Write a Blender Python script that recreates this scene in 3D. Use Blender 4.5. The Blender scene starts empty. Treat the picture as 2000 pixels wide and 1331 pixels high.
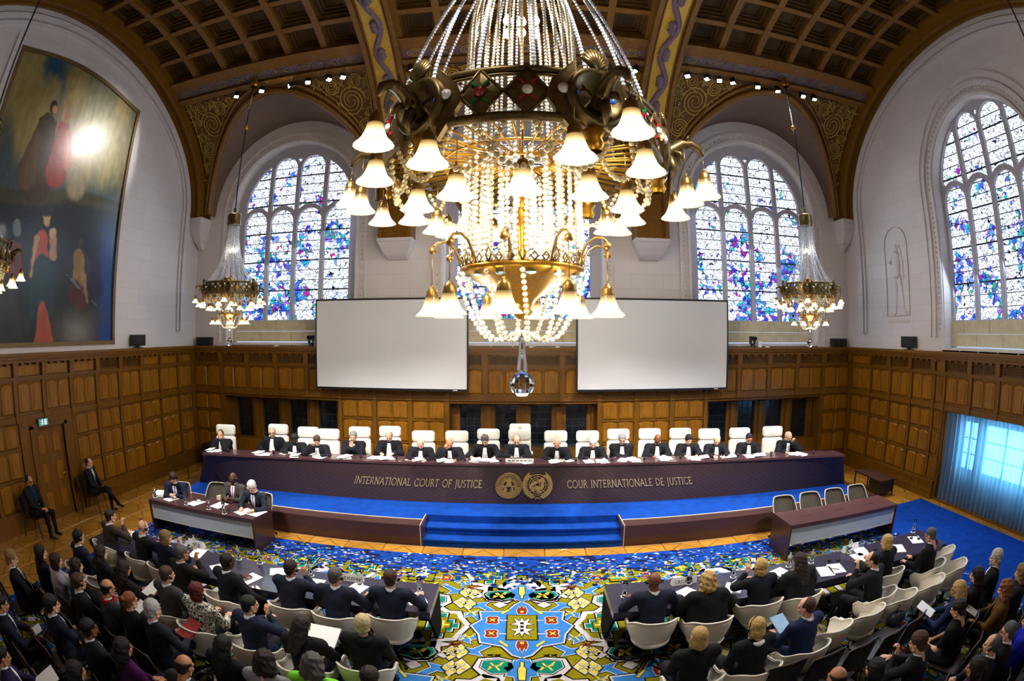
import bpy, math, random
import numpy as np
from mathutils import Vector, Matrix
from mathutils.geometry import tessellate_polygon
random.seed(7); R=random.Random(11)
PI=math.pi; sin,cos,rad=math.sin,math.cos,math.radians
SC=bpy.context.scene; COL=SC.collection
# ---------------------------------------------------------------- camera
CAMZ=4.215; YAW,PITCH,ROLL,FPX=-.0158,.0146,-.002,1001.0
def _m():
    cy,sy=cos(YAW),sin(YAW); A=np.array([[cy,0,-sy],[0,1,0],[sy,0,cy]])
    cp,sp=cos(PITCH),sin(PITCH); B=np.array([[1,0,0],[0,cp,sp],[0,-sp,cp]])
    cr,sr=cos(ROLL),sin(ROLL); C=np.array([[cr,-sr,0],[sr,cr,0],[0,0,1]])
    return C@B@A
CM=_m()
def w3(r): return Vector((r[0],r[2],r[1]))
cam=bpy.data.cameras.new('camera'); camo=bpy.data.objects.new('camera',cam); COL.objects.link(camo)
r_,u_,f_=w3(CM[0]),w3(CM[1]),w3(CM[2])
M=Matrix.Identity(4)
for i in range(3): M[i][0],M[i][1],M[i][2]=r_[i],u_[i],-f_[i]
M.translation=(0,0,CAMZ); camo.matrix_world=M
cam.type='PANO'; cam.sensor_width=36; cam.sensor_fit='HORIZONTAL'; cam.clip_start=.05; cam.clip_end=200
for tgt in (cam,getattr(cam,'cycles',None)):
    if tgt is None: continue
    try:
        tgt.panorama_type='FISHEYE_EQUISOLID'; tgt.fisheye_lens=FPX*36/2000; tgt.fisheye_fov=PI
    except Exception: pass
SC.camera=camo
def at(u,v,z):
    """ray of the photo's pixel (2000x1331) down or up to the height z"""
    a,b=u-1000,665.5-v; r=math.hypot(a,b); t=2*math.asin(r/2/FPX)
    d=CM.T@np.array([sin(t)*a/r,sin(t)*b/r,cos(t)]); s=(z-CAMZ)/d[1]
    return Vector((d[0]*s,d[2]*s,z))
# ---------------------------------------------------------------- world, exposure
w=bpy.data.worlds.new('world'); SC.world=w; w.use_nodes=True
w.node_tree.nodes['Background'].inputs[0].default_value=(.55,.7,1,1)
w.node_tree.nodes['Background'].inputs[1].default_value=1.0
SC.view_settings.view_transform='Standard'; SC.view_settings.look='None'
SC.view_settings.exposure=0.05; SC.view_settings.gamma=1
try:
    SC.cycles.max_bounces=6; SC.cycles.diffuse_bounces=3; SC.cycles.glossy_bounces=3
    SC.cycles.transmission_bounces=5; SC.cycles.transparent_max_bounces=6
    SC.cycles.caustics_reflective=False; SC.cycles.caustics_refractive=False
    SC.cycles.sample_clamp_indirect=4
except Exception: pass
def light(kind,name,loc,energy,color,target=None,size=.1,spot=60,blend=.4,parent=None):
    l=bpy.data.lights.new(name,kind); l.energy=energy; l.color=color
    o=bpy.data.objects.new(name,l); COL.objects.link(o); o.location=loc
    if kind=='SPOT': l.spot_size=rad(spot); l.spot_blend=blend; l.shadow_soft_size=size
    elif kind=='POINT': l.shadow_soft_size=size
    elif kind=='AREA': l.shape='RECTANGLE'; l.size,l.size_y=size
    if target is not None: o.rotation_euler=(Vector(target)-Vector(loc)).to_track_quat('-Z','Y').to_euler()
    o['kind']='helper'
    return o
CX=.1                      # the room's axis
XL,XR,YB=-10.51,10.70,14.0 # left, right, back wall
LA=250; LS=34
# track lights under the frieze: warm-white spots on bench, tables and carpet
TRACK=[-7.85,-7.0,-6.1,-5.55,-4.95,-4.55,-2.7,2.9,4.3,4.85,5.2,5.6,6.35,7.0,7.85,8.25]
TRT=[(-6.5,9.6,1.2),(-4.4,8,.8),(-10.4,8.5,8.9),(-3.6,6,.8),(-2,9.5,1),(-.6,6.5,0),(0,10.5,1.0),(.4,10.5,1.0),(1,7,0),(2,9.6,1),(3,6,.7),(4.4,10,1),(5.5,7,.8),(6.6,10,1.2),(7.2,5.2,.8),(8.2,10,1)]
# window daylight
def daylight(loc,target,sx,sz,e,c=(.62,.78,1)):
    light('AREA','window_daylight',loc,e,c,target,(sx,sz))
# ---------------------------------------------------------------- materials
MATS={}
def _new(n):
    m=bpy.data.materials.new(n); m.use_nodes=True; nt=m.node_tree
    return m,nt,nt.nodes['Principled BSDF']
def mix(nt,fac,a,b):
    n=nt.nodes.new('ShaderNodeMix'); n.data_type='RGBA'
    for s,v in ((0,fac),(6,a),(7,b)):
        if hasattr(v,'is_linked') or hasattr(v,'links'): nt.links.new(v,n.inputs[s])
        elif s==0: n.inputs[0].default_value=v
        else: n.inputs[s].default_value=(*v[:3],1)
    return n.outputs[2]
def s2l(c): 
    if isinstance(c,str): c=[int(c[i:i+2],16)/255 for i in (0,2,4)]
    return tuple(x/12.92 if x<=.04045 else ((x+.055)/1.055)**2.4 for x in c)
def coord(nt,scale=(1,1,1),kind='Object',rot=(0,0,0)):
    if kind=='Position':
        g=nt.nodes.new('ShaderNodeNewGeometry'); src=g.outputs['Position']
    else:
        t=nt.nodes.new('ShaderNodeTexCoord'); src=t.outputs[kind]
    m=nt.nodes.new('ShaderNodeMapping'); m.inputs['Scale'].default_value=scale; m.inputs['Rotation'].default_value=rot
    nt.links.new(src,m.inputs[0]); return m.outputs[0]
def noise(nt,vec,scale,detail=3,rough=.55,dist=0):
    n=nt.nodes.new('ShaderNodeTexNoise'); n.inputs['Scale'].default_value=scale; n.inputs['Detail'].default_value=detail
    n.inputs['Roughness'].default_value=rough; n.inputs['Distortion'].default_value=dist
    if vec is not None: nt.links.new(vec,n.inputs['Vector'])
    return n
def ramp(nt,fac,stops):
    r=nt.nodes.new('ShaderNodeValToRGB'); e=r.color_ramp.elements
    while len(e)<len(stops): e.new(.5)
    for k,(p,c) in zip(e,stops): k.position=p; k.color=(*c[:3],1)
    nt.links.new(fac,r.inputs[0]); return r.outputs[0]
def bump(nt,h,b,strength=.3,dist=.01):
    n=nt.nodes.new('ShaderNodeBump'); n.inputs['Strength'].default_value=strength; n.inputs['Distance'].default_value=dist
    nt.links.new(h,n.inputs['Height']); nt.links.new(n.outputs[0],b.inputs['Normal'])
def plain(name,c,rough=.6,metal=0,var=.12,scale=6,spec=.5,bmp=0,**kw):
    """one colour with a soft mottled variation"""
    if name in MATS: return MATS[name]
    m,nt,b=_new(name); c=s2l(c)
    n=noise(nt,coord(nt,kind='Position'),scale,3)
    lo=tuple(x*(1-var) for x in c); hi=tuple(min(1,x*(1+var)) for x in c)
    nt.links.new(ramp(nt,n.outputs[0],((.3,lo),(.7,hi))),b.inputs['Base Color'])
    b.inputs['Roughness'].default_value=rough; b.inputs['Metallic'].default_value=metal
    b.inputs['Specular IOR Level'].default_value=spec
    for k,v in kw.items(): b.inputs[k.replace('_',' ')].default_value=v
    if bmp: bump(nt,n.outputs[0],b,bmp)
    MATS[name]=m; return m
def wood(name,dark,lightc,scale=(1,1,1),rough=.45,grain=14,coat=0,spec=.35):
    if name in MATS: return MATS[name]
    m,nt,b=_new(name); v=coord(nt,scale,'Position')
    n=noise(nt,v,grain,5,.6,.6); n2=noise(nt,coord(nt,kind='Position'),1.1,2)
    c1=ramp(nt,n.outputs[0],((.3,s2l(dark)),(.7,s2l(lightc))))
    nt.links.new(mix(nt,n2.outputs[0],c1,tuple(x*.62 for x in s2l(lightc))),b.inputs['Base Color'])
    b.inputs['Roughness'].default_value=rough; b.inputs['Coat Weight'].default_value=coat; b.inputs['Specular IOR Level'].default_value=spec
    bump(nt,n.outputs[0],b,.12,.004)
    MATS[name]=m; return m
def emit(name,c,s,c2=None):
    if name in MATS: return MATS[name]
    m,nt,b=_new(name); nt.nodes.remove(b); e=nt.nodes.new('ShaderNodeEmission')
    e.inputs[0].default_value=(*c,1); e.inputs[1].default_value=s
    nt.links.new(e.outputs[0],nt.nodes['Material Output'].inputs[0]); MATS[name]=m; return m
# ---------------------------------------------------------------- mesh helper
class MB:
    def __init__(s): s.v=[];s.f=[];s.m=[];s.sm=[]
    def add(s,vs,fs,mi=0,sm=False):
        o=len(s.v); s.v+= [tuple(p) for p in vs]; s.f+=[tuple(i+o for i in f) for f in fs]; s.m+=[mi]*len(fs); s.sm+=[sm]*len(fs); return s
    def box(s,x0,y0,z0,x1,y1,z1,mi=0,T=None):
        v=[(x,y,z) for x in (x0,x1) for y in (y0,y1) for z in (z0,z1)]
        if T: v=[T@Vector(p) for p in v]
        return s.add(v,[(0,1,3,2),(4,6,7,5),(0,4,5,1),(2,3,7,6),(0,2,6,4),(1,5,7,3)],mi)
    def tube(s,pts,r,n=6,mi=0,cap=True,sm=True):
        pts=[Vector(p) for p in pts]; k=len(pts); rs=r if isinstance(r,(list,tuple)) else [r]*k
        vs=[];fs=[]; up=None
        for i,p in enumerate(pts):
            t=(pts[min(i+1,k-1)]-pts[max(i-1,0)])
            t=t.normalized() if t.length>1e-9 else Vector((0,0,1))
            if up is None: up=Vector((0,0,1)) if abs(t.z)<.9 else Vector((1,0,0))
            a=t.cross(up); a=a.normalized() if a.length>1e-6 else t.orthogonal().normalized(); b=a.cross(t); up=b
            for j in range(n):
                q=2*PI*j/n; vs.append(p+(a*cos(q)+b*sin(q))*rs[i])
        for i in range(k-1):
            for j in range(n): fs.append((i*n+j,i*n+(j+1)%n,(i+1)*n+(j+1)%n,(i+1)*n+j))
        if cap: fs+= [tuple(range(n))[::-1],tuple((k-1)*n+j for j in range(n))]
        return s.add(vs,fs,mi,sm)
    def lathe(s,prof,n=16,mi=0,c=(0,0,0),T=None,sm=True,a0=0,a1=2*PI):
        full=abs(a1-a0-2*PI)<1e-6; m=n if full else n+1; vs=[];fs=[]
        for r,z in prof:
            for j in range(m):
                q=a0+(a1-a0)*j/n; p=Vector((c[0]+r*cos(q),c[1]+r*sin(q),c[2]+z)); vs.append(T@p if T else p)
        for i in range(len(prof)-1):
            for j in range(n):
                j2=(j+1)%m; fs.append((i*m+j,i*m+j2,(i+1)*m+j2,(i+1)*m+j))
        return s.add(vs,fs,mi,sm)
    def grid(s,fn,nu,nv,mi=0,sm=True,flip=False):
        vs=[fn(i/nu,j/nv) for i in range(nu+1) for j in range(nv+1)]
        fs=[(i*(nv+1)+j,(i+1)*(nv+1)+j,(i+1)*(nv+1)+j+1,i*(nv+1)+j+1) for i in range(nu) for j in range(nv)]
        if flip: fs=[f[::-1] for f in fs]
        return s.add(vs,fs,mi,sm)
    def prism(s,loop,holes,fr,d0,d1,mi=0):
        """loop/holes 2D (s,z); fr(s,z,d)->world; solid between depths d0 and d1"""
        loops=[loop]+list(holes); flat=[p for l in loops for p in l]
        tri=tessellate_polygon([[Vector((p[0],p[1],0)) for p in l] for l in loops])
        n=len(flat); vs=[fr(p[0],p[1],d0) for p in flat]+[fr(p[0],p[1],d1) for p in flat]
        fs=[tuple(t) for t in tri]+[tuple(i+n for i in t[::-1]) for t in tri]; o=0
        for l in loops:
            k=len(l); fs+=[(o+i,o+(i+1)%k,n+o+(i+1)%k,n+o+i) for i in range(k)]; o+=k
        return s.add(vs,fs,mi)
    def sphere(s,c,r,n=8,m=6,mi=0,sc=(1,1,1)):
        return s.lathe([(r*sin(PI*i/m)*1.0,-r*cos(PI*i/m)*sc[2]) for i in range(m+1)],n,mi,c)
    def mesh(s,name,mats):
        me=bpy.data.meshes.new(name); me.from_pydata(s.v,[],s.f)
        if not isinstance(mats,(list,tuple)): mats=[mats]
        for x in mats: me.materials.append(x)
        me.polygons.foreach_set('material_index',s.m); me.polygons.foreach_set('use_smooth',s.sm)
        me.update(); return me
    def build(s,name,mats,parent=None,**kw): return obj(name,s.mesh(name,mats),parent,**kw)
def obj(name,me,parent=None,loc=None,rz=None,**kw):
    o=bpy.data.objects.new(name,me); COL.objects.link(o)
    if parent: o.parent=parent
    if loc is not None: o.location=loc
    if rz is not None: o.rotation_euler=(0,0,rz)
    for k,v in kw.items(): o[k]=v
    return o
def thing(name,label,cat,loc=(0,0,0),rz=0,group=None):
    o=bpy.data.objects.new(name,None); COL.objects.link(o); o.location=loc; o.rotation_euler=(0,0,rz)
    o['label']=label; o['category']=cat
    if group: o['group']=group
    return o
def tag(o,label,cat,group=None):
    o['label']=label; o['category']=cat
    if group: o['group']=group
    return o
def struct(name,mb,mats,parent=None):
    o=mb.build(name,mats,parent)
    if not parent: o['kind']='structure'
    return o
def copy_tree(o,parent=None):
    c=o.copy(); COL.objects.link(c)
    if parent: c.parent=parent
    for ch in list(o.children): copy_tree(ch,c)
    return c
def RZ(a): return Matrix.Rotation(a,4,'Z')
def TR(x,y=0,z=0): return Matrix.Translation((x,y,z))
def bevbox(w,d,h,bv,mi=0):
    """box w*d*h centred in x,y, from z=0, chamfered at its front face (towards -Y)"""
    m=MB(); x,z=w/2,h
    v=[(-x,0,0),(x,0,0),(x,0,z),(-x,0,z),(-x+bv,-d,bv),(x-bv,-d,bv),(x-bv,-d,z-bv),(-x+bv,-d,z-bv)]
    m.add(v,[(3,2,1,0),(4,5,6,7),(0,1,5,4),(1,2,6,5),(2,3,7,6),(3,0,4,7)],mi); return m
SPOT_W=900; NEAR_W=3800
daylight((-6.93,14.2,7.0),(-4,6,1),3.6,4.5,170); daylight((7.13,14.2,7.0),(4,6,1),3.6,4.5,170); daylight((.1,14.2,7.0),(0,6,1),3.4,4.5,170)
daylight((10.55,7.3,7.0),(0,6,2),3.6,4.5,300)

# the matching track over the gallery side, behind and above the camera, aimed at bench and tables
for x,tx,ty,tz,k in ((-7.5,-6.6,10.6,1.3,1),(-6.2,-4.8,11.2,1.4,1),(-4.6,-3.2,11.4,1.4,1),(-2.8,-1.6,11.6,1.4,1),(-.9,.0,11.6,1.4,1),(.9,.9,11.6,1.3,1),(2.8,1.9,11.6,1.4,1),(4.6,3.4,11.4,1.4,1),(6.2,5.0,11.2,1.4,1),(7.5,6.8,10.6,1.3,1),(-6.8,-6.2,8.2,.8,.6),(6.8,6.2,8.0,.8,.6),(-5,-2.6,6.0,.9,.35),(5,3,6.0,.9,.35)):
    light('SPOT','spotlight_beam',(x,3.4,10.9),NEAR_W*k,(1,.95,.9),(tx,ty,tz),.08,30,.7)
light('POINT','chandelier_glow',(.03,7.4,9.3),LA*1.2,(1,.9,.74),None,.25)
for k in range(6):
    q=PI/6+k*PI/3; light('POINT','chandelier_glow',(.03+1.62*cos(q),7.4+1.62*sin(q),5.72),LA*.42,(1,.88,.7),None,.12)
light('POINT','chandelier_glow',(.03,7.4,5.75),LA*.45,(1,.88,.7),None,.2)
for k in range(4):
    q=PI/4+k*PI/2; light('POINT','chandelier_glow',(.03+1.15*cos(q),7.4+1.15*sin(q),4.38),LA*.35,(1,.88,.7),None,.12)
for x,y in ((-7.16,11.07),(7.16,11.07),(-7.16,3.5),(7.16,3.5)):
    light('POINT','chandelier_glow',(x,y-.0,6.3),LS*.3,(1,.88,.7),None,.06); light('POINT','chandelier_glow',(x,y,4.3),LS,(1,.88,.7),None,.15)
# ================================================================ the shell
OAK=wood('oak_panel','5a3603','a56d08',(1,1,.12),.42,18,.15)
OAKD=wood('oak_frame','482b04','85560a',(1,1,.15),.42,20,.1)
OAKC=wood('oak_ceiling','583808','8c5e12',(1,1,1),.4,12,.15)
OAKX=wood('oak_coffer','38240a','5c3f10',(1,1,1),.5,10)
def _ashlar():
    m,nt,b=_new('pale_stone'); g=nt.nodes.new('ShaderNodeNewGeometry'); sx=nt.nodes.new('ShaderNodeSeparateXYZ'); nt.links.new(g.outputs['Position'],sx.inputs[0])
    ad=nt.nodes.new('ShaderNodeMath'); ad.operation='ADD'; nt.links.new(sx.outputs[0],ad.inputs[0]); nt.links.new(sx.outputs[1],ad.inputs[1])
    cb=nt.nodes.new('ShaderNodeCombineXYZ'); nt.links.new(ad.outputs[0],cb.inputs[0]); nt.links.new(sx.outputs[2],cb.inputs[1])
    bt=nt.nodes.new('ShaderNodeTexBrick'); nt.links.new(cb.outputs[0],bt.inputs['Vector']); bt.inputs['Scale'].default_value=1; bt.inputs['Brick Width'].default_value=.95; bt.inputs['Row Height'].default_value=.42; bt.inputs['Mortar Size'].default_value=.006; bt.inputs['Mortar Smooth'].default_value=.3
    c=s2l('d2cac8'); bt.inputs['Color1'].default_value=(*c,1); bt.inputs['Color2'].default_value=(*[x*.94 for x in c],1); bt.inputs['Mortar'].default_value=(*[x*.8 for x in c],1)
    nt.links.new(bt.outputs['Color'],b.inputs['Base Color']); b.inputs['Roughness'].default_value=.85; n=noise(nt,coord(nt,kind='Position'),14,4); bump(nt,n.outputs[0],b,.12,.01); MATS['pale_stone']=m; return m
STONE=_ashlar()
STONE2=plain('sill_stone','bdb092',.85,var=.12,scale=4,bmp=.1)
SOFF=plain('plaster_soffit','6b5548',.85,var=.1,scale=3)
GOLD=plain('gilding','c79a2c',.38,.75,var=.15,scale=20)
GOLDF=plain('gold_paint','caa236',.5,.3,var=.12,scale=20)
MAUVE=plain('mauve_paint','6a5560',.6,var=.12,scale=10)
BLACK=plain('black_plastic','0c0c10',.4,var=.1)
GRILLE=plain('dark_grille','1b1712',.6,var=.2)
# ---- floor: parquet squares laid on a sub-floor
PARQ=wood('parquet_a','9a6318','d29a3c',(.25,3,1),.3,14,.3)
PARQ2=wood('parquet_b','8e5a14','c48c34',(3,.25,1),.3,14,.3)
struct('floor',MB().box(-11.2,-2,-.2,12,14.6,-.012),OAKD)
FL=bpy.data.objects['floor']
pm=[]
for mt in (PARQ,PARQ2):
    m=MB(); h=.39
    m.add([(-h,-h,-.012),(h,-h,-.012),(h,h,-.012),(-h,h,-.012),(-h+.012,-h+.012,0),(h-.012,-h+.012,0),(h-.012,h-.012,0),(-h+.012,h-.012,0)],
      [(4,5,6,7),(0,1,5,4),(1,2,6,5),(2,3,7,6),(3,0,4,7)])
    m.add([(0,-h+.03,.0005),(.02,-h+.03,.0005),(h-.03,0,.0005),(0,h-.03,.0005),(-h+.03,0,.0005),(-.001,-h+.03,.0005),(-.001,-h+.06,.0005),(-h+.06,0,.0005),(0,h-.06,.0005),(h-.06,0,.0005),(.0,-h+.06,.0005)],
      [(0,1,2,9,10),(2,3,8,9),(3,4,7,8),(4,5,6,7)],1)
    pm.append(m.mesh('parquet_tile',[mt,OAKD]))
k=0
for i in range(-14,15):
    for j in range(0,18):
        x,y=CX+i*.8*.9889,.2+j*.79
        vis=(x<-6.6 and y>2) or (y>8.6 and abs(x)<11 and y<10) or (x>7.8 and y>8.4) or (x>10 and y>4)
        if not vis: continue
        obj('parquet_tile',pm[(i+j)%2],FL,(x,y,0)); k+=1
# ---- walls
def fb(s,z,d): return (s,YB+d,z)
def fl(s,z,d): return (XL-d,s,z)
def frr(s,z,d): return (XR+d,s,z)
def arcpts(c,z,r,n=24,a0=0,a1=PI): return [(c+r*cos(a0+(a1-a0)*i/n),z+r*sin(a0+(a1-a0)*i/n)) for i in range(n+1)]
def archloop(c,z0,zc,r,n=28): return [(c-r,z0),(c+r,z0)]+arcpts(c,zc,r,n)
WZ=8.0; WIN=[-6.93,.1,7.13]
m=MB(); m.prism([(XL-.6,3.6),(XR+.6,3.6),(XR+.6,12.8),(XL-.6,12.8)],[archloop(c,3.93,WZ,2.2)[::-1] for c in WIN],fb,0,.6)
WB=struct('wall_back',m,STONE)
m=MB()
RWC,RWZ=7.32,7.95
m.prism([(-2,3.6),(14.6,3.6),(14.6,12.8),(-2,12.8)],[archloop(RWC,3.93,RWZ,1.97)[::-1]],frr,0,.6)
WR=struct('wall_right',m,STONE)
m=MB(); m.box(XL-.6,-2,3.6,XL,14.6,12.8); WL=struct('wall_left',m,STONE)
struct('wall_rear',MB().box(-11.2,-2.3,-.2,11.4,-2,12.9),STONE)
# lower walls behind the oak panelling
m=MB(); m.box(XL-.6,14.45,0,XR+.6,14.75,3.8); struct('wall_back_lower',m,OAKD)
m=MB(); m.box(XL-.6,-2,0,XL-.02,14.6,3.7); struct('wall_left_lower',m,OAKD)
m=MB(); m.box(XR+.02,9.15,0,XR+.6,14.6,3.7).box(XR+.02,-2,2.36,XR+.6,9.15,3.7).box(XR+.02,-2,0,XR+.6,3.0,2.4).box(XR+.02,3.0,0,XR+.6,9.15,.06); struct('wall_right_lower',m,OAKD)
# ---- stone mouldings round the windows
def archband(mb,fr,c,zc,r0,r1,d0,d1,zb,n=40,mi=0):
    """a raised band between radii r0<r1 round an arch, from depth d0 (wall) to d1 (its face)"""
    lo=[(c-r0,zb)]+arcpts(c,zc,r0,n,PI,0)+[(c+r0,zb)]; hi=[(c-r1,zb)]+arcpts(c,zc,r1,n,PI,0)+[(c+r1,zb)]
    vs=[];
    for (a,b),(e,f) in zip(lo,hi): vs+= [fr(a,b,d0),fr(a,b,d1),fr(e,f,d1),fr(e,f,d0)]
    fs=[]
    for i in range(len(lo)-1):
        for j in range(3): fs.append((i*4+j,i*4+j+1,i*4+5+j,i*4+4+j))
    mb.add(vs,fs,mi)
for c in WIN:
    m=MB(); archband(m,fb,c,WZ,2.22,2.3,0,-.05,3.95); archband(m,fb,c,WZ,2.5,2.56,0,-.04,3.95); struct('arch_moulding',m,STONE,WB)
    m=MB()
    for i in range(46): q=PI*(i+.5)/46; m.sphere((c+2.4*cos(q),YB-.005,WZ+2.4*sin(q)),.035,6,4)
    for i in range(28):
        for s in (-1,1): m.sphere((c+s*2.4,YB-.005,4.4+i*.13),.035,6,4)
    m.build('bead_moulding',STONE,WB,kind='stuff')
m=MB(); archband(m,frr,RWC,RWZ,2.0,2.07,0,-.06,4.2); archband(m,frr,RWC,RWZ,2.28,2.36,0,-.07,4.2); archband(m,frr,RWC,RWZ,2.5,2.6,0,-.04,4.2); struct('arch_moulding',m,STONE,WR)
m=MB()
for i in range(46): q=PI*(i+.5)/46; m.sphere((XR-.01,RWC+2.17*cos(q),RWZ+2.17*sin(q)),.035,6,4)
for i in range(26):
    for s in (-1,1): m.sphere((XR-.01,RWC+s*2.17,4.4+i*.13),.035,6,4)
m.build('bead_moulding',STONE,WR,kind='stuff')
VY,VZ,VA,VB=7.4,7.95,6.2,4.1
def vp(deg,off=0): q=rad(deg); return (VY+(VA+off)*cos(q),VZ+(VB+off)*sin(q))
def ellband(mb,fr,off0,off1,d0,d1,zb,n=56,mi=0):
    lo=[(VY+VA+off0,zb)]+[vp(180*i/n,off0) for i in range(n+1)]+[(VY-VA-off0,zb)]
    hi=[(VY+VA+off1,zb)]+[vp(180*i/n,off1) for i in range(n+1)]+[(VY-VA-off1,zb)]
    vs=[]
    for (a,b),(e,f) in zip(lo,hi): vs+=[fr(a,b,d0),fr(a,b,d1),fr(e,f,d1),fr(e,f,d0)]
    fs=[(i*4+j,i*4+j+1,i*4+5+j,i*4+4+j) for i in range(len(lo)-1) for j in range(3)]
    mb.add(vs,fs,mi)
for fr,par in ((fl,WL),(frr,WR)):
    m=MB(); ellband(m,fr,-.72,-.64,0,-.07,4.3); ellband(m,fr,-.6,-.46,0,-.12,4.3); ellband(m,fr,-.4,-.34,0,-.06,4.3)
    struct('lunette_moulding',m,STONE,par)
# ---- windows
def glassmat():
    m,nt,b=_new('stained_glass'); nt.nodes.remove(b)
    p=coord(nt,(1,1,1),'Position')
    n0=noise(nt,p,2.2,2); 
    ad=nt.nodes.new('ShaderNodeVectorMath'); ad.operation='MULTIPLY_ADD'; nt.links.new(n0.outputs['Color'],ad.inputs[0]); ad.inputs[1].default_value=(.35,.35,.35); nt.links.new(p,ad.inputs[2])
    def vor(feat,sc):
        v=nt.nodes.new('ShaderNodeTexVoronoi'); v.feature=feat; v.inputs['Scale'].default_value=sc; nt.links.new(ad.outputs[0],v.inputs['Vector']); return v
    cell=vor('F1',8.5); edge=vor('DISTANCE_TO_EDGE',8.5); fine=vor('DISTANCE_TO_EDGE',19)
    hsv=nt.nodes.new('ShaderNodeSeparateColor'); nt.links.new(cell.outputs['Color'],hsv.inputs[0])
    hue=ramp(nt,hsv.outputs[0],((0,(.02,.04,.45)),(.2,(.05,.12,.7)),(.36,(.02,.5,.5)),(.5,(.1,.02,.5)),(.585,(.45,.02,.2)),(.61,(.1,.05,.5)),(.72,(.02,.35,.12)),(.84,(.12,.35,1)),(1,(.35,.1,.7))))
    big=noise(nt,p,1.5,3,.6)
    sx=nt.nodes.new('ShaderNodeSeparateXYZ'); nt.links.new(coord(nt,(1,1,1),'Position'),sx.inputs[0])
    mr=nt.nodes.new('ShaderNodeMapRange'); nt.links.new(sx.outputs[2],mr.inputs[0]); mr.inputs[1].default_value=4.6; mr.inputs[2].default_value=9.6; mr.inputs[3].default_value=.1; mr.inputs[4].default_value=-.05
    add=nt.nodes.new('ShaderNodeMath'); add.operation='ADD'; nt.links.new(big.outputs[0],add.inputs[0]); nt.links.new(mr.outputs[0],add.inputs[1])
    a2=nt.nodes.new('ShaderNodeMath'); a2.operation='MULTIPLY_ADD'; nt.links.new(hsv.outputs[1],a2.inputs[0]); a2.inputs[1].default_value=.22; nt.links.new(add.outputs[0],a2.inputs[2])
    fac=ramp(nt,a2.outputs[0],((.70,(0,0,0)),(.75,(1,1,1))))
    c=mix(nt,fac,(.86,.92,1),hue)
    wav=noise(nt,p,9,2,.5,1.5); wl=ramp(nt,wav.outputs[0],((.483,(1,1,1)),(.5,(.03,.04,.14)),(.517,(1,1,1))))
    e1=ramp(nt,edge.outputs[0],((.026,(.005,.005,.03)),(.058,(1,1,1)))); e2=ramp(nt,fine.outputs[0],((.01,(.03,.04,.14)),(.034,(1,1,1))))
    def mul(a,b):
        x=nt.nodes.new('ShaderNodeMix'); x.data_type='RGBA'; x.blend_type='MULTIPLY'; x.inputs[0].default_value=1
        nt.links.new(a,x.inputs[6]); nt.links.new(b,x.inputs[7]); return x.outputs[2]
    c=mul(mul(mul(c,e1),e2),wl)
    e=nt.nodes.new('ShaderNodeEmission'); nt.links.new(c,e.inputs[0]); e.inputs[1].default_value=GLASS_E
    nt.links.new(e.outputs[0],nt.nodes['Material Output'].inputs[0]); return m
GLASS_E=1.75
GLASS=glassmat(); BAR=plain('window_iron','20243a',.6)
TRAC=plain('tracery_stone','a9a6ae',.8,var=.05)
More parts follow.
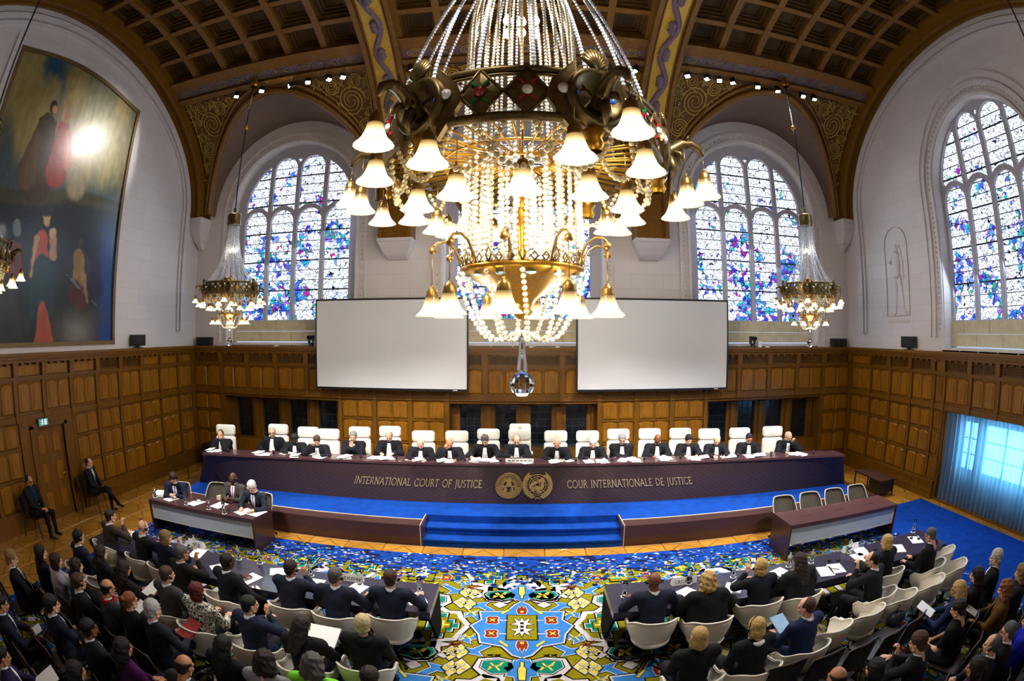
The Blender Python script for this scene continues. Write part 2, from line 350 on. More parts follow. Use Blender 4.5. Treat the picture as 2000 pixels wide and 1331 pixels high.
def window(num,fr,c,zc,r,parent=None):
    root=bpy.data.objects.new('window_%d'%num,None); COL.objects.link(root); root['kind']='structure'
    hw=1.95; z0=4.62; lw=hw/2; d=.34
    # stone tracery
    out=[(c-hw-.3,z0-.06),(c+hw+.3,z0-.06)]+[(c+hw+.3,zc)]+arcpts(c,zc,hw+.3,30)[1:-1]+[(c-hw-.3,zc)]
    holes=[]; mull=.065
    cols=[c-hw+lw*(i+.5) for i in range(4)]
    ra=lw/2-mull; zs=zc-.33
    for i,x in enumerate(cols):
        holes.append([(x-ra,z0),(x+ra,z0)]+arcpts(x,zs,ra,12))           # lower light
        ro=ra+.13                                                       # its arch carries the upper light
        bot=[]
        for k in range(9):
            xx=x-ra+2*ra*k/8; bot.append((xx,zs+math.sqrt(max(ro*ro-(xx-x)**2,.0001))))
        if i in (1,2):
            s=1 if i==1 else -1; zt=zc+1.42
            top=[(x+ra*cos(PI*k/12),zt+ra*1.0*sin(PI*k/12)) for k in range(13)]
        else:
            R2=hw-.02; top=[]
            for k in range(9):
                xx=x+ra-2*ra*k/8; v=R2*R2-(xx-c)**2
                top.append((xx,zc+math.sqrt(max(v,.001))))
            if i==0: top=[p for p in top if p[1]>zs+ro+.02 or p[0]>x-ra*.2]
        loop=bot+top
        # keep the outer lights simple polygons
        if i in (0,3):
            good=[]
            for p_ in loop:
                good.append(p_)
            loop=good
        holes.append(loop)
    holes.append([(c-.14,zc+1.80),(c+.14,zc+1.80),(c,zc+1.62)][::-1])
    m=MB(); m.prism(out,[h[::-1] for h in holes],fr,d,d+.2); struct('tracery',m,TRAC,root)
    # glass panes between the saddle bars
    def inside(x,z): return abs(x-c)<hw+.35 and (z<zc or (x-c)**2+(z-zc)**2<(hw+.25)**2)
    hp=.305; pb=MB()
    vs=[Vector(fr(*q,0)) for q in ((-ra-.04,0),(ra+.04,0),(ra+.04,hp-.014),(-ra-.04,hp-.014))]; o0=Vector(fr(0,0,0))
    pts=[v-o0 for v in vs]; dn=Vector(fr(0,0,1))-o0
    pb.add([p+dn*0 for p in pts]+[p+dn*.02 for p in pts],[(0,1,2,3),(7,6,5,4),(0,4,5,1),(1,5,6,2),(2,6,7,3),(3,7,4,0)]); pme=pb.mesh('pane',GLASS)
    for i,x in enumerate(cols):
        for k in range(18):
            z=z0+k*hp
            if not (inside(x,z) or inside(x+(.4 if i<2 else -.4),z)): continue
            obj('pane',pme,root,Vector(fr(x,z,d+.12)))
    m=MB()
    for k in range(1,18):
        z=z0+k*hp-.007; t=.02 if k%3==0 else .009
        for x in cols:
            if inside(x,z) :
                a=fr(x-ra-.05,z-t,d+.10); b=fr(x+ra+.05,z+t,d+.135)
                m.box(min(a[0],b[0]),min(a[1],b[1]),a[2],max(a[0],b[0]),max(a[1],b[1]),b[2])
    m.build('saddle_bar',BAR,root)
    # sill blocks below
    for row in range(2):
        n=4; off=.5*(row%2)
        xs=[c-r]+[c-r+2*r*(k+off if off else k)/n for k in range(0 if off else 1,n)]+[c+r]
        for a,b in zip(xs[:-1],xs[1:]):
            if b-a<.05: continue
            mm=MB(); zz=3.96+row*.32; mm.prism([(a+.006,zz),(b-.006,zz),(b-.006,zz+.31),(a+.006,zz+.31)],[],fr,d-.02-.004*((row+int(a*7))%3),d+.2); mm.build('sill_stone',STONE2,root)
    return root
for i,c in enumerate(WIN): window(i+1,fb,c,WZ,2.2)
window(4,frr,RWC,RWZ,1.97)
# ---- vault
C1=VA
edges=[XL,CX-3.515-.47,CX-3.515+.47,CX+3.515-.47,CX+3.515+.47,XR]
CE=bpy.data.objects.new('ceiling',None); COL.objects.link(CE); CE['kind']='structure'
def shell(mb,x0,x1,a0,a1,off,n=24,mi=0,flip=False):
    mb.grid(lambda u,v:(x0+(x1-x0)*u,*vp(a0+(a1-a0)*v,off)),1,n,mi,True,flip)
def solidband(mb,x0,x1,a0,a1,o0,o1,n=24,mi=0):
    vs=[];
    for i in range(n+1):
        a=a0+(a1-a0)*i/n; y0,z0=vp(a,o0); y1,z1=vp(a,o1); vs+=[(x0,y0,z0),(x1,y0,z0),(x1,y1,z1),(x0,y1,z1)]
    fs=[(i*4+j,i*4+(j+1)%4,i*4+4+(j+1)%4,i*4+4+j) for i in range(n) for j in range(4)]+[(0,1,2,3),(n*4+3,n*4+2,n*4+1,n*4)]
    mb.add(vs,fs,mi)
m=MB(); shell(m,XL-.3,XR+.3,50,181,.42,60); struct('vault_shell',m,OAKX,CE)
def angofy(y): # angle of the vault where it has depth coordinate y
    return math.degrees(math.acos(max(-1,min(1,(y-VY)/VA))))
rows=[angofy(VY+.49*2*(k-3.5)) for k in range(8)][::-1]   # increasing angle as y falls
bays=[(edges[0]+.42,edges[1]),(edges[2],edges[3]),(edges[4],edges[5]-.42)]
ROS=plain('dark_rosette','2c2010',.6)
for bi,(x0,x1) in enumerate(bays):
    n=6; w_=(x1-x0)/n
    m=MB()
    for k in range(1,n): solidband(m,x0+w_*k-.085,x0+w_*k+.085,rows[0]-1.3,rows[-1]+1.3,-.02,.4,36)
    for k in (0,n): solidband(m,x0+w_*k-.1,x0+w_*k+.1,rows[0]-1.3,rows[-1]+1.3,-.02,.4,36)
    for a in rows: solidband(m,x0,x1,a-.8,a+.8,.0,.4,1)
    struct('ceiling_beams',m,OAKC,CE)
    for r in range(7):
        a0,a1=rows[r],rows[r+1]; ya,za=vp(a0,.0); yb,zb=vp(a1,.0)
        t=Vector((0,yb-ya,zb-za)); L=t.length; t.normalize(); nrm=Vector((0,-t.z,t.y)); 
        if nrm.z<0: nrm=-nrm
        mid=Vector((0,(ya+yb)/2,(za+zb)/2))
        mb=MB(); hw=w_/2-.08; hl=L/2-.08
        steps=[(0,.0),(0,.12),(.07,.12),(.07,.2),(.14,.2),(.14,.28),(.21,.28),(.21,.33)]
        vs=[]
        for ins,dp in steps:
            for sx,sy in ((-1,-1),(1,-1),(1,1),(-1,1)):
                vs.append(Vector((sx*(hw-ins),0,0))+t*(sy*(hl-ins))+nrm*dp)
        fs=[(i*4+j,i*4+4+j,i*4+4+(j+1)%4,i*4+(j+1)%4) for i in range(len(steps)-1) for j in range(4)]
        k=(len(steps)-1)*4; mb.add(vs,fs); mb.add([vs[k],vs[k+1],vs[k+2],vs[k+3]],[(0,3,2,1)],0)
        e=[Vector((sx*(hw-.3),0,0))+t*(sy*(hl-.3))+nrm*.315 for sx,sy in ((-1,-1),(1,-1),(1,1),(-1,1))]
        mb.add(e,[(0,3,2,1)],1)
        me=mb.mesh('coffer',[OAKX,OAKX]); me2=mb.mesh('coffer',[OAKX,ROS])
        for q in range(n):
            if yb<3.4: continue
            obj('coffer',me2 if (r==0 and q in (0,n-1)) or (bi==1 and r==0) else me,CE,(x0+w_*(q+.5),mid.y,mid.z))
# near part of the vault, plain
m=MB(); shell(m,XL-.3,XR+.3,rows[-1],181,.05,24); m.box(XL-.3,-2.3,7.9,XR+.3,1.3,8.0); struct('vault_near_part',m,OAKC,CE)
# frieze and cornice strips above the lunettes, spandrels, soffits
for bi,(x0,x1) in enumerate(bays):
    m=MB(); solidband(m,x0,x1,56,58.8,-.1,.3,3); solidband(m,x0,x1,54.9,56,-.04,.3,2); solidband(m,x0,x1,50.4,51.6,-.12,.3,2); solidband(m,x0,x1,49.2,50.4,-.05,.3,2); solidband(m,x0,x1,51.6,55,.04,.3,3)
    struct('frieze_moulding',m,OAKC,CE)
    # frieze ornament: mauve panel with gilt brackets and lozenges
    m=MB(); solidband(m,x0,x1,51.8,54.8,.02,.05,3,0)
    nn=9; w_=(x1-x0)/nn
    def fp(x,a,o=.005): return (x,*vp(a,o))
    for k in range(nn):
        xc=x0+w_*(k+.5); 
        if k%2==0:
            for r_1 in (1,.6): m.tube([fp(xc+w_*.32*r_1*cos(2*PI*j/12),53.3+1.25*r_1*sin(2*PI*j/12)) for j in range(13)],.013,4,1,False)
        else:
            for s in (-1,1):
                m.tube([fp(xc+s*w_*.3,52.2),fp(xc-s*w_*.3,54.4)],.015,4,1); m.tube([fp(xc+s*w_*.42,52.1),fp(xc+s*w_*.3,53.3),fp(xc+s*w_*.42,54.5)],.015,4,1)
    m.build('frieze_ornament',[MAUVE,GOLDF if bi==1 else plain('greyer_gilt','9a8a5c',.5,.2)],CE,kind='stuff')  # side bays get a greyer gilt than the middle bay
RT=2.93
def phi0(x,c,r=RT):
    dx=x-c; h=math.sqrt(max(r*r-dx*dx,0)); z=WZ+h
    return math.degrees(math.asin(min(1,(z-VZ)/VB)))
for bi,c in enumerate(WIN):
    x0,x1=bays[bi][0]-.1,bays[bi][1]+.1
    m=MB(); N=48
    def sp(u,v):
        x=x0+(x1-x0)*u; a=phi0(x,c) if abs(x-c)<RT else 0
        return (x,*vp(a+(50-a)*v,.06))
    m.grid(sp,N,14,0); struct('spandrel',m,wood('oak_spandrel','4a2f08','724a10',(1,1,1),.45,12) ,CE)
    # arch moulding of oak along the groin
    m=MB()
    for (rr,off,th) in ((RT+.02,.0,.09),(RT+.17,.0,.05),(RT-.04,.05,.05)):
        pts=[]
        for i in range(41):
            q=PI*i/40; x=c+rr*cos(q); a=phi0(x,c,rr) if abs(x-c)<rr else 0
            pts.append((x,*vp(a,off)))
        m.tube(pts,th,6,0)
    struct('groin_moulding',m,OAKC,CE)
    # soffit of the window niche
    m=MB()
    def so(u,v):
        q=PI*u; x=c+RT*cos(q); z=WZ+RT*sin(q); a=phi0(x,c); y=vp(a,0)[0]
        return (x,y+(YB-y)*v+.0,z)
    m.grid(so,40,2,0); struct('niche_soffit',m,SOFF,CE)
    # gilded scrollwork on the spandrel corners
    m=MB()
    def on(x,a,o=-.0): return (x,*vp(a,o+.045))
    def mp(s,p,q):
        """spandrel corner coordinates: p 0..1 from the arch outwards, q 0..1 upwards"""
        xo=(x1-.2) if s>0 else (x0+.2); xi=c+s*.9
        x=xi+(xo-xi)*p; a0=phi0(x,c,RT+.25) if abs(x-c)<RT+.25 else 2
        return on(x,a0+(49.2-a0)*q)
    for s in (-1,1):
        # border
        m.tube([mp(s,p/10,.985) for p in range(1,11)],.016,4); m.tube([mp(s,.985,q/14) for q in range(2,15)],.016,4)
        m.tube([mp(s,p/20,.03) for p in range(2,20)],.016,4)
        def spiral(x,a,r,turn,st,n=22,w=.02):
            pts=[]
            for i in range(n+1):
                t=i/n; q=st+turn*2*PI*t; rr=r*(1-.82*t); pts.append(on(x+rr*cos(q),a+rr*13.5*sin(q)))
            m.tube(pts,[w*(1-.5*i/n) for i in range(n+1)],4)
        for (dx,a,r,tn) in ((2.35,39,.42,1.6),(1.85,44.5,.22,-1.4),(2.72,29,.27,-1.5),(2.85,21.5,.2,1.5),(2.95,15.5,.13,-1.3),(2.55,46,.2,1.3),(1.45,46.6,.13,1.3),(2.85,34.5,.16,1.3),(2.1,46.8,.13,-1.3),(2.9,40.5,.16,-1.2),(2.92,45.5,.15,1.4)):
            for ds in (0,PI): spiral(c+s*dx,a,r,tn*s,ds,w=.026 if r>.2 else .02)
            for j in range(5):
                q=2*PI*j/5; px,pa=c+s*dx+r*1.15*cos(q),a+r*15*sin(q)
                m.tube([on(px,pa),on(px+.05*cos(q+1),pa+.8*sin(q+1)),on(px+.1*cos(q+.6),pa+1.1*sin(q+.6))],[.012,.03,.004],4)
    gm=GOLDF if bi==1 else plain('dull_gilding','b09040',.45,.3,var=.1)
    m.build('scrollwork',gm,CE,kind='stuff')
# transverse ribs with their decorated soffits
def rib(xa,xb,foot=True):
    fz=6.8 if foot else 7.88
    m=MB(); solidband(m,xa,xb,0,179,-.16,.4,48); m.box(xa,VY+VA-.16,fz,xb,14.0,VZ+.02)
    m2=(xa+xb)/2
    for e in (xa,xb-.12): solidband(m,e,e+.12,0,179,-.24,-.16,48); m.box(e,VY+VA-.24,fz,e+.12,VY+VA-.16,VZ+.02)
    o=struct('ceiling_rib',m,OAKC,CE)
    if not foot: return
    m=MB(); solidband(m,xa+.2,xb-.2,2,130,-.18,-.15,60,0)
    n=150; L=126
    pts=[]; 
    for i in range(n+1):
        a=3+L*i/n; x=m2+.13*sin(i*.28); pts.append((x,*vp(a,-.19)))
    m.tube(pts,.085,4,1)
    for i in range(0,int(n*.28/PI)-0):
        a=3+L*(i+.5)*PI/.28/n
        s=1 if i%2 else -1
        for q in ((-.0,0),(.0,1.1),(.0,-1.1)):
            y,z=vp(a+q[1],-.19); m.sphere((m2+s*.0+q[0],y,z),.12,6,4,1)
        y,z=vp(a,-.19); m.sphere((m2-s*.17,y,z),.06,6,4,2)
    for e in (xa+.18,xb-.18): m.tube([(e,*vp(2+128*i/60,-.19)) for i in range(61)],.014,4,2)
    m.build('vine_ornament',[GOLDF,MAUVE,plain('ochre_paint','9a6a1e',.5)],o,kind='stuff')
rib(edges[1],edges[2]); rib(edges[3],edges[4]); rib(XL,XL+.42,False); rib(XR-.42,XR,False)
# stone corbels under the ribs
for xa,xb,z in ((edges[1],edges[2],6.8),(edges[3],edges[4],6.8),(XL,XL+.42,7.9),(XR-.42,XR,7.9)):
    w_=xb-xa; xm=(xa+xb)/2; root=MB(); KS=.72 if z<7 else 1.3
    y0=13.34
    prof=[(0,0,.08),(-.12,.0,.05),(-.16,.04,.04),(-.34,.12,-.02),(-.4,.16,-.02),(-.58,.3,-.08),(-.62,.34,-.12),(-.75,.5,-.15)]
    vs=[];
    for dz,dy,ww in prof:
        dz*=KS; h=w_/2*(.9 if z<7 else 1)+ww; vs+=[(xm-h,y0+dy,z+dz),(xm+h,y0+dy,z+dz),(xm+h,14,z+dz),(xm-h,14,z+dz)]
    fs=[(i*4+j,i*4+(j+1)%4,i*4+4+(j+1)%4,i*4+4+j) for i in range(len(prof)-1) for j in range(4)]+[(0,1,2,3)[::-1],((len(prof)-1)*4,(len(prof)-1)*4+3,(len(prof)-1)*4+2,(len(prof)-1)*4+1)]
    root.add(vs,fs); struct('corbel',root,STONE,WB)
# ================================================================ oak panelling
WY=13.85
def fw_back(s,z,d): return Vector((s,WY+d,z))
def fw_left(s,z,d): return Vector((XL-d,s,z))
def fw_right(s,z,d): return Vector((XR+d,s,z))
ROT={'b':0,'l':PI/2,'r':-PI/2}; FW={'b':fw_back,'l':fw_left,'r':fw_right}
ROWS=[(.5,1.12),(1.17,1.77),(1.82,2.32)]; UP=(2.54,3.22)
_pc={}
def panel_mesh(w_,h,scal=True):
    k=(round(w_,2),round(h,2))
    if k not in _pc:
        m=MB(); x=w_/2; b=.03; d=.035; n=6
        # raised field whose head is a low scallop, as on linen-fold oak
        top=[(x-2*x*i/n,h-.05*sin(PI*i/n)*-1-.05) for i in range(n+1)]
        lo=[(-x,0),(x,0)]+top; cx,cz=0,h/2
        hi=[(px*(x-b)/x,b+(pz)*(h-2*b)/h) for px,pz in lo]; k_=len(lo)
        vs=[(a,0,c) for a,c in lo]+[(a,-d,c) for a,c in hi]
        fs=[tuple(range(k_,2*k_))]+[(i,(i+1)%k_,k_+(i+1)%k_,k_+i) for i in range(k_)]
        m.add(vs,fs); 
        hi2=[(px*.62,h*.5+(pz-h*.5)*.8) for px,pz in hi]
        m.add([(a,-d-.012,c) for a,c in hi2],[tuple(range(k_))])
        m.add([(a,-d,c) for a,c in hi2]+[(a,-d-.012,c) for a,c in hi2],[(i,(i+1)%k_,k_+(i+1)%k_,k_+i) for i in range(k_)])
        _pc[k]=m.mesh('oak_panel',OAK)
    return _pc[k]
def wainscot(side,name,cols,skip=lambda a,b,row:False,frieze=True,grille=lambda i:False):
    fw=FW[side]; rz=ROT[side]; sgn=-1 if side=='r' else 1
    def B(m,a,b,z0,z1,d0,d1,mi=0):
        p=[fw(a,z0,d0),fw(b,z1,d1)]; lo=[min(p[0][i],p[1][i]) for i in range(3)]; hi=[max(p[0][i],p[1][i]) for i in range(3)]
        m.box(*lo,*hi,mi)
    s0,s1=cols[0],cols[-1]
    m=MB()
    for i,(a,b) in enumerate(zip(cols[:-1],cols[1:])):
        w_=b-a
        B(m,a,b,2.34,3.7,.0,.15)
        for row,(z0,z1) in enumerate(ROWS):
            if skip(a,b,row): continue
            B(m,a,b,z0-.05,z1+.05,0,.15)
        for zr0,zr1 in ((1.12,1.18),(1.77,1.83)):
            if not skip(a,b,1): B(m,a,b,zr0,zr1,-.03,0)
        if not skip(a,b,0):
            B(m,a,b,0,.47,-.07,.1); B(m,a,b,.43,.5,-.1,.1); B(m,a,b,.2,.225,-.085,.1)
    for c in cols:
        low=2.34 if skip(c-.3,c+.3,0) else 0
        B(m,c-.055,c+.055,max(low,.5),3.66,-.05,.1)
        B(m,c-.07,c+.07,2.36,2.54,-.09,.1); B(m,c-.075,c+.075,3.32,3.66,-.12,.1)
    B(m,s0,s1,2.36,2.5,-.06,.1); B(m,s0,s1,3.24,3.31,-.07,.1); B(m,s0,s1,3.3,3.33,-.09,.1)
    B(m,s0,s1,3.62,3.70,-.14,.1); B(m,s0,s1,3.70,3.765,-.22,.3); B(m,s0,s1,3.765,3.83,-.28,.62)
    o=struct(name,m,OAKD)
    for i,(a,b) in enumerate(zip(cols[:-1],cols[1:])):
        w_=b-a; pw=(w_-.11-.09)/2
        for row,(z0,z1) in enumerate(ROWS+[UP]):
            if row<3 and skip(a,b,row): continue
            for s in (-1,1):
                c=(a+b)/2+s*(pw/2+.018)
                obj('oak_panel',panel_mesh(pw,z1-z0-.02),o,fw(c,z0+.01,0),rz)
        # frieze block or ventilation grille, with dentils
        if grille(i):
            mm=MB(); B(mm,a+.1,b-.1,3.36,3.56,-.005,.05); q=mm.build('vent_grille',GRILLE,o)
            mm=MB(); n=int((w_-.2)/.05)
            for j in range(n): B(mm,a+.1+j*.05,a+.115+j*.05,3.36,3.56,-.03,0)
            for j in range(4): B(mm,a+.1,b-.1,3.37+j*.055,3.38+j*.055,-.03,0)
            mm.build('lattice',OAKD,q,kind='stuff')
        else:
            mm=MB(); B(mm,a+.1,b-.1,3.35,3.57,-.03,.02); mm.build('frieze_panel',OAK,o)
        mm=MB()
        for j in range(3):
            c=a+w_*(j+1)/4; B(mm,c-.04,c+.04,3.57,3.63,-.12,0)
        mm.build('dentil',OAKD,o)
    return o
lc=[.4,1.37,2.35,3.32,4.3,5.28,6.26,7.2,8.17,9.16,10.1,11.05,12.0,12.95,13.75]
wainscot('l','trim_1',lc,lambda a,b,r:a>6.2 and b<8.3 and a<8.1 or (5.9<a<6.3 and b<6.7) ,grille=lambda i:i in (9,10))
rc=[2.2,3.2,4.2,5.2,6.2,7.2,8.2,9.22,9.64,10.64,11.64,12.64,13.75]
wainscot('r','trim_2',rc,lambda a,b,r:a<9.2,grille=lambda i:i not in (7,11))
bc=[XL]+[CX+1.045*k for k in range(-9,10)]+[XR]; bc=[XL,-10.1+.0]+bc[1:] if False else bc
def inrec(x): return any(a<x<b for a,b in ((-9.2,-5.2),(-1.98,2.18),(5.36,9.4)))
wainscot('b','trim_3',bc,lambda a,b,r:inrec((a+b)/2),grille=lambda i:True)
PB=bpy.data.objects['trim_3']
# recesses with their leaded windows
DG=plain('dark_glass','141a1e',.12,spec=.8,var=.3); LEAD=plain('lead_came','2a2f33',.5,.3)
nrec=0
for (a,b) in ((-9.3,-5.125),(-1.99,2.19),(5.325,9.5)):
    m=MB(); m.box(a,WY,2.28,b,14.5,2.36); m.box(a-.02,WY,.0,a+.06,14.5,2.3); m.box(b-.06,WY,.0,b+.02,14.5,2.3)
    m.box(a,14.38,2.17,b,14.5,2.3); m.box(a,14.38,0,b,14.5,.95); m.box(a,14.0,.86,b,14.42,.95); m.box(a,14.0,0,b,14.1,.86)
    c=(a+b)/2; cs=[c+1.0*(k-1.5) for k in range(4)]
    xs=[a]+[v for q in cs for v in (q-.3,q+.3)]+[b]
    for i in range(0,len(xs),2): m.box(xs[i],14.3,.9,xs[i+1],14.5,2.2)
    for i in range(2,len(xs)-1,2): m.box(xs[i]+.12,14.22,.9,xs[i+1]-.12,14.34,2.2)
    rr=m.build('window_recess',OAKD,PB)
    for q in cs:
        nrec+=1
        g=MB().box(q-.3,14.42,.95,q+.3,14.44,2.17); wn=struct('window_%d'%(10+nrec),g,DG)
        mm=MB()
        for k in range(4): mm.box(q-.3+.2*k-.006,14.4,.95,q-.3+.2*k+.006,14.42,2.17)
        for k in range(7): mm.box(q-.3,14.4,.95+.203*k-.005,q+.3,14.42,.95+.203*k+.005)
        mm.box(q-.3,14.36,.95,q-.28,14.42,2.17); mm.box(q+.28,14.36,.95,q+.3,14.42,2.17)
        mm.build('lead_came',LEAD,wn)
# door on the left wall
m=MB()
for (a,b,z0,z1,d) in ((6.28,6.71,0,2.36,-.04),(7.77,8.15,0,2.36,-.04),(6.71,7.77,2.17,2.36,-.04),(6.6,6.71,0,2.24,-.08),(7.77,7.88,0,2.24,-.08),(6.6,7.88,2.17,2.27,-.08)):
    m.box(XL,a,z0,XL-d,b,z1)
struct('door_frame',m,OAKD,bpy.data.objects['trim_1'])
m=MB(); m.box(XL-.12,6.71,0,XL-.06,7.77,2.17); dr=struct('door_1',m,OAKD)
for y in (6.98,7.5):
    for z0,h in ((.15,.6),(.82,.6),(1.5,.58)): obj('door_panel',panel_mesh(.4,h),dr,(XL-.06,y,z0),PI/2)
m=MB(); m.tube([(XL-.06,7.66,1.02),(XL+.0,7.66,1.02),(XL+.0,7.54,1.02)],.012,6); m.box(XL-.06,7.63,.93,XL-.05,7.69,1.13); m.build('door_handle',GOLD,dr)
# exit sign
t=thing('exit_sign','small lit green and white emergency exit sign over the oak door','sign',(XL+.1,7.03,2.3))
m=MB().box(-.03,-.17,-.09,.03,.17,.09); m.build('housing',plain('sign_grey','394a4a',.5),t)
m=MB().box(.03,-.15,-.075,.034,.15,.075); m.build('sign_face',emit('exit_face',(.18,.5,.42),.55),t)
m=MB(); m.box(.034,.03,-.06,.036,.11,.06); m.tube([(.036,-.04,.045),(.036,-.045,0),(.036,-.02,-.05)],.014,5); m.tube([(.036,-.045,.0),(.036,-.08,-.05)],.012,5); m.sphere((.036,-.035,.06),.016,6,4); m.tube([(.036,-.08,.03),(.036,0,.015)],.009,5)
m.build('pictogram',emit('exit_white',(.8,.95,.9),.9),t)
# pier strips of stone beside the lunettes, sill grilles on the ledge
for i,c in enumerate(WIN):
    for k in range(7):
        x=c-2.1+k*.6; m=MB().box(x+.02,13.75,3.83,x+.58,14.3,3.865); m.build('ledge_grille',plain('ledge_tile','5a564e',.6,var=.2),PB)
for k in range(6):
    y=5.2+k*.7; m=MB().box(XR+.0,y+.02,3.83,XR+.33,y+.68,3.865); m.build('ledge_grille',plain('ledge_slate','2c2c34',.5,var=.2),bpy.data.objects['trim_2'])
# ---- monitors on the ledge
def screenbox(loc,rz,label,w_=.62,h=.3):
    t=thing('monitor',label,'monitor',loc,rz,None)
    m=MB(); m.box(-w_/2,-.04,.06,w_/2,.05,.06+h); m.build('casing',BLACK,t)
    m=MB(); m.box(-w_/2+.03,-.046,.09,w_/2-.03,-.04,.03+h); m.build('screen',plain('monitor_glass','15151f',.15,spec=.7),t)
    m=MB(); m.box(-.14,-.1,0,.14,.1,.015); m.box(-.05,-.02,0,.05,.04,.08); m.build('foot',BLACK,t)
screenbox((XL+.12,10.87,3.83),PI/2,'dark flat monitor on the ledge beside the big painting')
screenbox((XR-.12,10.72,3.83),-PI/2,'dark flat monitor on the ledge below the carved stone figure')
def speaker(x,label):
    t=thing('loudspeaker',label,'speaker',(x,13.82,3.83))
    MB().box(-.28,-.1,.02,.28,.14,.27).build('cabinet',BLACK,t); MB().box(-.26,-.11,.035,.26,-.1,.255).build('grille',plain('speaker_cloth','17171a',.9),t)
    for s in (-1,1): MB().box(s*.2-.03,-.08,0,s*.2+.03,.1,.02).build('foot',BLACK,t)
speaker(-9.98,'black loudspeaker box on the ledge in the corner near the painting wall')
speaker(10.15,'black loudspeaker box on the ledge in the corner near the carved stone figure')
def camera(x,label,s=1):
    t=thing('video_camera',label,'camera',(x,13.75,3.83))
    m=MB(); m.lathe([(.07,0),(.07,.1),(.05,.12)],12); m.box(-.08,-.07,.1,-.05,.07,.3); m.box(.05,-.07,.1,.08,.07,.3); m.build('mount',BLACK,t)
    m=MB(); m.box(-.06,-.12,.2,.06,.12,.32); m.lathe([(.045,0),(.05,.08),(.05,.1)],12,0,T=TR(0,-.12,.26)@Matrix.Rotation(PI/2,4,'X')); m.build('camera_body',BLACK,t)
    m=MB().box(.16,-.08,0,.28,.06,.1*s+.08); m.build('junction_box',plain('white_plastic','d8d8d8',.4),t)
camera(-5.98,'black video camera on the ledge beside the painting-side screen')
camera(6.78,'black video camera on the ledge beside the curtain-side screen')
for x,l in ((-7.1,'small white device on the ledge below the painting-side window'),(.3,'small white device lying on the ledge between the two screens'),(1.0,'pale box on the ledge close to the curtain-side screen'),(7.25,'small white device on the ledge past the curtain-side video camera')):
    m=MB(); m.box(x-.06,13.62,3.83,x+.06,13.7,3.855); m.box(x-.045,13.63,3.855,x+.045,13.69,3.862); tag(m.build('junction_box',plain('white_plastic','d8d8d8',.4)),l,'box')
# ---- projection screens
def pscreen(x0,x1,label):
    t=thing('projection_screen',label,'screen',((x0+x1)/2,13.45,2.66)); w_=x1-x0; h=2.5
    MB().box(-w_/2,0,0,w_/2,.05,h).build('frame',BLACK,t)
    MB().box(-w_/2+.05,-.006,.06,w_/2-.05,.0,h-.05).build('screen_cloth',plain('screen_white','d2d2d4',.9,var=.01,spec=.1),t)
    for s in (-1,1): MB().box(s*w_*.46-.02,.05,.3,s*w_*.46+.02,.4,.36).build('bracket',BLACK,t)
    MB().box(w_/2-.42,-.012,.015,w_/2-.3,-.006,.04).build('badge',plain('badge_white','cccccc',.4),t)
pscreen(-5.72,-1.36,'large blank white projection screen on the painting side')
pscreen(1.48,5.84,'large blank white projection screen on the curtain side')
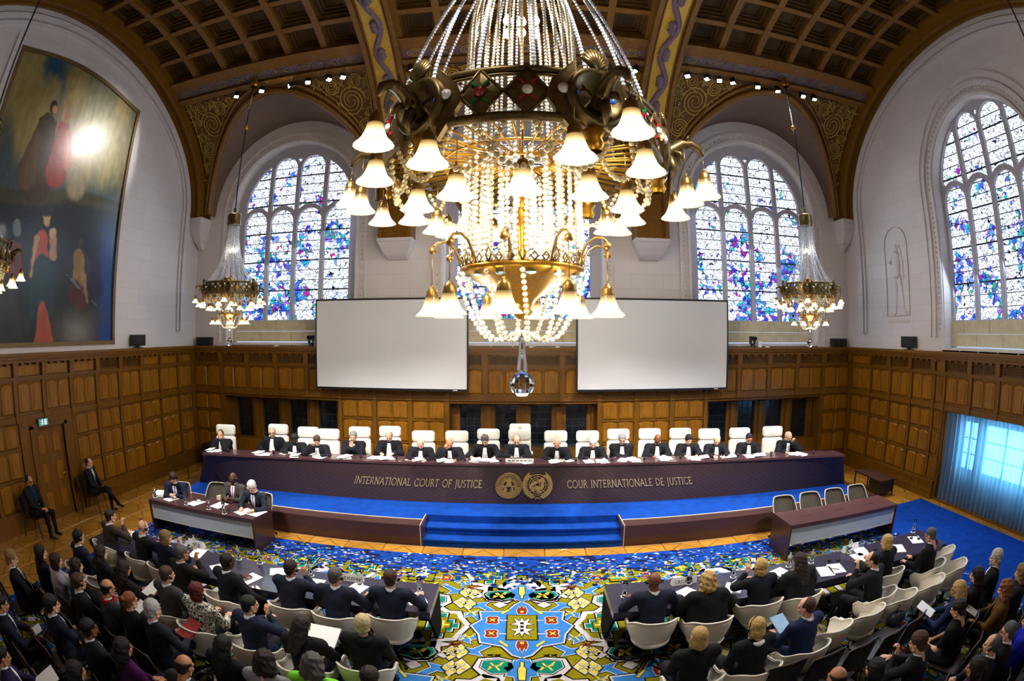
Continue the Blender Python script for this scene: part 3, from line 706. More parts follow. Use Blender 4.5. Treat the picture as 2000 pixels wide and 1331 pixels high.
# ---- painting on the left wall (an invented allegorical scene in the photo's colours)
def painting():
    y0,y1,z0,zt=4.98,9.78,4.05,10.28
    ny,nz=220,300
    Y,Z=np.meshgrid(np.linspace(y0,y1,ny),np.linspace(0,1,nz),indexing='ij')
    top=zt+.32*np.sin(PI*(Y-y0)/(y1-y0)); Zw=z0+(top-z0)*Z
    rs=np.random.RandomState(3)
    def fbm(sy,sz,seed):
        r=np.random.RandomState(seed); out=np.zeros_like(Y)
        for k in range(5):
            n=2**(k+1)+2; g=r.rand(int(n*sy)+2,int(n*sz)+2)
            a=(Y-y0)/(y1-y0)*(g.shape[0]-1.001); b=Z*(g.shape[1]-1.001); i=a.astype(int); j=b.astype(int); fa=a-i; fb_=b-j
            fa=fa*fa*(3-2*fa); fb_=fb_*fb_*(3-2*fb_)
            out+=(g[i,j]*(1-fa)*(1-fb_)+g[i+1,j]*fa*(1-fb_)+g[i,j+1]*(1-fa)*fb_+g[i+1,j+1]*fa*fb_)/2**(k+1)
        return out
    f1,f2=fbm(1,1,1),fbm(1,.5,5)
    f3=fbm(9,9,21); f4=fbm(14,3,33)
    C=np.zeros(Y.shape+(3,))
    def lay(mask,c): 
        nonlocal C
        c=np.array(s2l(c)); m_=np.clip(mask,0,1)[...,None]; C=C*(1-m_)+c*m_
    def sm(x,a,b): t=np.clip((x-a)/(b-a),0,1); return t*t*(3-2*t)
    lay(np.ones_like(Y),'3b4a52')
    lay(sm(Zw+f1*2,8.4,9.8)*.9,'6e6a52'); lay(sm(f2,.45,.6)*sm(Zw,7.6,8.4),'8a7a4c'); lay(sm(f1,.5,.62)*sm(7.3-Y,0,1)*sm(Zw,7.4,8),'27465e')
    d=np.hypot((Y-8.5)/1.5,(Zw-9.0)/1.3); lay((1-sm(d,.1,1.15))*.95,'c9bf98'); lay((1-sm(d,0,.6))*.8,'e0dcc0')
    # rock ledge
    edge=7.1+.42*sm(Y,5.3,8.6)+.5*sm(Y,8.2,9.0)*0+.25*f2
    lay(1-sm(Zw,edge-.05,edge+.08),'3c3a22'); lay((1-sm(Zw,edge-.45,edge-.2)),'15181c')
    lay((1-sm(Zw,edge-.5,edge-.2))*sm(f1,.42,.6)*.6,'26262a')
    lay(sm(Y,8.9,9.5)*(1-sm(Zw,6.6,7.3)),'173a7a'); lay(sm(f2,.5,.62)*sm(Y,7.6,8.6)*(1-sm(Zw,6.2,6.7))*.8,'1f3f78')
    lay((1-sm(Zw,4.4,5.4))*sm(f1,.4,.6)*.7,'2e2a24')
    def blob(pts,c,soft=.03,a=1):
        nonlocal C
        D=np.full(Y.shape,9.)
        for (p,q,ra,rb) in pts:
            p=np.array(p);q=np.array(q); v=q-p; L=(v**2).sum()+1e-9
            t=np.clip(((Y-p[0])*v[0]+(Zw-p[1])*v[1])/L,0,1); dd=np.hypot(Y-p[0]-v[0]*t,Zw-p[1]-v[1]*t)-(ra+(rb-ra)*t); D=np.minimum(D,dd+ .10*(f3-.5)+.05*(f1-.5))
        lay((1-sm(D,-soft,soft))*a,c)
    blob([((6.5,8.9),(6.5,7.7),.3,.62)],'3d2c1e'); blob([((6.25,8.6),(6.2,7.6),.12,.3)],'57412c',.08); blob([((6.55,9.42),(6.57,9.3),.13,.12)],'2a1c14'); blob([((6.6,9.35),(6.62,9.3),.08,.08)],'a9744e')
    blob([((7.1,9.0),(7.15,7.9),.2,.36)],'8e2f22'); blob([((7.3,8.9),(7.5,8.2),.1,.16)],'b4503a',.06); blob([((7.1,9.3),(7.1,9.22),.11,.1)],'9c6848'); blob([((7.0,9.2),(6.9,9.62),.06,.05)],'a9744e'); blob([((7.6,8.95),(7.62,8.9),.1,.1)],'a7674a')
    blob([((7.8,8.3),(7.95,7.75),.22,.35)],'9a8a70',.1,.8); blob([((8.0,8.7),(8.0,8.6),.09,.09)],'a08060',.05,.8)
    blob([((7.0,6.3),(7.1,5.8),.2,.24)],'b54a22'); blob([((7.12,5.7),(7.15,4.9),.3,.42)],'12302e'); blob([((7.2,4.8),(7.25,4.1),.14,.3)],'a04432')
    blob([((7.5,5.6),(7.45,4.9),.14,.16)],'0e2a34'); blob([((7.1,6.85),(7.1,6.75),.12,.1)],'b98d62'); blob([((7.02,6.95),(7.2,6.98),.1,.1)],'20242a'); blob([((6.85,6.3),(6.75,5.5),.07,.05)],'b98d62')
    blob([((7.42,6.3),(7.46,6.0),.13,.13)],'b78468'); blob([((7.38,6.52),(7.38,6.48),.1,.1)],'c29872')
    blob([((8.38,6.05),(8.45,5.5),.2,.22)],'8a6428'); blob([((8.4,6.46),(8.4,6.42),.1,.1)],'3c2a1c'); blob([((8.6,5.6),(8.8,5.0),.1,.06)],'8a6a4c'); blob([((8.35,5.2),(8.5,5.0),.3,.25)],'4a1c1c',.08)
    blob([((8.0,5.6),(9.3,4.85),.02,.02)],'6a6a70',.015); blob([((9.0,5.9),(9.15,5.3),.25,.2)],'241c3c',.1)
    blob([((6.2,6.0),(6.25,5.5),.16,.2)],'6c2418'); blob([((6.15,6.5),(6.17,6.4),.13,.12)],'6a7478'); blob([((5.6,6.2),(5.7,5.6),.3,.2)],'4c4a48',.1); blob([((5.7,6.35),(5.7,6.3),.12,.12)],'7c8488')
    blob([((5.7,5.0),(6.5,4.4),.4,.3)],'2c2824',.15,.8); blob([((8.2,4.6),(8.7,4.4),.3,.25)],'2a2c30',.12,.8)
    C*=(.62+.42*fbm(8,8,9)+.42*f4)[...,None]; C*=np.array([.95,.97,.9])
    me=bpy.data.meshes.new('canvas'); idx=np.arange(ny*nz).reshape(ny,nz)
    co=np.stack([np.full(Y.shape,XL+.05),Y,Zw],-1).reshape(-1,3)
    q=np.stack([idx[:-1,:-1],idx[1:,:-1],idx[1:,1:],idx[:-1,1:]],-1).reshape(-1,4)
    me.from_pydata(co,[],q.tolist()); ca=me.color_attributes.new('paint','FLOAT_COLOR','POINT')
    ca.data.foreach_set('color',np.c_[C.reshape(-1,3),np.ones(ny*nz)].ravel())
    m,nt,b=_new('oil_paint'); a=nt.nodes.new('ShaderNodeAttribute'); a.attribute_name='paint'; nt.links.new(a.outputs['Color'],b.inputs['Base Color']); b.inputs['Roughness'].default_value=.26; b.inputs['Specular IOR Level'].default_value=.5
    n=noise(nt,coord(nt,kind='Position'),25,3); bump(nt,n.outputs[0],b,.2,.01)
    me.materials.append(m)
    t=thing('painting','tall arched oil painting of robed figures above and below a dark rock ledge','painting',(0,0,0))
    obj('canvas',me,t)
    for nm,w_,d,mt in (('frame',.1,.1,plain('bronze_frame','6a5432',.5,.3)),('outer_frame',.26,.06,STONE)):
        m=MB(); base=[(y0,z0),(y1,z0),(y1,zt)]+[(y1-(y1-y0)*i/16,zt+.32*sin(PI*i/16)) for i in range(1,16)]+[(y0,zt)]
        c=((y0+y1)/2,7.2); off=.0 if nm=='frame' else .09
        def gro(p,g): return (p[0]+(g if p[0]>c[0]+2.3 else -g if p[0]<c[0]-2.3 else 0),p[1]+(g if p[1]>9 else -g))
        m.prism([gro(p,w_+off) for p in base],[[gro(p,off) for p in base][::-1]],lambda s,z,dd:(XL+dd,s,z),0,d)
        m.build(nm,mt,t)
painting()
# ---- carved figure in the right-hand stone wall
def relief():
    t=thing('stone_relief','shallow carved standing figure in an arched niche beside the big side window','relief',(XR,11.3,4.78))
    NS=plain('niche_stone','bfb09c',.85,var=.05)
    m=MB(); lp=[(-.52,0),(.52,0),(.52,2.0)]+[(.52*cos(PI*i/14),2.0+.52*sin(PI*i/14)) for i in range(1,14)]+[(-.52,2.0)]
    lo=[(a*1.04,b*1.01-.01) for a,b in lp]
    m.prism(lo,[lp[::-1]],lambda s,z,d:(-d,-s,z),0,.03); m.build('niche_edge',NS,t)
    m=MB(); T=Matrix.Diagonal((.45,1,1,1))
    def tb(pts,r):
        k=len(m.v); m.tube([(0,-a,b) for a,b in pts],r,8); 
        for i in range(k,len(m.v)): v=m.v[i]; m.v[i]=(v[0]*.55,v[1],v[2])
    tb([(0,2.02),(0,1.9),(0,1.8)],[.04,.1,.06]); tb([(0,1.82),(0,1.7),(.0,1.45),(-.02,1.2),(-.02,1.05)],[.06,.19,.2,.15,.19])
    tb([(-.1,1.1),(-.12,.6),(-.12,.1),(-.2,.03)],[.13,.09,.05,.05]); tb([(.06,1.1),(.16,.65),(.26,.2),(.4,.02)],[.13,.09,.05,.05])
    tb([(-.16,1.66),(-.3,1.5),(-.12,1.72),(-.06,1.9)],[.07,.06,.05,.04]); tb([(.18,1.66),(.27,1.35),(.3,1.05)],[.07,.05,.04]); tb([(.1,1.98),(.2,1.8),(.28,1.3),(.3,1.0)],[.05,.06,.05,.02])
    m.build('carved_figure',STONE,t)
    m=MB()
    for k in range(11): m.box(-.006,-.5+k*.095,-.22,.0,-.44+k*.095,-.2); m.box(-.006,-.49+k*.095,-.2,.0,-.47+k*.095,-.1)
    m.build('carved_inscription',NS,t)
relief()
# ---- curtain and the windows behind it
m=MB()
for y in (4.9,5.6,6.3,7.0,8.35): m.box(XR+.37,y-.02,.95,XR+.42,y+.02,2.12)
for z in (1.34,1.73): m.box(XR+.37,3,z-.015,XR+.42,9.15,z+.015)
cw=struct('window_5',m,OAKD)
MB().box(XR+.43,8.12,.95,XR+.44,8.58,2.12).build('pane',emit('daylight_pane',(.72,.86,1),13),cw); MB().box(XR+.43,4.0,.95,XR+.44,7.75,2.12).build('pane',emit('daylight_pane',(.72,.86,1),13),cw)
m=MB(); m.box(XR+.42,8.58,.5,XR+.5,9.15,2.36).box(XR+.42,7.75,.5,XR+.5,8.12,2.36).box(XR+.42,3,2.12,XR+.5,9.15,2.36).box(XR+.42,3,.5,XR+.5,9.15,.95); struct('window_jamb',m,STONE,cw)
m=MB().box(XR+.3,3,.0,XR+.5,9.15,.75); struct('window_sill',m,STONE,cw)
def curtain():
    t=thing('curtain','full-length translucent grey curtain drawn across the low window','curtain',(XR+.1,9.1,0))
    n=640; L=6.2
    def fn(u,v):
        y=-L*u; ph=u*L*2*PI/.165
        x=.075*sin(ph+.9*sin(u*37))+.02*sin(ph*2.3+2)*v; return (x*(.5+.5*(1-v)) ,y,2.36*v+.01*sin(ph)*(1-v))
    m=MB(); m.grid(fn,n,6)
    mt,nt,b=_new('curtain_cloth'); nt.nodes.remove(b)
    d=nt.nodes.new('ShaderNodeBsdfDiffuse'); tr=nt.nodes.new('ShaderNodeBsdfTranslucent'); mx=nt.nodes.new('ShaderNodeMixShader')
    c=(.30,.34,.36); d.inputs[0].default_value=(*c,1); tr.inputs[0].default_value=(.10,.36,.62,1); mx.inputs[0].default_value=.55
    tp=nt.nodes.new('ShaderNodeBsdfTransparent'); tp.inputs[0].default_value=(.25,.6,.9,1); m2=nt.nodes.new('ShaderNodeMixShader'); m2.inputs[0].default_value=.12
    nt.links.new(d.outputs[0],mx.inputs[1]); nt.links.new(tr.outputs[0],mx.inputs[2]); nt.links.new(mx.outputs[0],m2.inputs[1]); nt.links.new(tp.outputs[0],m2.inputs[2])
    nt.links.new(m2.outputs[0],nt.nodes['Material Output'].inputs[0])
    m.build('curtain_cloth',mt,t)
    MB().tube([(0,.05,2.34),(0,-L,2.34)],.015,6).build('curtain_rail',BLACK,t)
curtain()
# ---- track lights
SPOTM=emit('lamp_lens',(1,.93,1),40)
tr=thing('lighting_track','thin black lighting track along the vault frieze carrying spotlights','track',(0,0,0),group=None)
ty,tz=vp(49.6,-.16)
for (a,b) in ((-9.2,-4.0),(-3.0,3.2),(4.1,9.2)): MB().tube([(a,ty,tz),(b,ty,tz)],.012,5).build('rail',BLACK,tr)
names=['second spotlight from the painting wall','first spotlight beside the painting wall']
for i,x in enumerate(TRACK):
    tg=Vector(TRT[i]); loc=Vector((x,ty-.02,tz-.12)); dr_=(tg-loc).normalized()
    q=dr_.to_track_quat('-Z','Y').to_euler()
    side='left' if x<-3 else 'right' if x>3.5 else 'middle'
    idx=[k for k in range(len(TRACK)) if (('left' if TRACK[k]<-3 else 'right' if TRACK[k]>3.5 else 'middle')==side)].index(i)
    o_=['first','second','third','fourth','fifth','sixth','seventh','eighth'][idx]
    t=thing('spotlight','small lit spotlight, %s from the painting wall on the %s vault track'%(o_,{'left':'painting-side','right':'curtain-side','middle':'middle'}[side]),'spotlight',loc,0,'spotlights under the vault frieze')
    t.rotation_euler=q
    m=MB(); m.box(-.07,-.055,-.02,.07,.055,.14); m.box(-.075,-.06,-.05,-.068,.06,.0); m.box(.068,-.06,-.05,.075,.06,.0); m.build('lamp_head',BLACK,t)
    MB().box(-.06,-.048,-.03,.06,.048,-.02).build('lens',SPOTM,t)
    MB().tube([(0,0,.14),(0,0,.2)],.012,6).build('stem',BLACK,t)
    light('SPOT','spotlight_beam',loc+dr_*.06,SPOT_W*(1.6 if tg.y>9 else .9),(1,.94,.9),tg,.05,42,.6)
# ================================================================ carpet, dais, bench, tables
BLUEC=plain('blue_carpet','0a3888',.95,var=.18,scale=5,spec=.1)
DW=wood('dark_oak','2c1b1a','4a2f2c',(1,8,8),.35,6,.2)
DWT=wood('dark_table_top','38252a','583a3c',(1,8,8),.28,5,.35)
DT2=wood('slate_table_top','1e1b2c','37324c',(1,8,8),.3,5,.3)
NEAR=plain('near_black_wood','08060a',.85,var=.2,spec=.1)
PAPER=plain('paper','f2f2f2',.8,var=.01)
CREAM=plain('cream_edge','c9bfae',.5)
PAL=dict(o='7c7610',b='3576ba',w='bdb9be',n='12183c',g='0f7460',r='7c2c14',y='ccbe50',k='1a1208',d='123a8c',s='9a8c98',t='2c9c90')
PK=list(PAL); PM=[plain('carpet_'+{'o':'olive','b':'sky','w':'white','n':'navy','g':'green','r':'rust','y':'yellow','k':'outline','d':'blue','s':'grey','t':'teal'}[k],PAL[k],.95,var=.14,scale=9,spec=.08) for k in PK]
def carpet():
    x0,x1,y0,y1=-8.15,8.1,1.0,8.9
    t=thing('patterned_carpet','large olive, blue and white carpet with geometric medallions dissolving into blue','carpet')
    MB().box(x0,y0,-.012,x1,y1,.008).build('base',PM[PK.index('o')],t)
    m=MB(); lay=[0]
    def poly(pts,col,lv):
        z=.009+lv*.0012
        P=[(min(max(a,x0),x1),min(max(b,y0),y1)) for a,b in pts]
        tri=tessellate_polygon([[Vector((a,b,0)) for a,b in P]])
        m.add([(a,b,z) for a,b in P],[tuple(f) for f in tri],PK.index(col))
    def grow(pts,g):
        cx=sum(a for a,b in pts)/len(pts); cy=sum(b for a,b in pts)/len(pts); out=[]
        n=len(pts); A=sum(pts[i][0]*pts[(i+1)%n][1]-pts[(i+1)%n][0]*pts[i][1] for i in range(n)); s=1 if A>0 else -1
        for i in range(n):
            p,q,r=Vector(pts[i-1]),Vector(pts[i]),Vector(pts[(i+1)%n])
            e1=(q-p); e2=(r-q)
            if e1.length<1e-6 or e2.length<1e-6: out.append(tuple(q)); continue
            n1=Vector((e1.y,-e1.x)).normalized()*s; n2=Vector((e2.y,-e2.x)).normalized()*s; b=(n1+n2)
            if b.length<.3: b=n1
            b.normalize(); k=g/max(b.dot(n1),.5); out.append((q.x+b.x*k,q.y+b.y*k))
        return out
    def motif(pts,col,lv,w_=.022,dk=.02,edge='w'):
        if edge:
            poly(grow(pts,w_+dk),'k',lv); poly(grow(pts,w_),edge,lv+1)
        elif dk: poly(grow(pts,dk),'k',lv)
        poly(pts,col,lv+2)
    def mir(pts,sx=1,sy=1): return [(a*sx,b*sy) for a,b in pts]
    def place(pts,c): return [(a+c[0],b+c[1]) for a,b in pts]
    med=[(0,.78),(.1,.68),(.22,.46),(.62,.44),(.58,.2),(.72,.02),(.6,-.2),(.56,-.42),(.26,-.5),(.12,-.72),(0,-.78)]
    med=med+mir(med,-1)[::-1][1:-1]
    hook=[(.44,.4),(.66,.6),(.8,.56),(.74,.7),(.52,.76),(.58,.66),(.38,.46)]
    hook2=[(.6,.12),(.74,.32),(.84,.26),(.86,.38),(.7,.46),(.72,.38),(.58,.3)]
    cross=[(.92,.06),(1.0,.06),(1.0,.16),(1.12,.16),(1.12,.34),(1.24,.34),(1.24,.16),(1.36,.16),(1.36,-.16),(1.24,-.16),(1.24,-.34),(1.12,-.34),(1.12,-.16),(1.0,-.16),(1.0,-.06),(.92,-.06)]
    white=[(.72,.02),(.86,.26),(.92,.44),(1.1,.44),(1.24,.58),(1.44,.5),(1.5,.3),(1.62,.1),(1.62,-.1),(1.5,-.3),(1.4,-.5),(1.5,-.62),(1.3,-.78),(1.16,-.6),(1.16,-.46),(.9,-.4),(.84,-.22),(.76,-.04)]
    white2=mir([(.9,-.5),(1.1,-.58),(1.06,-.78),(1.22,-.96),(1.5,-1.0),(1.62,-.84),(1.62,-.6),(1.4,-.5),(1.2,-.44)],1,1)
    lobe=[(.14,-.9),(.3,-.84),(.5,-.88),(.52,-1.02),(.38,-1.16),(.2,-1.14),(.1,-1.02)]
    star=[(0,-.78),(.07,-.86),(.1,-.84),(.12,-.92),(.18,-.9),(.18,-1.0),(.24,-1.02),(.17,-1.12),(.2,-1.2),(.1,-1.22),(.08,-1.34),(0,-1.4)]
    star=star+mir(star,-1)[::-1][1:-1]
    wbig=[(0,-.82),(.1,-.86),(.3,-.78),(.56,-.82),(.62,-1.04),(.46,-1.26),(.3,-1.26),(.34,-1.46),(.2,-1.6),(0,-1.56)]
    wbig=wbig+mir(wbig,-1)[::-1][1:-1]
    dia=lambda cx,cy,a=.13,b=.17:[(cx-a,cy),(cx,cy-b),(cx+a,cy),(cx,cy+b)]
    def bird(cx,cy,c,col):
        for (p,q) in (((-.09,-.02),(.07,.03)),((-.02,.0),(-.07,.08)),((.03,.02),(.09,.1)),((0,0),(.05,-.09)),((-.04,0),(-.1,-.08))):
            d=Vector(q)-Vector(p); n_=Vector((-d.y,d.x)).normalized()*.012; P=Vector(p);Q=Vector(q)
            poly(place([(P.x+n_.x+cx,P.y+n_.y+cy),(P.x-n_.x+cx,P.y-n_.y+cy),(Q.x-n_.x+cx,Q.y-n_.y+cy),(Q.x+n_.x+cx,Q.y+n_.y+cy)],c),col,6)
    for i in range(-5,6):
        for j in range(-4,3):
            if (i+j)%2: continue
            c=(.05+1.72*i,6.38+1.75*j)
            if not(x0-1<c[0]<x1+1 and y0-1.3<c[1]<y1+1.5): continue
            def ok(p): 
                return all(x0-.0<=a<=x1 for a,b in p) and all(y0<=b<=y1 for a,b in p)
            def M_(pts,*a,**k):
                p=place(pts,c)
                if ok(p): motif(p,*a,**k)
            for sy in (1,-1):
                M_(mir(wbig,1,sy),'w',0,.0,.025,None); M_(grow(mir(wbig,1,sy),-.09),'o' if sy>0 else 'w',1,0,.01 if sy>0 else 0,None)
                for sx in (1,-1): M_(mir(lobe,sx,sy),'g',3,.012,.014); 
                M_(mir(star,1,sy),'b',3,.014,.014)
                M_(mir([(-.04,-1.3),(.04,-1.3),(.05,-1.05),(.02,-1.0),(.02,-.9),(-.02,-.9),(-.02,-1.0),(-.05,-1.05)],1,sy),'y',6,0,.012,None)
                for sx in (1,-1):
                    bird(sx*.33,sy*1.0,c,'y')
            for sx in (1,-1):
                if i%1==0: M_(mir(white,sx,1),'w',0,.0,.025,None); M_(mir(white2,sx,1),'w',0,0,.025,None); M_(grow(mir(white,sx,1),-.085),'o',1,0,.012,None)
                M_(mir(cross,sx,1),'g',3,.02,.02)
                M_(mir([(1.03,.08),(1.09,.08),(1.09,.22),(1.2,.22),(1.2,.08),(1.28,.08),(1.28,-.08),(1.2,-.08),(1.2,-.22),(1.09,-.22),(1.09,-.08),(1.03,-.08)],sx,1),'o',6,0,.014,None)
                M_(mir([(1.05,.02),(1.12,.02),(1.12,.12),(1.16,.12),(1.16,.02),(1.24,.02),(1.24,-.02),(1.16,-.02),(1.16,-.12),(1.12,-.12),(1.12,-.02),(1.05,-.02)],sx,1),'y',9,0,0,None)
                M_(mir([(1.2,-.62),(1.44,-.66),(1.56,-.78),(1.4,-.92),(1.22,-.86),(1.14,-.74)],sx,1),'g',3,.012,.014); bird(sx*1.36,-.76,c,'y')
                for sy in (1,-1):
                    M_(mir(hook,sx,sy),'b',2,.016,.014); M_(mir(hook2,sx,sy),'b',2,.014,.012)
                    for cy in (.72,1.08) :
                        cx=.94-(.04 if cy>1 else 0)
                        M_(dia(sx*cx,sy*cy,.11,.15),'y',3,.02,.014)
                        for q in range(4):
                            a=PI/4+q*PI/2; M_([(sx*cx,sy*cy),(sx*cx+.05*cos(a-.3),sy*cy+.06*sin(a-.3)),(sx*cx+.08*cos(a),sy*cy+.09*sin(a)),(sx*cx+.05*cos(a+.3),sy*cy+.06*sin(a+.3))],'w',6,0,.006,None)
                bird(sx*.74,.4,c,'y'); bird(sx*.74,-.3,c,'y'); bird(sx*.9,-.5,c,'r')
                M_(dia(sx*1.02,-.78,.09,.07),'w',3,.01,.014); M_(dia(sx*.34,.68,.1,.09),'w',3,.01,.012)
                for cx,cy in ((.32,-.74),(.42,-.74)): M_([(sx*cx-.05,cy-.03),(sx*cx,cy-.01),(sx*cx+.05,cy-.04),(sx*cx+.03,cy),(sx*cx+.05,cy+.04),(sx*cx,cy+.02),(sx*cx-.05,cy+.03),(sx*cx-.02,cy)],'k',3,0,0,None)
            M_(med,'b',4,.025,.02)
            M_([(-.21,-.34),(.21,-.34),(.21,.34),(-.21,.34)],'o',8,.0,.02,None)
            M_([(0,-.27),(.03,-.16),(.12,-.25),(.08,-.12),(.16,-.07),(.06,-.05),(.06,.05),(.16,.07),(.08,.12),(.12,.25),(.03,.16),(0,.27),(-.03,.16),(-.12,.25),(-.08,.12),(-.16,.07),(-.06,.05),(-.06,-.05),(-.16,-.07),(-.08,-.12),(-.12,-.25),(-.03,-.16)],'w',11,0,.014,None)
            for q in (-.1,0,.1): M_([(-.025,q-.03),(.025,q-.03),(.025,q+.03),(-.025,q+.03)],'k',13,0,0,None)
            for sx in (1,-1):
                for sy in (1,-1):
                    cx,cy=sx*.43,sy*.19
                    M_([(cx-.09,cy-.07),(cx-.05,cy-.11),(cx,cy-.09),(cx+.05,cy-.11),(cx+.09,cy-.07),(cx+.07,cy),(cx+.09,cy+.07),(cx+.05,cy+.11),(cx,cy+.09),(cx-.05,cy+.11),(cx-.09,cy+.07),(cx-.07,cy)],'r',8,.014,.0)
                    M_([(cx-.05,cy-.06),(cx,cy-.02),(cx+.05,cy-.06),(cx+.02,cy),(cx+.05,cy+.06),(cx,cy+.02),(cx-.05,cy+.06),(cx-.02,cy)],'y',11,0,0,None)
                    M_([(sx*.22,sy*.19-.012),(sx*.33,sy*.19-.012),(sx*.33,sy*.19+.012),(sx*.22,sy*.19+.012)],'w',8,0,0,None)
                    M_([(sx*.18,sy*.5),(sx*.2,sy*.54),(sx*.32,sy*.4),(sx*.29,sy*.37)],'y',8,0,.006,None)
            for sy in (1,-1):
                M_(mir([(-.06,.38),(.06,.38),(.08,.5),(.05,.62),(.03,.55),(0,.66),(-.03,.55),(-.05,.62),(-.08,.5)],1,sy),'r',8,.012,0)
                M_([(-.025,sy*.44-.02),(.025,sy*.44-.02),(.025,sy*.44+.03),(-.025,sy*.44+.03)],'y',11,0,0,None)
    m.build('woven_pattern',PM,t,kind='stuff')
    # the edge where the pattern breaks up into blue
    m=MB(); rr=random.Random(5)
    def chip(x,y,s,col,lv):
        n=rr.choice((5,6,7)); a0=rr.random()*6; z=.0265+lv*.0006+rr.random()*.0004
        P=[(min(max(x+s*(.5+.7*rr.random())*1.3*cos(a0+2*PI*k/n),x0),x1),min(max(y+s*.75*(.5+.7*rr.random())*sin(a0+2*PI*k/n),y0),y1),z) for k in range(n)]
        m.add(P,[tuple(range(n))],PK.index(col))
    N=0
    for k in range(52000):
        x=x0+(x1-x0)*rr.random(); y=y0+(y1-y0)*rr.random()
        dn=min(y1-y,(x1-x)*.9,(x-x0)*1.2)          # distance from the dissolving edges
        if dn>1.45: continue
        f=1-dn/1.45
        if rr.random()<min(1,f*f*1.9):
            if rr.random()<.5+.42*f: chip(x,y,.028+.03*rr.random()+.075*f**3,'d' if rr.random()<.75 else 'n',0 if rr.random()<.5 else 1)
            else: chip(x,y,.018+.024*rr.random(),rr.choice('wwwwbbtoss') if f>.5 else rr.choice('wwbbtoyg'),2+rr.random())
    for k in range(14): # solid blue strip at the very rim
        pass
    def strip(a,b,c,d): m.add([(a,b,.0262),(c,b,.0262),(c,d,.0262),(a,d,.0262)],[(0,1,2,3)],PK.index('d'))
    strip(x0,y1-.13,x1,y1); strip(x0,y0,x0+.1,y1); strip(x1-.15,y0,x1,y1)
    m.build('scattered_chips',PM,t,kind='stuff')
carpet()
tag(MB().box(8.1,1,-.012,10.45,9.42,.01).build('blue_carpet',BLUEC),'plain bright blue carpet in front of the curtained window','carpet')
# ---- dais
DZ=.45; DX0,DX1=-8.36,8.44; YF=9.33
t=thing('dais','long low dais faced in dark wood with a blue carpeted top and three steps','dais')
MB().box(DX0,YF,0,-1.94,YF+.34,DZ).box(DX0,YF+.34,0,DX0+.25,13.8,DZ).box(-1.94,YF,0,-1.9,9.98,DZ).build('wooden_casing',DW,t)
MB().box(2.07,YF,0,DX1,YF+.34,DZ).box(DX1-.25,YF+.34,0,DX1,13.8,DZ).box(2.03,YF,0,2.07,9.98,DZ).build('wooden_casing',DW,t)
m=MB(); m.box(DX0+.25,9.97,.1,DX1-.25,13.8,DZ+.006)
for a,b in ((DX0+.25,-1.94),(2.07,DX1-.25)): m.box(a,YF+.34,.1,b,9.97,DZ+.006)
m.build('carpeted_top',BLUEC,t)
for k in range(2):
    m=MB(); y0=YF+.32*k; m.box(-1.9,y0,0,2.03,9.98,.15*(k+1)); m.box(-1.9,y0-.015,.15*(k+1)-.04,2.03,y0+.02,.15*(k+1)+.004); m.build('step',BLUEC,t)
for a,b in ((DX0+.25,-1.95),(2.08,DX1-.25)): MB().box(a,YF+.33,DZ,b,YF+.345,DZ+.012).build('edge_trim',CREAM,t)
for x in (-1.95,2.06): MB().box(x,YF,DZ,x+.012,9.98,DZ+.012).box(x,YF-.006,0,x+.012,YF+.01,DZ+.006).build('edge_trim',CREAM,t)
# ---- judges' bench
def byt(x): return 10.87-.0085*x*x-.00009*x**4
def byb(x): return 10.80-.0042*x*x
BT=1.33
def bf(u,v,off=0):
    """point of the bench front, u -1..1 along it, v 0..1 up it"""
    xb=.1+8.18*u; xt=.12+7.62*u; x=xb+(xt-xb)*v
    return Vector((x,byb(xb)+(byt(xt)-byb(xb))*v-off,DZ+(BT-DZ)*v))
t=thing('judges_bench','long curved dark wooden judges bench with gold lettering and two round emblems','bench')
mt,nt,b=_new('herringbone_wood'); v=coord(nt,(1,.3,1.5),'Position')
w1=nt.nodes.new('ShaderNodeTexWave'); w1.inputs['Scale'].default_value=4.2; w1.inputs['Distortion'].default_value=.6; w1.bands_direction='DIAGONAL'; w1.wave_profile='SAW'
sx_=nt.nodes.new('ShaderNodeSeparateXYZ'); nt.links.new(v,sx_.inputs[0]); ab_=nt.nodes.new('ShaderNodeMath'); ab_.operation='ABSOLUTE'; nt.links.new(sx_.outputs[0],ab_.inputs[0]); cb_=nt.nodes.new('ShaderNodeCombineXYZ'); nt.links.new(ab_.outputs[0],cb_.inputs[0]); nt.links.new(sx_.outputs[2],cb_.inputs[2])
mp_=nt.nodes.new('ShaderNodeMapping'); nt.links.new(cb_.outputs[0],mp_.inputs[0]); mp_.inputs['Scale'].default_value=(1,0,1); nt.links.new(mp_.outputs[0],w1.inputs[0])
ch=nt.nodes.new('ShaderNodeTexChecker'); ch.inputs['Scale'].default_value=3.2; m3=nt.nodes.new('ShaderNodeMapping'); m3.inputs['Rotation'].default_value=(0,rad(45),0); nt.links.new(coord(nt,(1,.0,1),'Position'),m3.inputs[0]); nt.links.new(m3.outputs[0],ch.inputs[0])
n_=noise(nt,coord(nt,(6,6,20),'Position'),3,4)
c1=ramp(nt,w1.outputs[0],((.06,s2l('120c0c')),(.2,s2l('2e2020')),(1,s2l('3e2c2a')))); c2=ramp(nt,n_.outputs[0],((.3,s2l('281c1c')),(.7,s2l('423030'))))
nt.links.new(mix(nt,.5,c1,c2),b.inputs['Base Color']); b.inputs['Roughness'].default_value=.42; bump(nt,w1.outputs[0],b,.4,.01); HERR=mt
m=MB(); m.grid(lambda u,v:bf(-1+2*u,v),60,4)
m.build('front_panel',HERR,t)
for s in (-1,1):
    a,b_=bf(s,0),bf(s,1); MB().add([a,b_,b_+Vector((0,.52,0)),a+Vector((0,.5,0))],[(0,1,2,3)]).build('end_panel',DW,t)
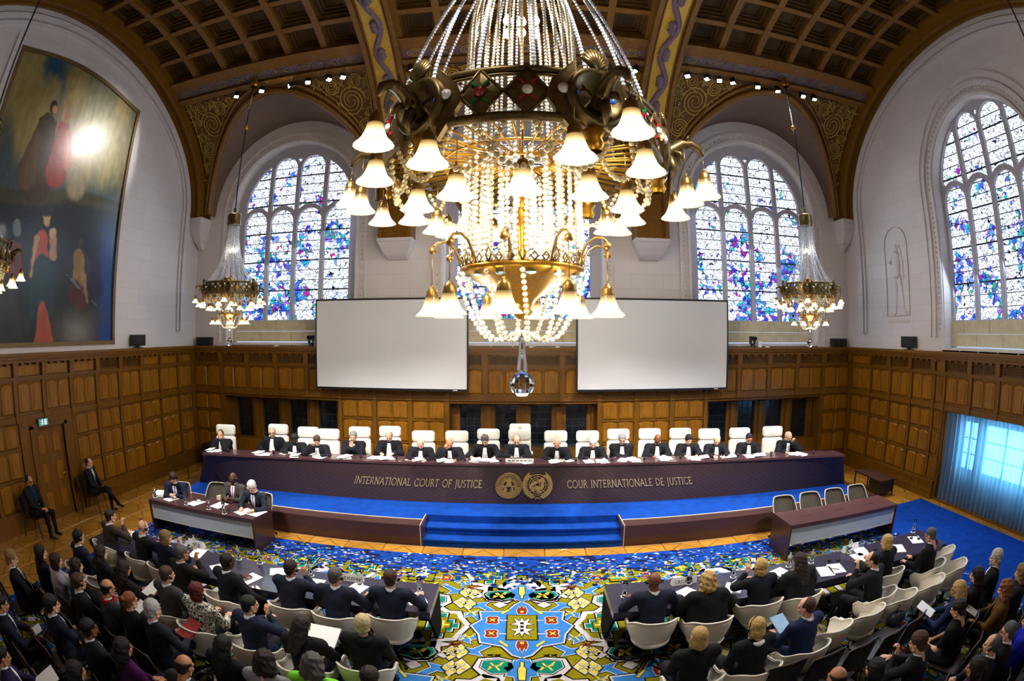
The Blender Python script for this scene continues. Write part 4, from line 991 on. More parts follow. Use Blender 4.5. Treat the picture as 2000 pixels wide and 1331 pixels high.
m=MB(); n=60; vs=[]
for i in range(n+1):
    x=.12+7.66*(-1+2*i/n); y=byt(x); vs+=[(x,y-.03,BT-.01),(x,y-.03,BT+.04),(x,y+.52,BT+.04),(x,y+.52,BT-.01)]
m.add(vs,[(i*4+j,i*4+(j+1)%4,i*4+4+(j+1)%4,i*4+4+j) for i in range(n) for j in range(4)]+[(0,1,2,3),(n*4+3,n*4+2,n*4+1,n*4)])
m.build('desk_top',DWT,t)
BZ=BT+.04
# letters: strokes with flared serifs
def letter(c):
    S=[]; w_=.6
    def ln(*p): S.append(list(p))
    def arc(cx,cy,rx,ry,a0,a1,n=14): S.append([(cx+rx*cos(rad(a0+(a1-a0)*i/n)),cy+ry*sin(rad(a0+(a1-a0)*i/n))) for i in range(n+1)])
    def ser(x,y,h=.09): S.append([(x-h,y),(x+h,y)])
    if c=='I': ln((.12,0),(.12,1)); ser(.12,.02);ser(.12,.98); w_=.24
    elif c=='N': ln((.1,0),(.1,1));ln((.1,1),(.68,0));ln((.68,0),(.68,1));ser(.1,.02);ser(.68,.98);ser(.06,.98,.06); w_=.78
    elif c=='T': ln((.3,0),(.3,1));ln((0,.97),(.6,.97));ser(.3,.02);ln((0,.97),(0,.87));ln((.6,.97),(.6,.87)); w_=.6
    elif c=='E': ln((.1,0),(.1,1));ln((.1,.97),(.48,.97));ln((.1,.52),(.42,.52));ln((.1,.03),(.5,.03));ln((.5,.03),(.52,.12));ln((.48,.97),(.48,.88));ser(.06,.02,.05);ser(.06,.98,.05); w_=.54
    elif c=='F': ln((.1,0),(.1,1));ln((.1,.97),(.48,.97));ln((.1,.52),(.42,.52));ln((.48,.97),(.48,.88));ser(.1,.02);ser(.06,.98,.05); w_=.5
    elif c=='R': ln((.1,0),(.1,1));arc(.25,.74,.2,.24,90,-90);ln((.1,.98),(.25,.98));ln((.1,.5),(.25,.5));ln((.28,.5),(.6,.02));ser(.1,.02);ser(.62,.02,.05); w_=.62
    elif c=='A': ln((.02,0),(.34,1));ln((.34,1),(.68,0));ln((.14,.36),(.56,.36));ser(.02,.02,.07);ser(.68,.02,.07); w_=.7
    elif c=='O': arc(.42,.5,.38,.5,0,360,26); w_=.84
    elif c=='C': arc(.42,.5,.38,.5,48,312,20);ln((.675,.87),(.7,.76));ln((.675,.13),(.7,.24)); w_=.72
    elif c=='L': ln((.1,0),(.1,1));ln((.1,.03),(.5,.03));ln((.5,.03),(.53,.14));ser(.1,.98);ser(.06,.02,.05); w_=.52
    elif c=='U': ln((.08,1),(.08,.35));arc(.34,.35,.26,.33,180,360,12);ln((.6,.35),(.6,1));ser(.08,.98,.07);ser(.6,.98,.07); w_=.68
    elif c=='J': ln((.16,1),(.16,0));arc(.02,0,.14,.22,0,-80,6);ser(.16,.98,.08); w_=.3
    elif c=='S': arc(.22,.75,.17,.22,35,250,12);arc(.22,.27,.18,.25,80,-140,12); w_=.44
    elif c=='D': ln((.1,0),(.1,1));arc(.2,.5,.46,.48,90,-90,16);ln((.06,.98),(.22,.98));ln((.06,.02),(.22,.02)); w_=.7
    elif c=='B': ln((.1,0),(.1,1));arc(.25,.76,.18,.22,90,-90);arc(.26,.28,.22,.26,90,-90);ln((.1,.98),(.25,.98));ln((.1,.54),(.25,.54));ln((.1,.02),(.26,.02)); w_=.52
    elif c==' ': w_=.34
    return S,w_
LET=plain('letter_metal','c8b48c',.35,.6,var=.05)
def ribbon(m,pts,w_,fr,d0,d1):
    k=len(pts)
    if k<2: return
    L=[];Rr=[]
    for i in range(k):
        a=Vector(pts[max(i-1,0)]);b=Vector(pts[min(i+1,k-1)]); d=(b-a).normalized(); n_=Vector((-d.y,d.x))*w_/2; p=Vector(pts[i]); L.append(p+n_);Rr.append(p-n_)
    vs=[]
    for i in range(k): vs+=[fr(*L[i],d0),fr(*L[i],d1),fr(*Rr[i],d1),fr(*Rr[i],d0)]
    m.add(vs,[(i*4+j,i*4+(j+1)%4,i*4+4+(j+1)%4,i*4+4+j) for i in range(k-1) for j in range(4)]+[(0,1,2,3),(k*4-1,k*4-2,k*4-3,k*4-4)])
def write(text,xa,xb,h,v0,parent):
    tot=sum(letter(c)[1]+.12 for c in text); sc=(xb-xa)/tot; x=xa
    for c in text:
        S,w_=letter(c)
        if S:
            m=MB()
            for st in S:
                def fr(a,z,d,x=x): 
                    xx=x+a*sc; u=(xx-.1)/7.93; v=v0+z*h/(BT-DZ); return bf(u,v,d)
                ribbon(m,[(p[0],p[1]) for p in st],.1 if len(st)==2 and abs(st[0][1]-st[1][1])>.5 else .075,lambda a,z,d,f=fr:f(a,z,d),.0,.022)
            m.build('letter',LET,parent)
        x+=(w_+.12)*sc
write('INTERNATIONAL COURT OF JUSTICE',-3.74,-.82,.17,.42,t)
write('COUR INTERNATIONALE DE JUSTICE',1.04,3.92,.17,.42,t)
EMB=plain('emblem_gold','b89a5c',.4,.5,var=.06)
def emblem(cx,cz,R_,kind):
    m=MB()
    def fr(a,z,d):
        u=(cx+a-.1)/7.93; v=(cz+z-DZ)/(BT-DZ); return bf(u,v,d+.01)
    ring=lambda r,w_,x=0,z=0,a0=0,a1=360,n=40,d=.025: ribbon(m,[(x+r*cos(rad(a0+(a1-a0)*i/n)),z+r*sin(rad(a0+(a1-a0)*i/n))) for i in range(n+1)],w_,fr,0,d)
    if kind=='court':
        ring(R_,.014);ring(R_*.93,.008);ring(R_*.86,.012)
        for i in range(23): a=rad(-8+196*i/22); ribbon(m,[(R_*.46*cos(a),R_*.46*sin(a)),(R_*.84*cos(a),R_*.84*sin(a))],.014,fr,0,.02)
        ring(R_*.44,.012,0,0,0,180,20)
        for w_,z in ((.34,-.03),(.3,-.07)): ribbon(m,[(-R_*w_*1.6,R_*z),(R_*w_*1.6,R_*z)],.014,fr,0,.025)
        ribbon(m,[(0,-.02*R_),(.0,.5*R_)],.07,fr,0,.03); ribbon(m,[(-.06,.34*R_),(-.1,.6*R_)],.018,fr,0,.03); ribbon(m,[(0,.5*R_),(.01,.66*R_)],.04,fr,0,.03)
        for s in (-1,1):
            ribbon(m,[(s*.22*R_,-.02),(s*.13*R_,.16*R_),(s*.12*R_,.36*R_)],.03,fr,0,.02)
            ring(R_*.2,.016,s*R_*.34,-R_*.34); ribbon(m,[(s*.3*R_,-.2*R_),(s*.28*R_,-.36*R_),(s*.38*R_,-.5*R_)],.04,fr,0,.02)
            for i in range(9):
                a=rad(-95-9*i) if s<0 else rad(-85+9*i); rr_=R_*(.72)
                x,z=rr_*cos(a),rr_*sin(a); ring(.022,.02,x,z,n=8)
                x,z=rr_*.86*cos(a),rr_*.86*sin(a); ring(.014,.016,x,z,n=6)
        ribbon(m,[(0,-.5*R_),(0,-.8*R_)],.03,fr,0,.025)
    else:
        for q in (1,.8,.6,.4,.2): ring(R_*q,.011)
        for i in range(8): a=rad(45*i); ribbon(m,[(R_*.2*cos(a),R_*.2*sin(a)),(R_*cos(a),R_*sin(a))],.01,fr,0,.022)
        for pts in (((-.1,.25),(-.3,.2),(-.55,.05),(-.62,-.2),(-.5,-.36)),((-.5,-.3),(-.35,-.5),(-.3,-.6)),((.1,.3),(.3,.45),(.5,.62),(.55,.45),(.5,.2)),((.0,-.2),(.15,-.35),(.3,-.3),(.5,-.1),(.4,.15)),((.05,-.5),(.2,-.7),(.35,-.62)),((-.15,-.12),(-.1,-.3),(.02,-.42))):
            ribbon(m,[(a*R_,b*R_) for a,b in pts],.062,fr,0,.028)
        for s in (-1,1):
            P=[(s*R_*1.22*cos(rad(a)),R_*1.22*sin(rad(a))) for a in range(-84,46,8)]
            ribbon(m,P,.014,fr,0,.02)
            for i,(x,z) in enumerate(P[1:]):
                a=rad(-84+8*(i+1)); tx,tz=-s*sin(a)*s*s,cos(a)
                for o_ in (-1,1):
                    dx,dz=(s*cos(a)*o_*.6-s*sin(a)*.9,sin(a)*o_*.6+cos(a)*.9); ribbon(m,[(x,z),(x+dx*.035,z+dz*.035),(x+dx*.075-s*cos(a)*o_*.01,z+dz*.075)],.026,fr,0,.022)
            ribbon(m,[(s*R_*.08,-R_*1.22),(-s*R_*.26,-R_*1.42)],.014,fr,0,.02)
    return m
emblem(-.245,.88,.285,'court').build('court_emblem',EMB,t)
emblem(.385,.90,.235,'un').build('wreath_emblem',EMB,t)
# ---- registry table (left) and evidence table (right)
FROST=plain('frosted_panel','a9b2c2',.3,spec=.6,var=.03)  # base colour lightened to stand in for the window's reflection
def bigtable(x0,x1,y0,y1,label,name='long_table',pm='frosted_panel'):
    c=((x0+x1)/2,(y0+y1)/2); W=(x1-x0)/2; D=(y1-y0)/2
    t=thing(name,label,'table',(c[0],c[1],.01))
    m=MB(); m.box(-W,-D,.66,W,D,.74); m.build('table_top',DWT,t)
    for s in (-1,1): MB().box(s*W-.04 if s>0 else -W,-D,0,s*W if s>0 else -W+.04,D,.66).build('end_panel',DW,t)
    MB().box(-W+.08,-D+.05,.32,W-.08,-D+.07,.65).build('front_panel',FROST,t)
    m=MB(); m.box(-W+.04,-D+.045,.31,W-.04,-D+.075,.325); m.box(-W+.04,-D+.045,.645,W-.04,-D+.075,.66); m.box(-W+.04,-D+.04,.31,-W+.085,-D+.08,.66);m.box(W-.085,-D+.04,.31,W-.04,-D+.08,.66); m.build('panel_trim',CREAM,t)
    for k in (-1,0,1):
        MB().box(k*W*.6-.14,-.03,.74,k*W*.6+.14,.03,.744).build('cable_flap',DW,t)
    return t
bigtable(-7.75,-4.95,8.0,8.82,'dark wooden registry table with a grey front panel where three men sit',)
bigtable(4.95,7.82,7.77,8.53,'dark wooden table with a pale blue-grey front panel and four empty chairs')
def ctable(x0,x1,label,inner):
    t=thing('counsel_table',label,'table',((x0+x1)/2,5.95,.01)); W=(x1-x0)/2
    MB().box(-W,-.42,.64,W,.4,.74).build('table_top',DT2,t)
    for s in (-1,1):
        m=MB(); x=s*W; m.add([(x,-.42,.64),(x,.4,.64),(x,.4,.0),(x,.05,.0),(x-s*.04,-.42,.64),(x-s*.04,.4,.64),(x-s*.04,.4,0),(x-s*.04,.05,0)],[(0,1,2,3),(7,6,5,4),(0,4,5,1),(1,5,6,2),(2,6,7,3),(3,7,4,0)]); m.build('end_panel',NEAR,t)
    MB().box(-W+.1,.36,.1,W-.1,.38,.64).build('modesty_panel',NEAR,t)
    for k in range(5):
        x=-W+.9+k*(2*W-1.8)/4; m=MB()
        for a,b in (((x-.3,-.1),(x+.3,-.1)),((x+.3,-.1),(x+.3,.1)),((x+.3,.1),(x-.3,.1)),((x-.3,.1),(x-.3,-.1))):
            m.box(min(a[0],b[0])-.004,min(a[1],b[1])-.004,.74,max(a[0],b[0])+.004,max(a[1],b[1])+.004,.742)
        m.build('cable_flap',BLACK,t)
ctable(-7.25,-1.1,'long dark slate-topped counsel table on the side of the registry table','r')
ctable(1.18,7.2,'long dark slate-topped counsel table on the side of the curtained window','l')
# side table behind the bench end
t=thing('side_table','small dark low side table on the parquet at the curtain end of the dais','table',(9.6,10.75,0))
MB().box(-.3,-.65,.44,.3,.65,.48).build('table_top',DW,t)
for sx in (-1,1):
    for sy in (-1,1): MB().box(sx*.27-.015,sy*.6-.015,0,sx*.27+.015,sy*.6+.015,.44).build('leg',BLACK,t)
MB().box(-.28,-.62,.12,.28,-.1,.44).build('cabinet',BLACK,t)
t=thing('side_chest','low dark metal side chest against the back wall behind the painting-end judge chairs','chest',(-9.35,13.45,0))
MB().box(-.5,-.25,.05,.5,.25,.75).build('body',BLACK,t); MB().box(-.52,-.27,.75,.52,.27,.78).build('top',LEAD,t)
t=thing('glass_rail','upright clear glass rail post on the parquet by the painting-side end of the bench','rail',(-9.2,11.9,0))
m=MB(); m.tube([(-.35,0,0),(-.35,0,.95)],.015,6); m.build('post',LEAD,t); m=MB(); m.tube([(.35,0,0),(.35,0,.95)],.015,6); m.build('post',LEAD,t)
mg,nt,b=_new('clear_glass'); b.inputs['Transmission Weight'].default_value=1; b.inputs['Roughness'].default_value=.02; b.inputs['Base Color'].default_value=(.95,.98,1,1); b.inputs['IOR'].default_value=1.2; CLEAR=mg
MB().box(-.34,-.004,.08,.34,.004,.92).build('glass_pane',CLEAR,t)
# ================================================================ chandeliers
BRONZE=plain('dark_bronze','62502e',.4,.78,var=.25,scale=14,bmp=.2)
STEELR=plain('rod_steel','141214',.5,.3)
BRASS=plain('brass','b5852c',.28,.9,var=.15,scale=14)
BCAP=plain('brass_cap','8a6a34',.35,.8,var=.15,scale=20)
def crystal(name,c,tr,rough):
    m,nt,b=_new(name); b.inputs['Base Color'].default_value=(*c,1); b.inputs['Transmission Weight'].default_value=tr; b.inputs['Roughness'].default_value=rough; b.inputs['IOR'].default_value=1.35; b.inputs['Specular IOR Level'].default_value=.9
    return m
BEAD=crystal('crystal_bead',(1,.9,.68),.3,.1); BEADF=plain('honey_crystal_bead','e4cc92',.12,spec=.9,var=.12,scale=90,Transmission_Weight=.12,Coat_Weight=.6); BEADC=crystal('cool_crystal_bead',(.86,.9,1),.35,.1)
def shademat(zb,zt,s=1,name='shade_glass'):
    m,nt,b=_new(name); nt.nodes.remove(b); t=nt.nodes.new('ShaderNodeTexCoord'); sp=nt.nodes.new('ShaderNodeSeparateXYZ'); nt.links.new(t.outputs['Object'],sp.inputs[0])
    mr=nt.nodes.new('ShaderNodeMapRange'); nt.links.new(sp.outputs[2],mr.inputs[0]); mr.inputs[1].default_value=zb; mr.inputs[2].default_value=zt
    col=ramp(nt,mr.outputs[0],((0,(1,.84,.56)),(.25,(1,.93,.76)),(.5,(1,.86,.58)),(.8,(1,.68,.28)),(1,(.7,.4,.1)))); st=ramp(nt,mr.outputs[0],((0,(.2,)*3),(.1,(.4,)*3),(.35,(.5,)*3),(.6,(.3,)*3),(.85,(.16,)*3),(1,(.08,)*3)))
    mu=nt.nodes.new('ShaderNodeMath'); mu.operation='MULTIPLY'; nt.links.new(st,mu.inputs[0]); mu.inputs[1].default_value=SHADE_E*s
    e=nt.nodes.new('ShaderNodeEmission'); nt.links.new(col,e.inputs[0]); nt.links.new(mu.outputs[0],e.inputs[1])
    g=nt.nodes.new('ShaderNodeBsdfGlossy'); g.inputs['Roughness'].default_value=.2; a=nt.nodes.new('ShaderNodeMixShader'); a.inputs[0].default_value=.08
    nt.links.new(e.outputs[0],a.inputs[1]); nt.links.new(g.outputs[0],a.inputs[2]); nt.links.new(a.outputs[0],nt.nodes['Material Output'].inputs[0]); return m
SHADE_E=6.2
JEW={'b':plain('blue_jewel','2f6fd0',.1,spec=.9,var=.05),'r':plain('red_jewel','a00818',.1,spec=.9,var=.05),'g':plain('green_jewel','0f6a3a',.1,spec=.9,var=.05),'w':plain('opal_jewel','e6e0d8',.15,spec=.9,var=.03)}
def beads(mb,pts,d,n=6,m_=4,mi=0):
    """spheres strung along a polyline"""
    L=[0]
    for a,b in zip(pts[:-1],pts[1:]): L.append(L[-1]+(Vector(b)-Vector(a)).length)
    k=max(2,int(L[-1]/(d*1.04))); j=0
    for i in range(k+1):
        s=L[-1]*i/k
        while j<len(L)-2 and L[j+1]<s: j+=1
        t=(s-L[j])/max(L[j+1]-L[j],1e-9); p=Vector(pts[j]).lerp(Vector(pts[j+1]),t); mb.sphere(p,d/2*(1 if i%2 else .97),n,m_,mi)
def chandelier(loc,label,s,z,fine=True,group=None):
    """z: dict of heights cap0,cap1,cone,ring0,ring1,dish,swag,ball0,ball; s: horizontal scale"""
    t=thing('chandelier',label,'chandelier',(loc[0],loc[1],0),0,group)
    P=lambda deg,r,h:Vector((r*s*sin(rad(deg)),-r*s*cos(rad(deg)),h))
    seg=(8,5) if fine else (5,3)
    # hanging rod and cap
    m=MB(); m.tube([(0,0,z['cap1']),(0,0,loc[2])],.035*max(s,.5),8); 
    m.build('hanging_rod',STEELR,t)
    if not fine: m=MB(); m.sphere((0,0,(z['cap1']+loc[2])/2+.4),.07,8,6); m.build('rod_knot',BRASS,t); m=MB(); m.lathe([(.1,.0),(.14,.1),(.05,.3)],10,0,(0,0,loc[2]-.32)); m.build('ceiling_rose',BRASS,t)
    m=MB(); h=z['cap1']-z['cap0']; r=.52*s
    m.lathe([(r,0),(r*1.03,h*.1),(r,.15*h),(r*.98,.75*h),(r*1.04,.82*h),(r*.9,.92*h),(r*.35,h),(r*.2,h*1.15),(r*.3,h*1.3),(r*.1,h*1.5)],20,0,(0,0,z['cap0'])); 
    for k in range(12): q=2*PI*k/12; m.box(-.02*s,-.02*s,0,.02*s,.02*s,h*.7,0,TR(r*cos(q),r*sin(q),z['cap0']+.1*h)@RZ(q))
    m.build('crown_cap',BRONZE,t)
    zr=(z['ring0']+z['ring1'])/2; rh=z['ring1']-z['ring0']; Rr=2.05
    # strands of the upper cone
    BM=BEAD if fine else BEADC
    n=30 if fine else 22; d=.06 if fine else .042
    for k in range(n):
        a=360*k/n; pts=[P(a,(.42+.42*min(1,u*2.2)**.8+.03*u) if fine else .38+.48*u**1.4,z['cap0']+(z['ring0']+.4*rh-z['cap0'])*u) for u in [i/12 for i in range(13)]]
        m=MB()
        if fine: beads(m,pts,d,6,4)
        else: beads(m,pts,d,4,2)
        m.build('bead_strand',BM,t)
    nb=18
    for k in range(nb):
        a=-36+360*k/nb; pts=[]
        for i in range(11):
            u=i/10; rr=(.45+1.5*(1-(1-u)**1.35) if fine else .42+1.56*(u**2.1)); hh=z['cap0']+(z['ring1']-z['cap0'])*((u if u<.85 else .85+(u-.85)*1.0) if fine else 1-(1-u)**1.25); pts.append(P(a,rr,hh))
        m=MB(); beads(m,pts,d*1.05,6 if fine else 4,4 if fine else 2); m.build('bead_strand',BEADC,t)
    # centre post, bulbs
    m=MB(); m.lathe([(.05*s,0),(.11*s,.05),(.07*s,.15),(.09*s,.6*1),(.14*s,.9),(.07*s,1.0)],12,0,(0,0,z['dish'])); m.tube([(0,0,z['dish']+.9),(0,0,z['cap0'])],.035*s,8); m.build('centre_post',BRASS,t)
    zb=z['ring1']+(z['cap0']-z['ring1'])*(.5 if fine else .55)
    for k in range(6):
        m=MB(); p=P(60*k,.26,zb+.12*s*(k%2)); m.lathe([(.0,-.12*s),(.07*s,-.06*s),(.08*s,.0),(.05*s,.08*s),(.02*s,.12*s)],8,0,p); m.build('bulb',BULB,t)
    # the ring
    m=MB()
    for h,w_ in ((z['ring1'],.05),(z['ring0'],.065),(z['ring1']-.07*rh/.6,.025)):
        m.tube([P(7.5*i,Rr,h) for i in range(49)],w_*s if fine else w_*s*1.2,8 if fine else 5,0,False)
    m.build('ring_rim',BRONZE,t)
    for k in range(24):
        a=-36+15*k+7.5
        m=MB(); w_=7.0; c=lambda da,dh,o=0:P(a+da,Rr+o,zr+dh*rh)
        q=[(0,.5),(w_*1.04,0),(0,-.5),(-w_*1.04,0)]; q2=[(x*.45,y*.45) for x,y in q]
        vs=[c(x,y,.03) for x,y in q]+[c(x,y,.05) for x,y in q2]+[c(x,y,-.02) for x,y in q]
        m.add(vs,[(i,(i+1)%4,4+(i+1)%4,4+i) for i in range(4)]+[(4,5,6,7)]+[(8+i,8+(i+1)%4,(i+1)%4,i) for i in range(4)])
        [m.tube([c(q[i][0],q[i][1],.035),c(q[(i+1)%4][0],q[(i+1)%4][1],.035)],.02*s,4) for i in range(4)]
        pl=m.build('lozenge_plate',BRONZE,t)
        if fine or k%2==0:
            jk='brwb'[k%4]; m=MB(); pp=c(0,0,.06); m.lathe([(.001,-.02),(.05,-.0),(.07,.0)][::-1] if False else [(.065*s,0),(.06*s,.025*s),(.035*s,.045*s),(.001,.052*s)],10,0,(0,0,0),TR(*pp)@RZ(rad(a))@Matrix.Rotation(PI/2,4,'X')); m.build('jewel',JEW[jk],pl)
            if fine:
                for dx,dy in ((-.45,.5),(.45,.5),(-.45,-.5),(.45,-.5)):
                    m=MB(); pp=c(dx*w_*.62,dy*.36,.055); m.box(-.05*s,-.012,-.014*s,.05*s,.012,.014*s,0,TR(*pp)@RZ(rad(a))@Matrix.Rotation(rad(45*(1 if dx*dy<0 else -1)),4,'Y')); m.build('jewel',JEW['g' if k%2 else 'r'],pl)
    # six bosses with beast arms
    bosses=[-36+60*k for k in range(6)]
    for a in bosses:
        T=TR(*P(a,Rr+.1,zr))@RZ(rad(a))@Matrix.Rotation(PI/2,4,'X')
        m=MB(); r=.40*s*(1 if fine else 1.0)
        m.lathe([(r*.0,-.12*s),(r*.45,-.1*s),(r*.6,-.03*s),(r*.8,.03*s),(r*.92,.05*s),(r,.0),(r*1.02,-.06*s),(r*.98,-.12*s)],20 if fine else 10,0,(0,0,0),T); bo=m.build('boss',BRONZE,t)
        # flanking plates with gems
        for sg in (-1,1):
            m=MB(); c=lambda da,dh,o=0:P(a+da*sg,Rr+o,zr+dh*rh)
            q=[(7,.75),(15,.25),(17,-.1),(8,-.85)]; vs=[c(x,y,.08) for x,y in q]+[c(x,y,-.0) for x,y in q]
            m.add(vs,[(0,1,2,3),(7,6,5,4)]+[(i,(i+1)%4,4+(i+1)%4,4+i) for i in range(4)]); pl=m.build('side_plate',BRONZE,bo)
            m=MB(); pp=c(11.5,.05,.1); m.lathe([(.07*s,0),(.06*s,.03*s),(.001,.05*s)],10,0,(0,0,0),TR(*pp)@RZ(rad(a+11.5*sg))@Matrix.Rotation(PI/2,4,'X')); m.build('jewel',JEW['w'],bo)
        # scallop crest
        m=MB(); N=9
        for i in range(N):
            q=rad(-70+140*i/(N-1)); p0=P(a,Rr+.12,zr+.34*s+.02); e=P(a,Rr+.1,zr+.34*s)+(RZ(rad(a))@Vector((sin(q)*.2*s,-.0,.1*s+cos(q)*.22*s))); m.tube([p0,(p0+e)/2+(RZ(rad(a))@Vector((0,-.03*s,0))),e],[.03*s,.05*s,.035*s],6)
        m.build('scallop_crest',BRONZE,bo)
        # arching beast arm: haunch, neck, drooping head
        R2=lambda x,y,h:P(a,Rr,zr)+(RZ(rad(a))@Vector((x*s*.8,-y*s*.78,h*s*.8-.06*s)))
        m=MB(); m.tube([R2(0,.08,-.1),R2(0,.3,.1),R2(0,.52,.24),R2(0,.72,.26),R2(0,.88,.16),R2(0,.94,.0)],[.1*s,.11*s,.09*s,.07*s,.065*s,.035*s],8)
        for sg in (-1,1): m.tube([R2(sg*.05,.3,.05),R2(sg*.12,.45,.0),R2(sg*.16,.5,-.15)],[.05*s,.045*s,.02*s],6); m.tube([R2(sg*.06,.6,.3),R2(sg*.1,.66,.4)],[.03*s,.008*s],5)
        m.tube([R2(0,.25,-.05),R2(0,.35,-.3),R2(0,.28,-.45)],[.09*s,.06*s,.02*s],6)
        m.build('beast_arm',BRONZE,bo)
        m=MB(); m.lathe([(.09*s,0),(.13*s,.08*s),(.1*s,.16*s),(.16*s,.24*s),(.05*s,.34*s)],10,0,P(a,Rr-.02,z['ring0']-.36*s)); m.build('lower_finial',BRASS,bo)
    # golden spokes under the ring
    ns=60 if fine else 30; m=MB()
    for k in range(ns):
        a=360*k/ns+(k%3)*1.2; m.tube([P(a,.4,z['ring0']+.22*rh),P(a,1.2,z['ring0']+.08*rh),P(a,1.98,z['ring0']+.02)],.017*s if fine else .012,4)
    m.tube([P(10*i,.42,z['ring0']+.22*rh) for i in range(37)],.04*s,6,0,False); m.tube([P(10*i,1.2,z['ring0']+.08*rh) for i in range(37)],.02*s,6,0,False)
    m.build('gilt_spokes',BRASS,t,kind='stuff')
    # bead curtain
    for rr,n in ((.86,26),(.6,14)) if fine else ((.86,16),):
        for k in range(n):
            a=360*k/n+rr*9; m=MB(); beads(m,[P(a,rr,z['ring0']+.15*rh),P(a,rr*1.0,z['dish']+.1*s)],.078*(1 if fine else .62),seg[0],seg[1]); m.build('bead_strand',BEAD,t)
    # festoons under the ring
    n=18
    for k in range(n):
        a0,a1=-36+20*k,-36+20*(k+1.5 if fine else k+1); pts=[]
        for i in range(11):
            u=i/10; sag=.5*s*(1-(2*u-1)**2); pts.append(P(a0+(a1-a0)*u,1.97-.12*(1-(2*u-1)**2),z['ring0']-.06*s-sag))
        m=MB(); beads(m,pts,.08 if fine else .036,8,5); m.build('bead_festoon',BEADF,t)
    # dish
    m=MB(); r=.88*s; zd=z['dish']
    m.lathe([(r*.1,.12*s),(r*.9,.08*s),(r,.1*s),(r*1.03,.05*s),(r*.98,.0),(r*.8,-.09*s),(r*.5,-.22*s),(r*.25,-.36*s),(r*.14,-.5*s),(r*.2,-.56*s),(r*.05,-.66*s)],32 if fine else 16,0,(0,0,zd)); di=m.build('dish',BRASS,t)
    if fine:
        for k in range(36):
            a=10*k; m=MB(); b=P(a,.89,zd+.08); hh=.13 if k%3 else .2
            m.tube([b+Vector((0,0,0)),b+(RZ(rad(a))@Vector((.045,0,hh*.5))),b+Vector((0,0,hh)),b+(RZ(rad(a))@Vector((-.045,0,hh*.5))),b],.012,4); m.build('palmette',BRONZE,di)
        for k in range(12):
            a=30*k+8; m=MB(); pp=P(a,.78,zd-.055); m.lathe([(.075,0),(.06,-.02),(.001,-.035)],10,0,pp); m.build('jewel',plain('pale_blue_jewel','9fc4dc',.1,spec=.9),di)
    # swags below and the final crystal
    n=12 if fine else 8
    for k in range(n):
        a=360*k/n; pts=[]
        for i in range(13):
            u=i/12; rr=.86*(1-u)**.8+.08; hh=zd-.05*s+(z['swag']-zd)*u-.42*s*sin(PI*u**1.1)*1.0; pts.append(P(a+14*u,rr,hh))
        m=MB(); beads(m,pts,.074 if fine else .04,seg[0],seg[1]); m.build('bead_swag',BEAD,t)
    CR=crystal('cut_crystal' ,(.95,.97,1),1.0,.02)
    rb=z['ballr']
    m=MB(); zt=z['swag']; zb_=z['ball']+rb*.9; m.lathe([(.02,zt+.0),(.085*s,zt-.05*s),(.05*s,zt-.12*s),(.045*s,zt-.3*s),(rb*.42,zb_+.04),(rb*.3,zb_)],10,0,(0,0,0),sm=False); m.build('crystal_stem',CR,t)
    m=MB(); N=10; m.lathe([(rb*sin(PI*i/7),z['ball']-rb*cos(PI*i/7)) for i in range(8)],N,0,(0,0,0),sm=False); m.build('crystal_ball',CR,t)
    # bell lamps
    k_=.0
    bs=s*(.88 if fine else 1.0)
    cap=MB(); cap.lathe([(.105,.30),(.11,.33),(.1,.36),(.095,.40),(.075,.44),(.045,.47),(.02,.49),(.02,.52)],14); cap.v=[tuple(c*bs for c in v) for v in cap.v]; capm=cap.mesh('cap',BCAP)
    shd=MB(); NN=32 if fine else 10; pr_=[(.262,0),(.24,.035),(.2,.07),(.165,.12),(.14,.18),(.12,.24),(.105,.31)]
    for (r,h) in [(.24,.012)]+pr_:
        for j in range(NN):
            q=2*PI*j/NN; rr=r*(1+(.03 if (j%2 and h<.01) else 0)+ (.012 if j%2 else 0)); shd.v.append((rr*cos(q),rr*sin(q),h))
    K=len(pr_)+1
    for i in range(K-1):
        for j in range(NN): shd.f.append((i*NN+j,i*NN+(j+1)%NN,(i+1)*NN+(j+1)%NN,(i+1)*NN+j)); shd.m.append(0); shd.sm.append(True)
    shd.f.append(tuple(range(NN))[::-1]); shd.m.append(0); shd.sm.append(False)
    shd.v=[tuple(c*bs for c in v) for v in shd.v]
    shm=shd.mesh('shade',shademat(0,.31*bs,1,'shade_glass')); 
    def bell(p,top):
        cd=MB(); cd.tube([(0,0,.5*bs),(0,0,max(top-p.z,.52*bs))],.007 if fine else .005,4); c=obj('bell_cap',capm,t,p); obj('shade',shm,c); 
        if top-p.z>.56*bs: obj('cord',cd.mesh('cord',BCAP),c)
    for a in bosses:
        for da,rr,dz in ((-11,2.42,z['bell1']),(11,2.42,z['bell1']),(0,2.78,z['bell1']+.25*s)):
            bell(P(a+da,rr,dz),zr-.1*s)
    for k in range(12): bell(P(30*k,1.62,z['bell2']),z['ring0'])
    nl=10 if fine else 8
    for k in range(nl):
        a=-10+360*k/nl; p=P(a,1.3,z['bell3'])
        m=MB(); pts=[P(a,.88+(1.3-.88)*u,zd+.1*s+.4*s*sin(PI*.62*u+0)*1.0) for u in [i/8 for i in range(9)]]
        pts=[P(a,.88,zd+.1*s),P(a,.93,zd+.25*s),P(a,1.0,zd+.38*s),P(a,1.12,zd+.46*s),P(a,1.24,zd+.44*s),P(a,1.32,zd+.36*s)]
        m.tube(pts,[.03*s,.025*s,.02*s,.02*s,.02*s,.02*s],6); m.sphere(P(a,1.3,zd+.33*s),.06*s,8,6); m.build('curled_arm',BCAP,t)
        bell(p,zd+.3*s)
    return t
BULB=emit('bulb_glow',(1,.86,.62),14)
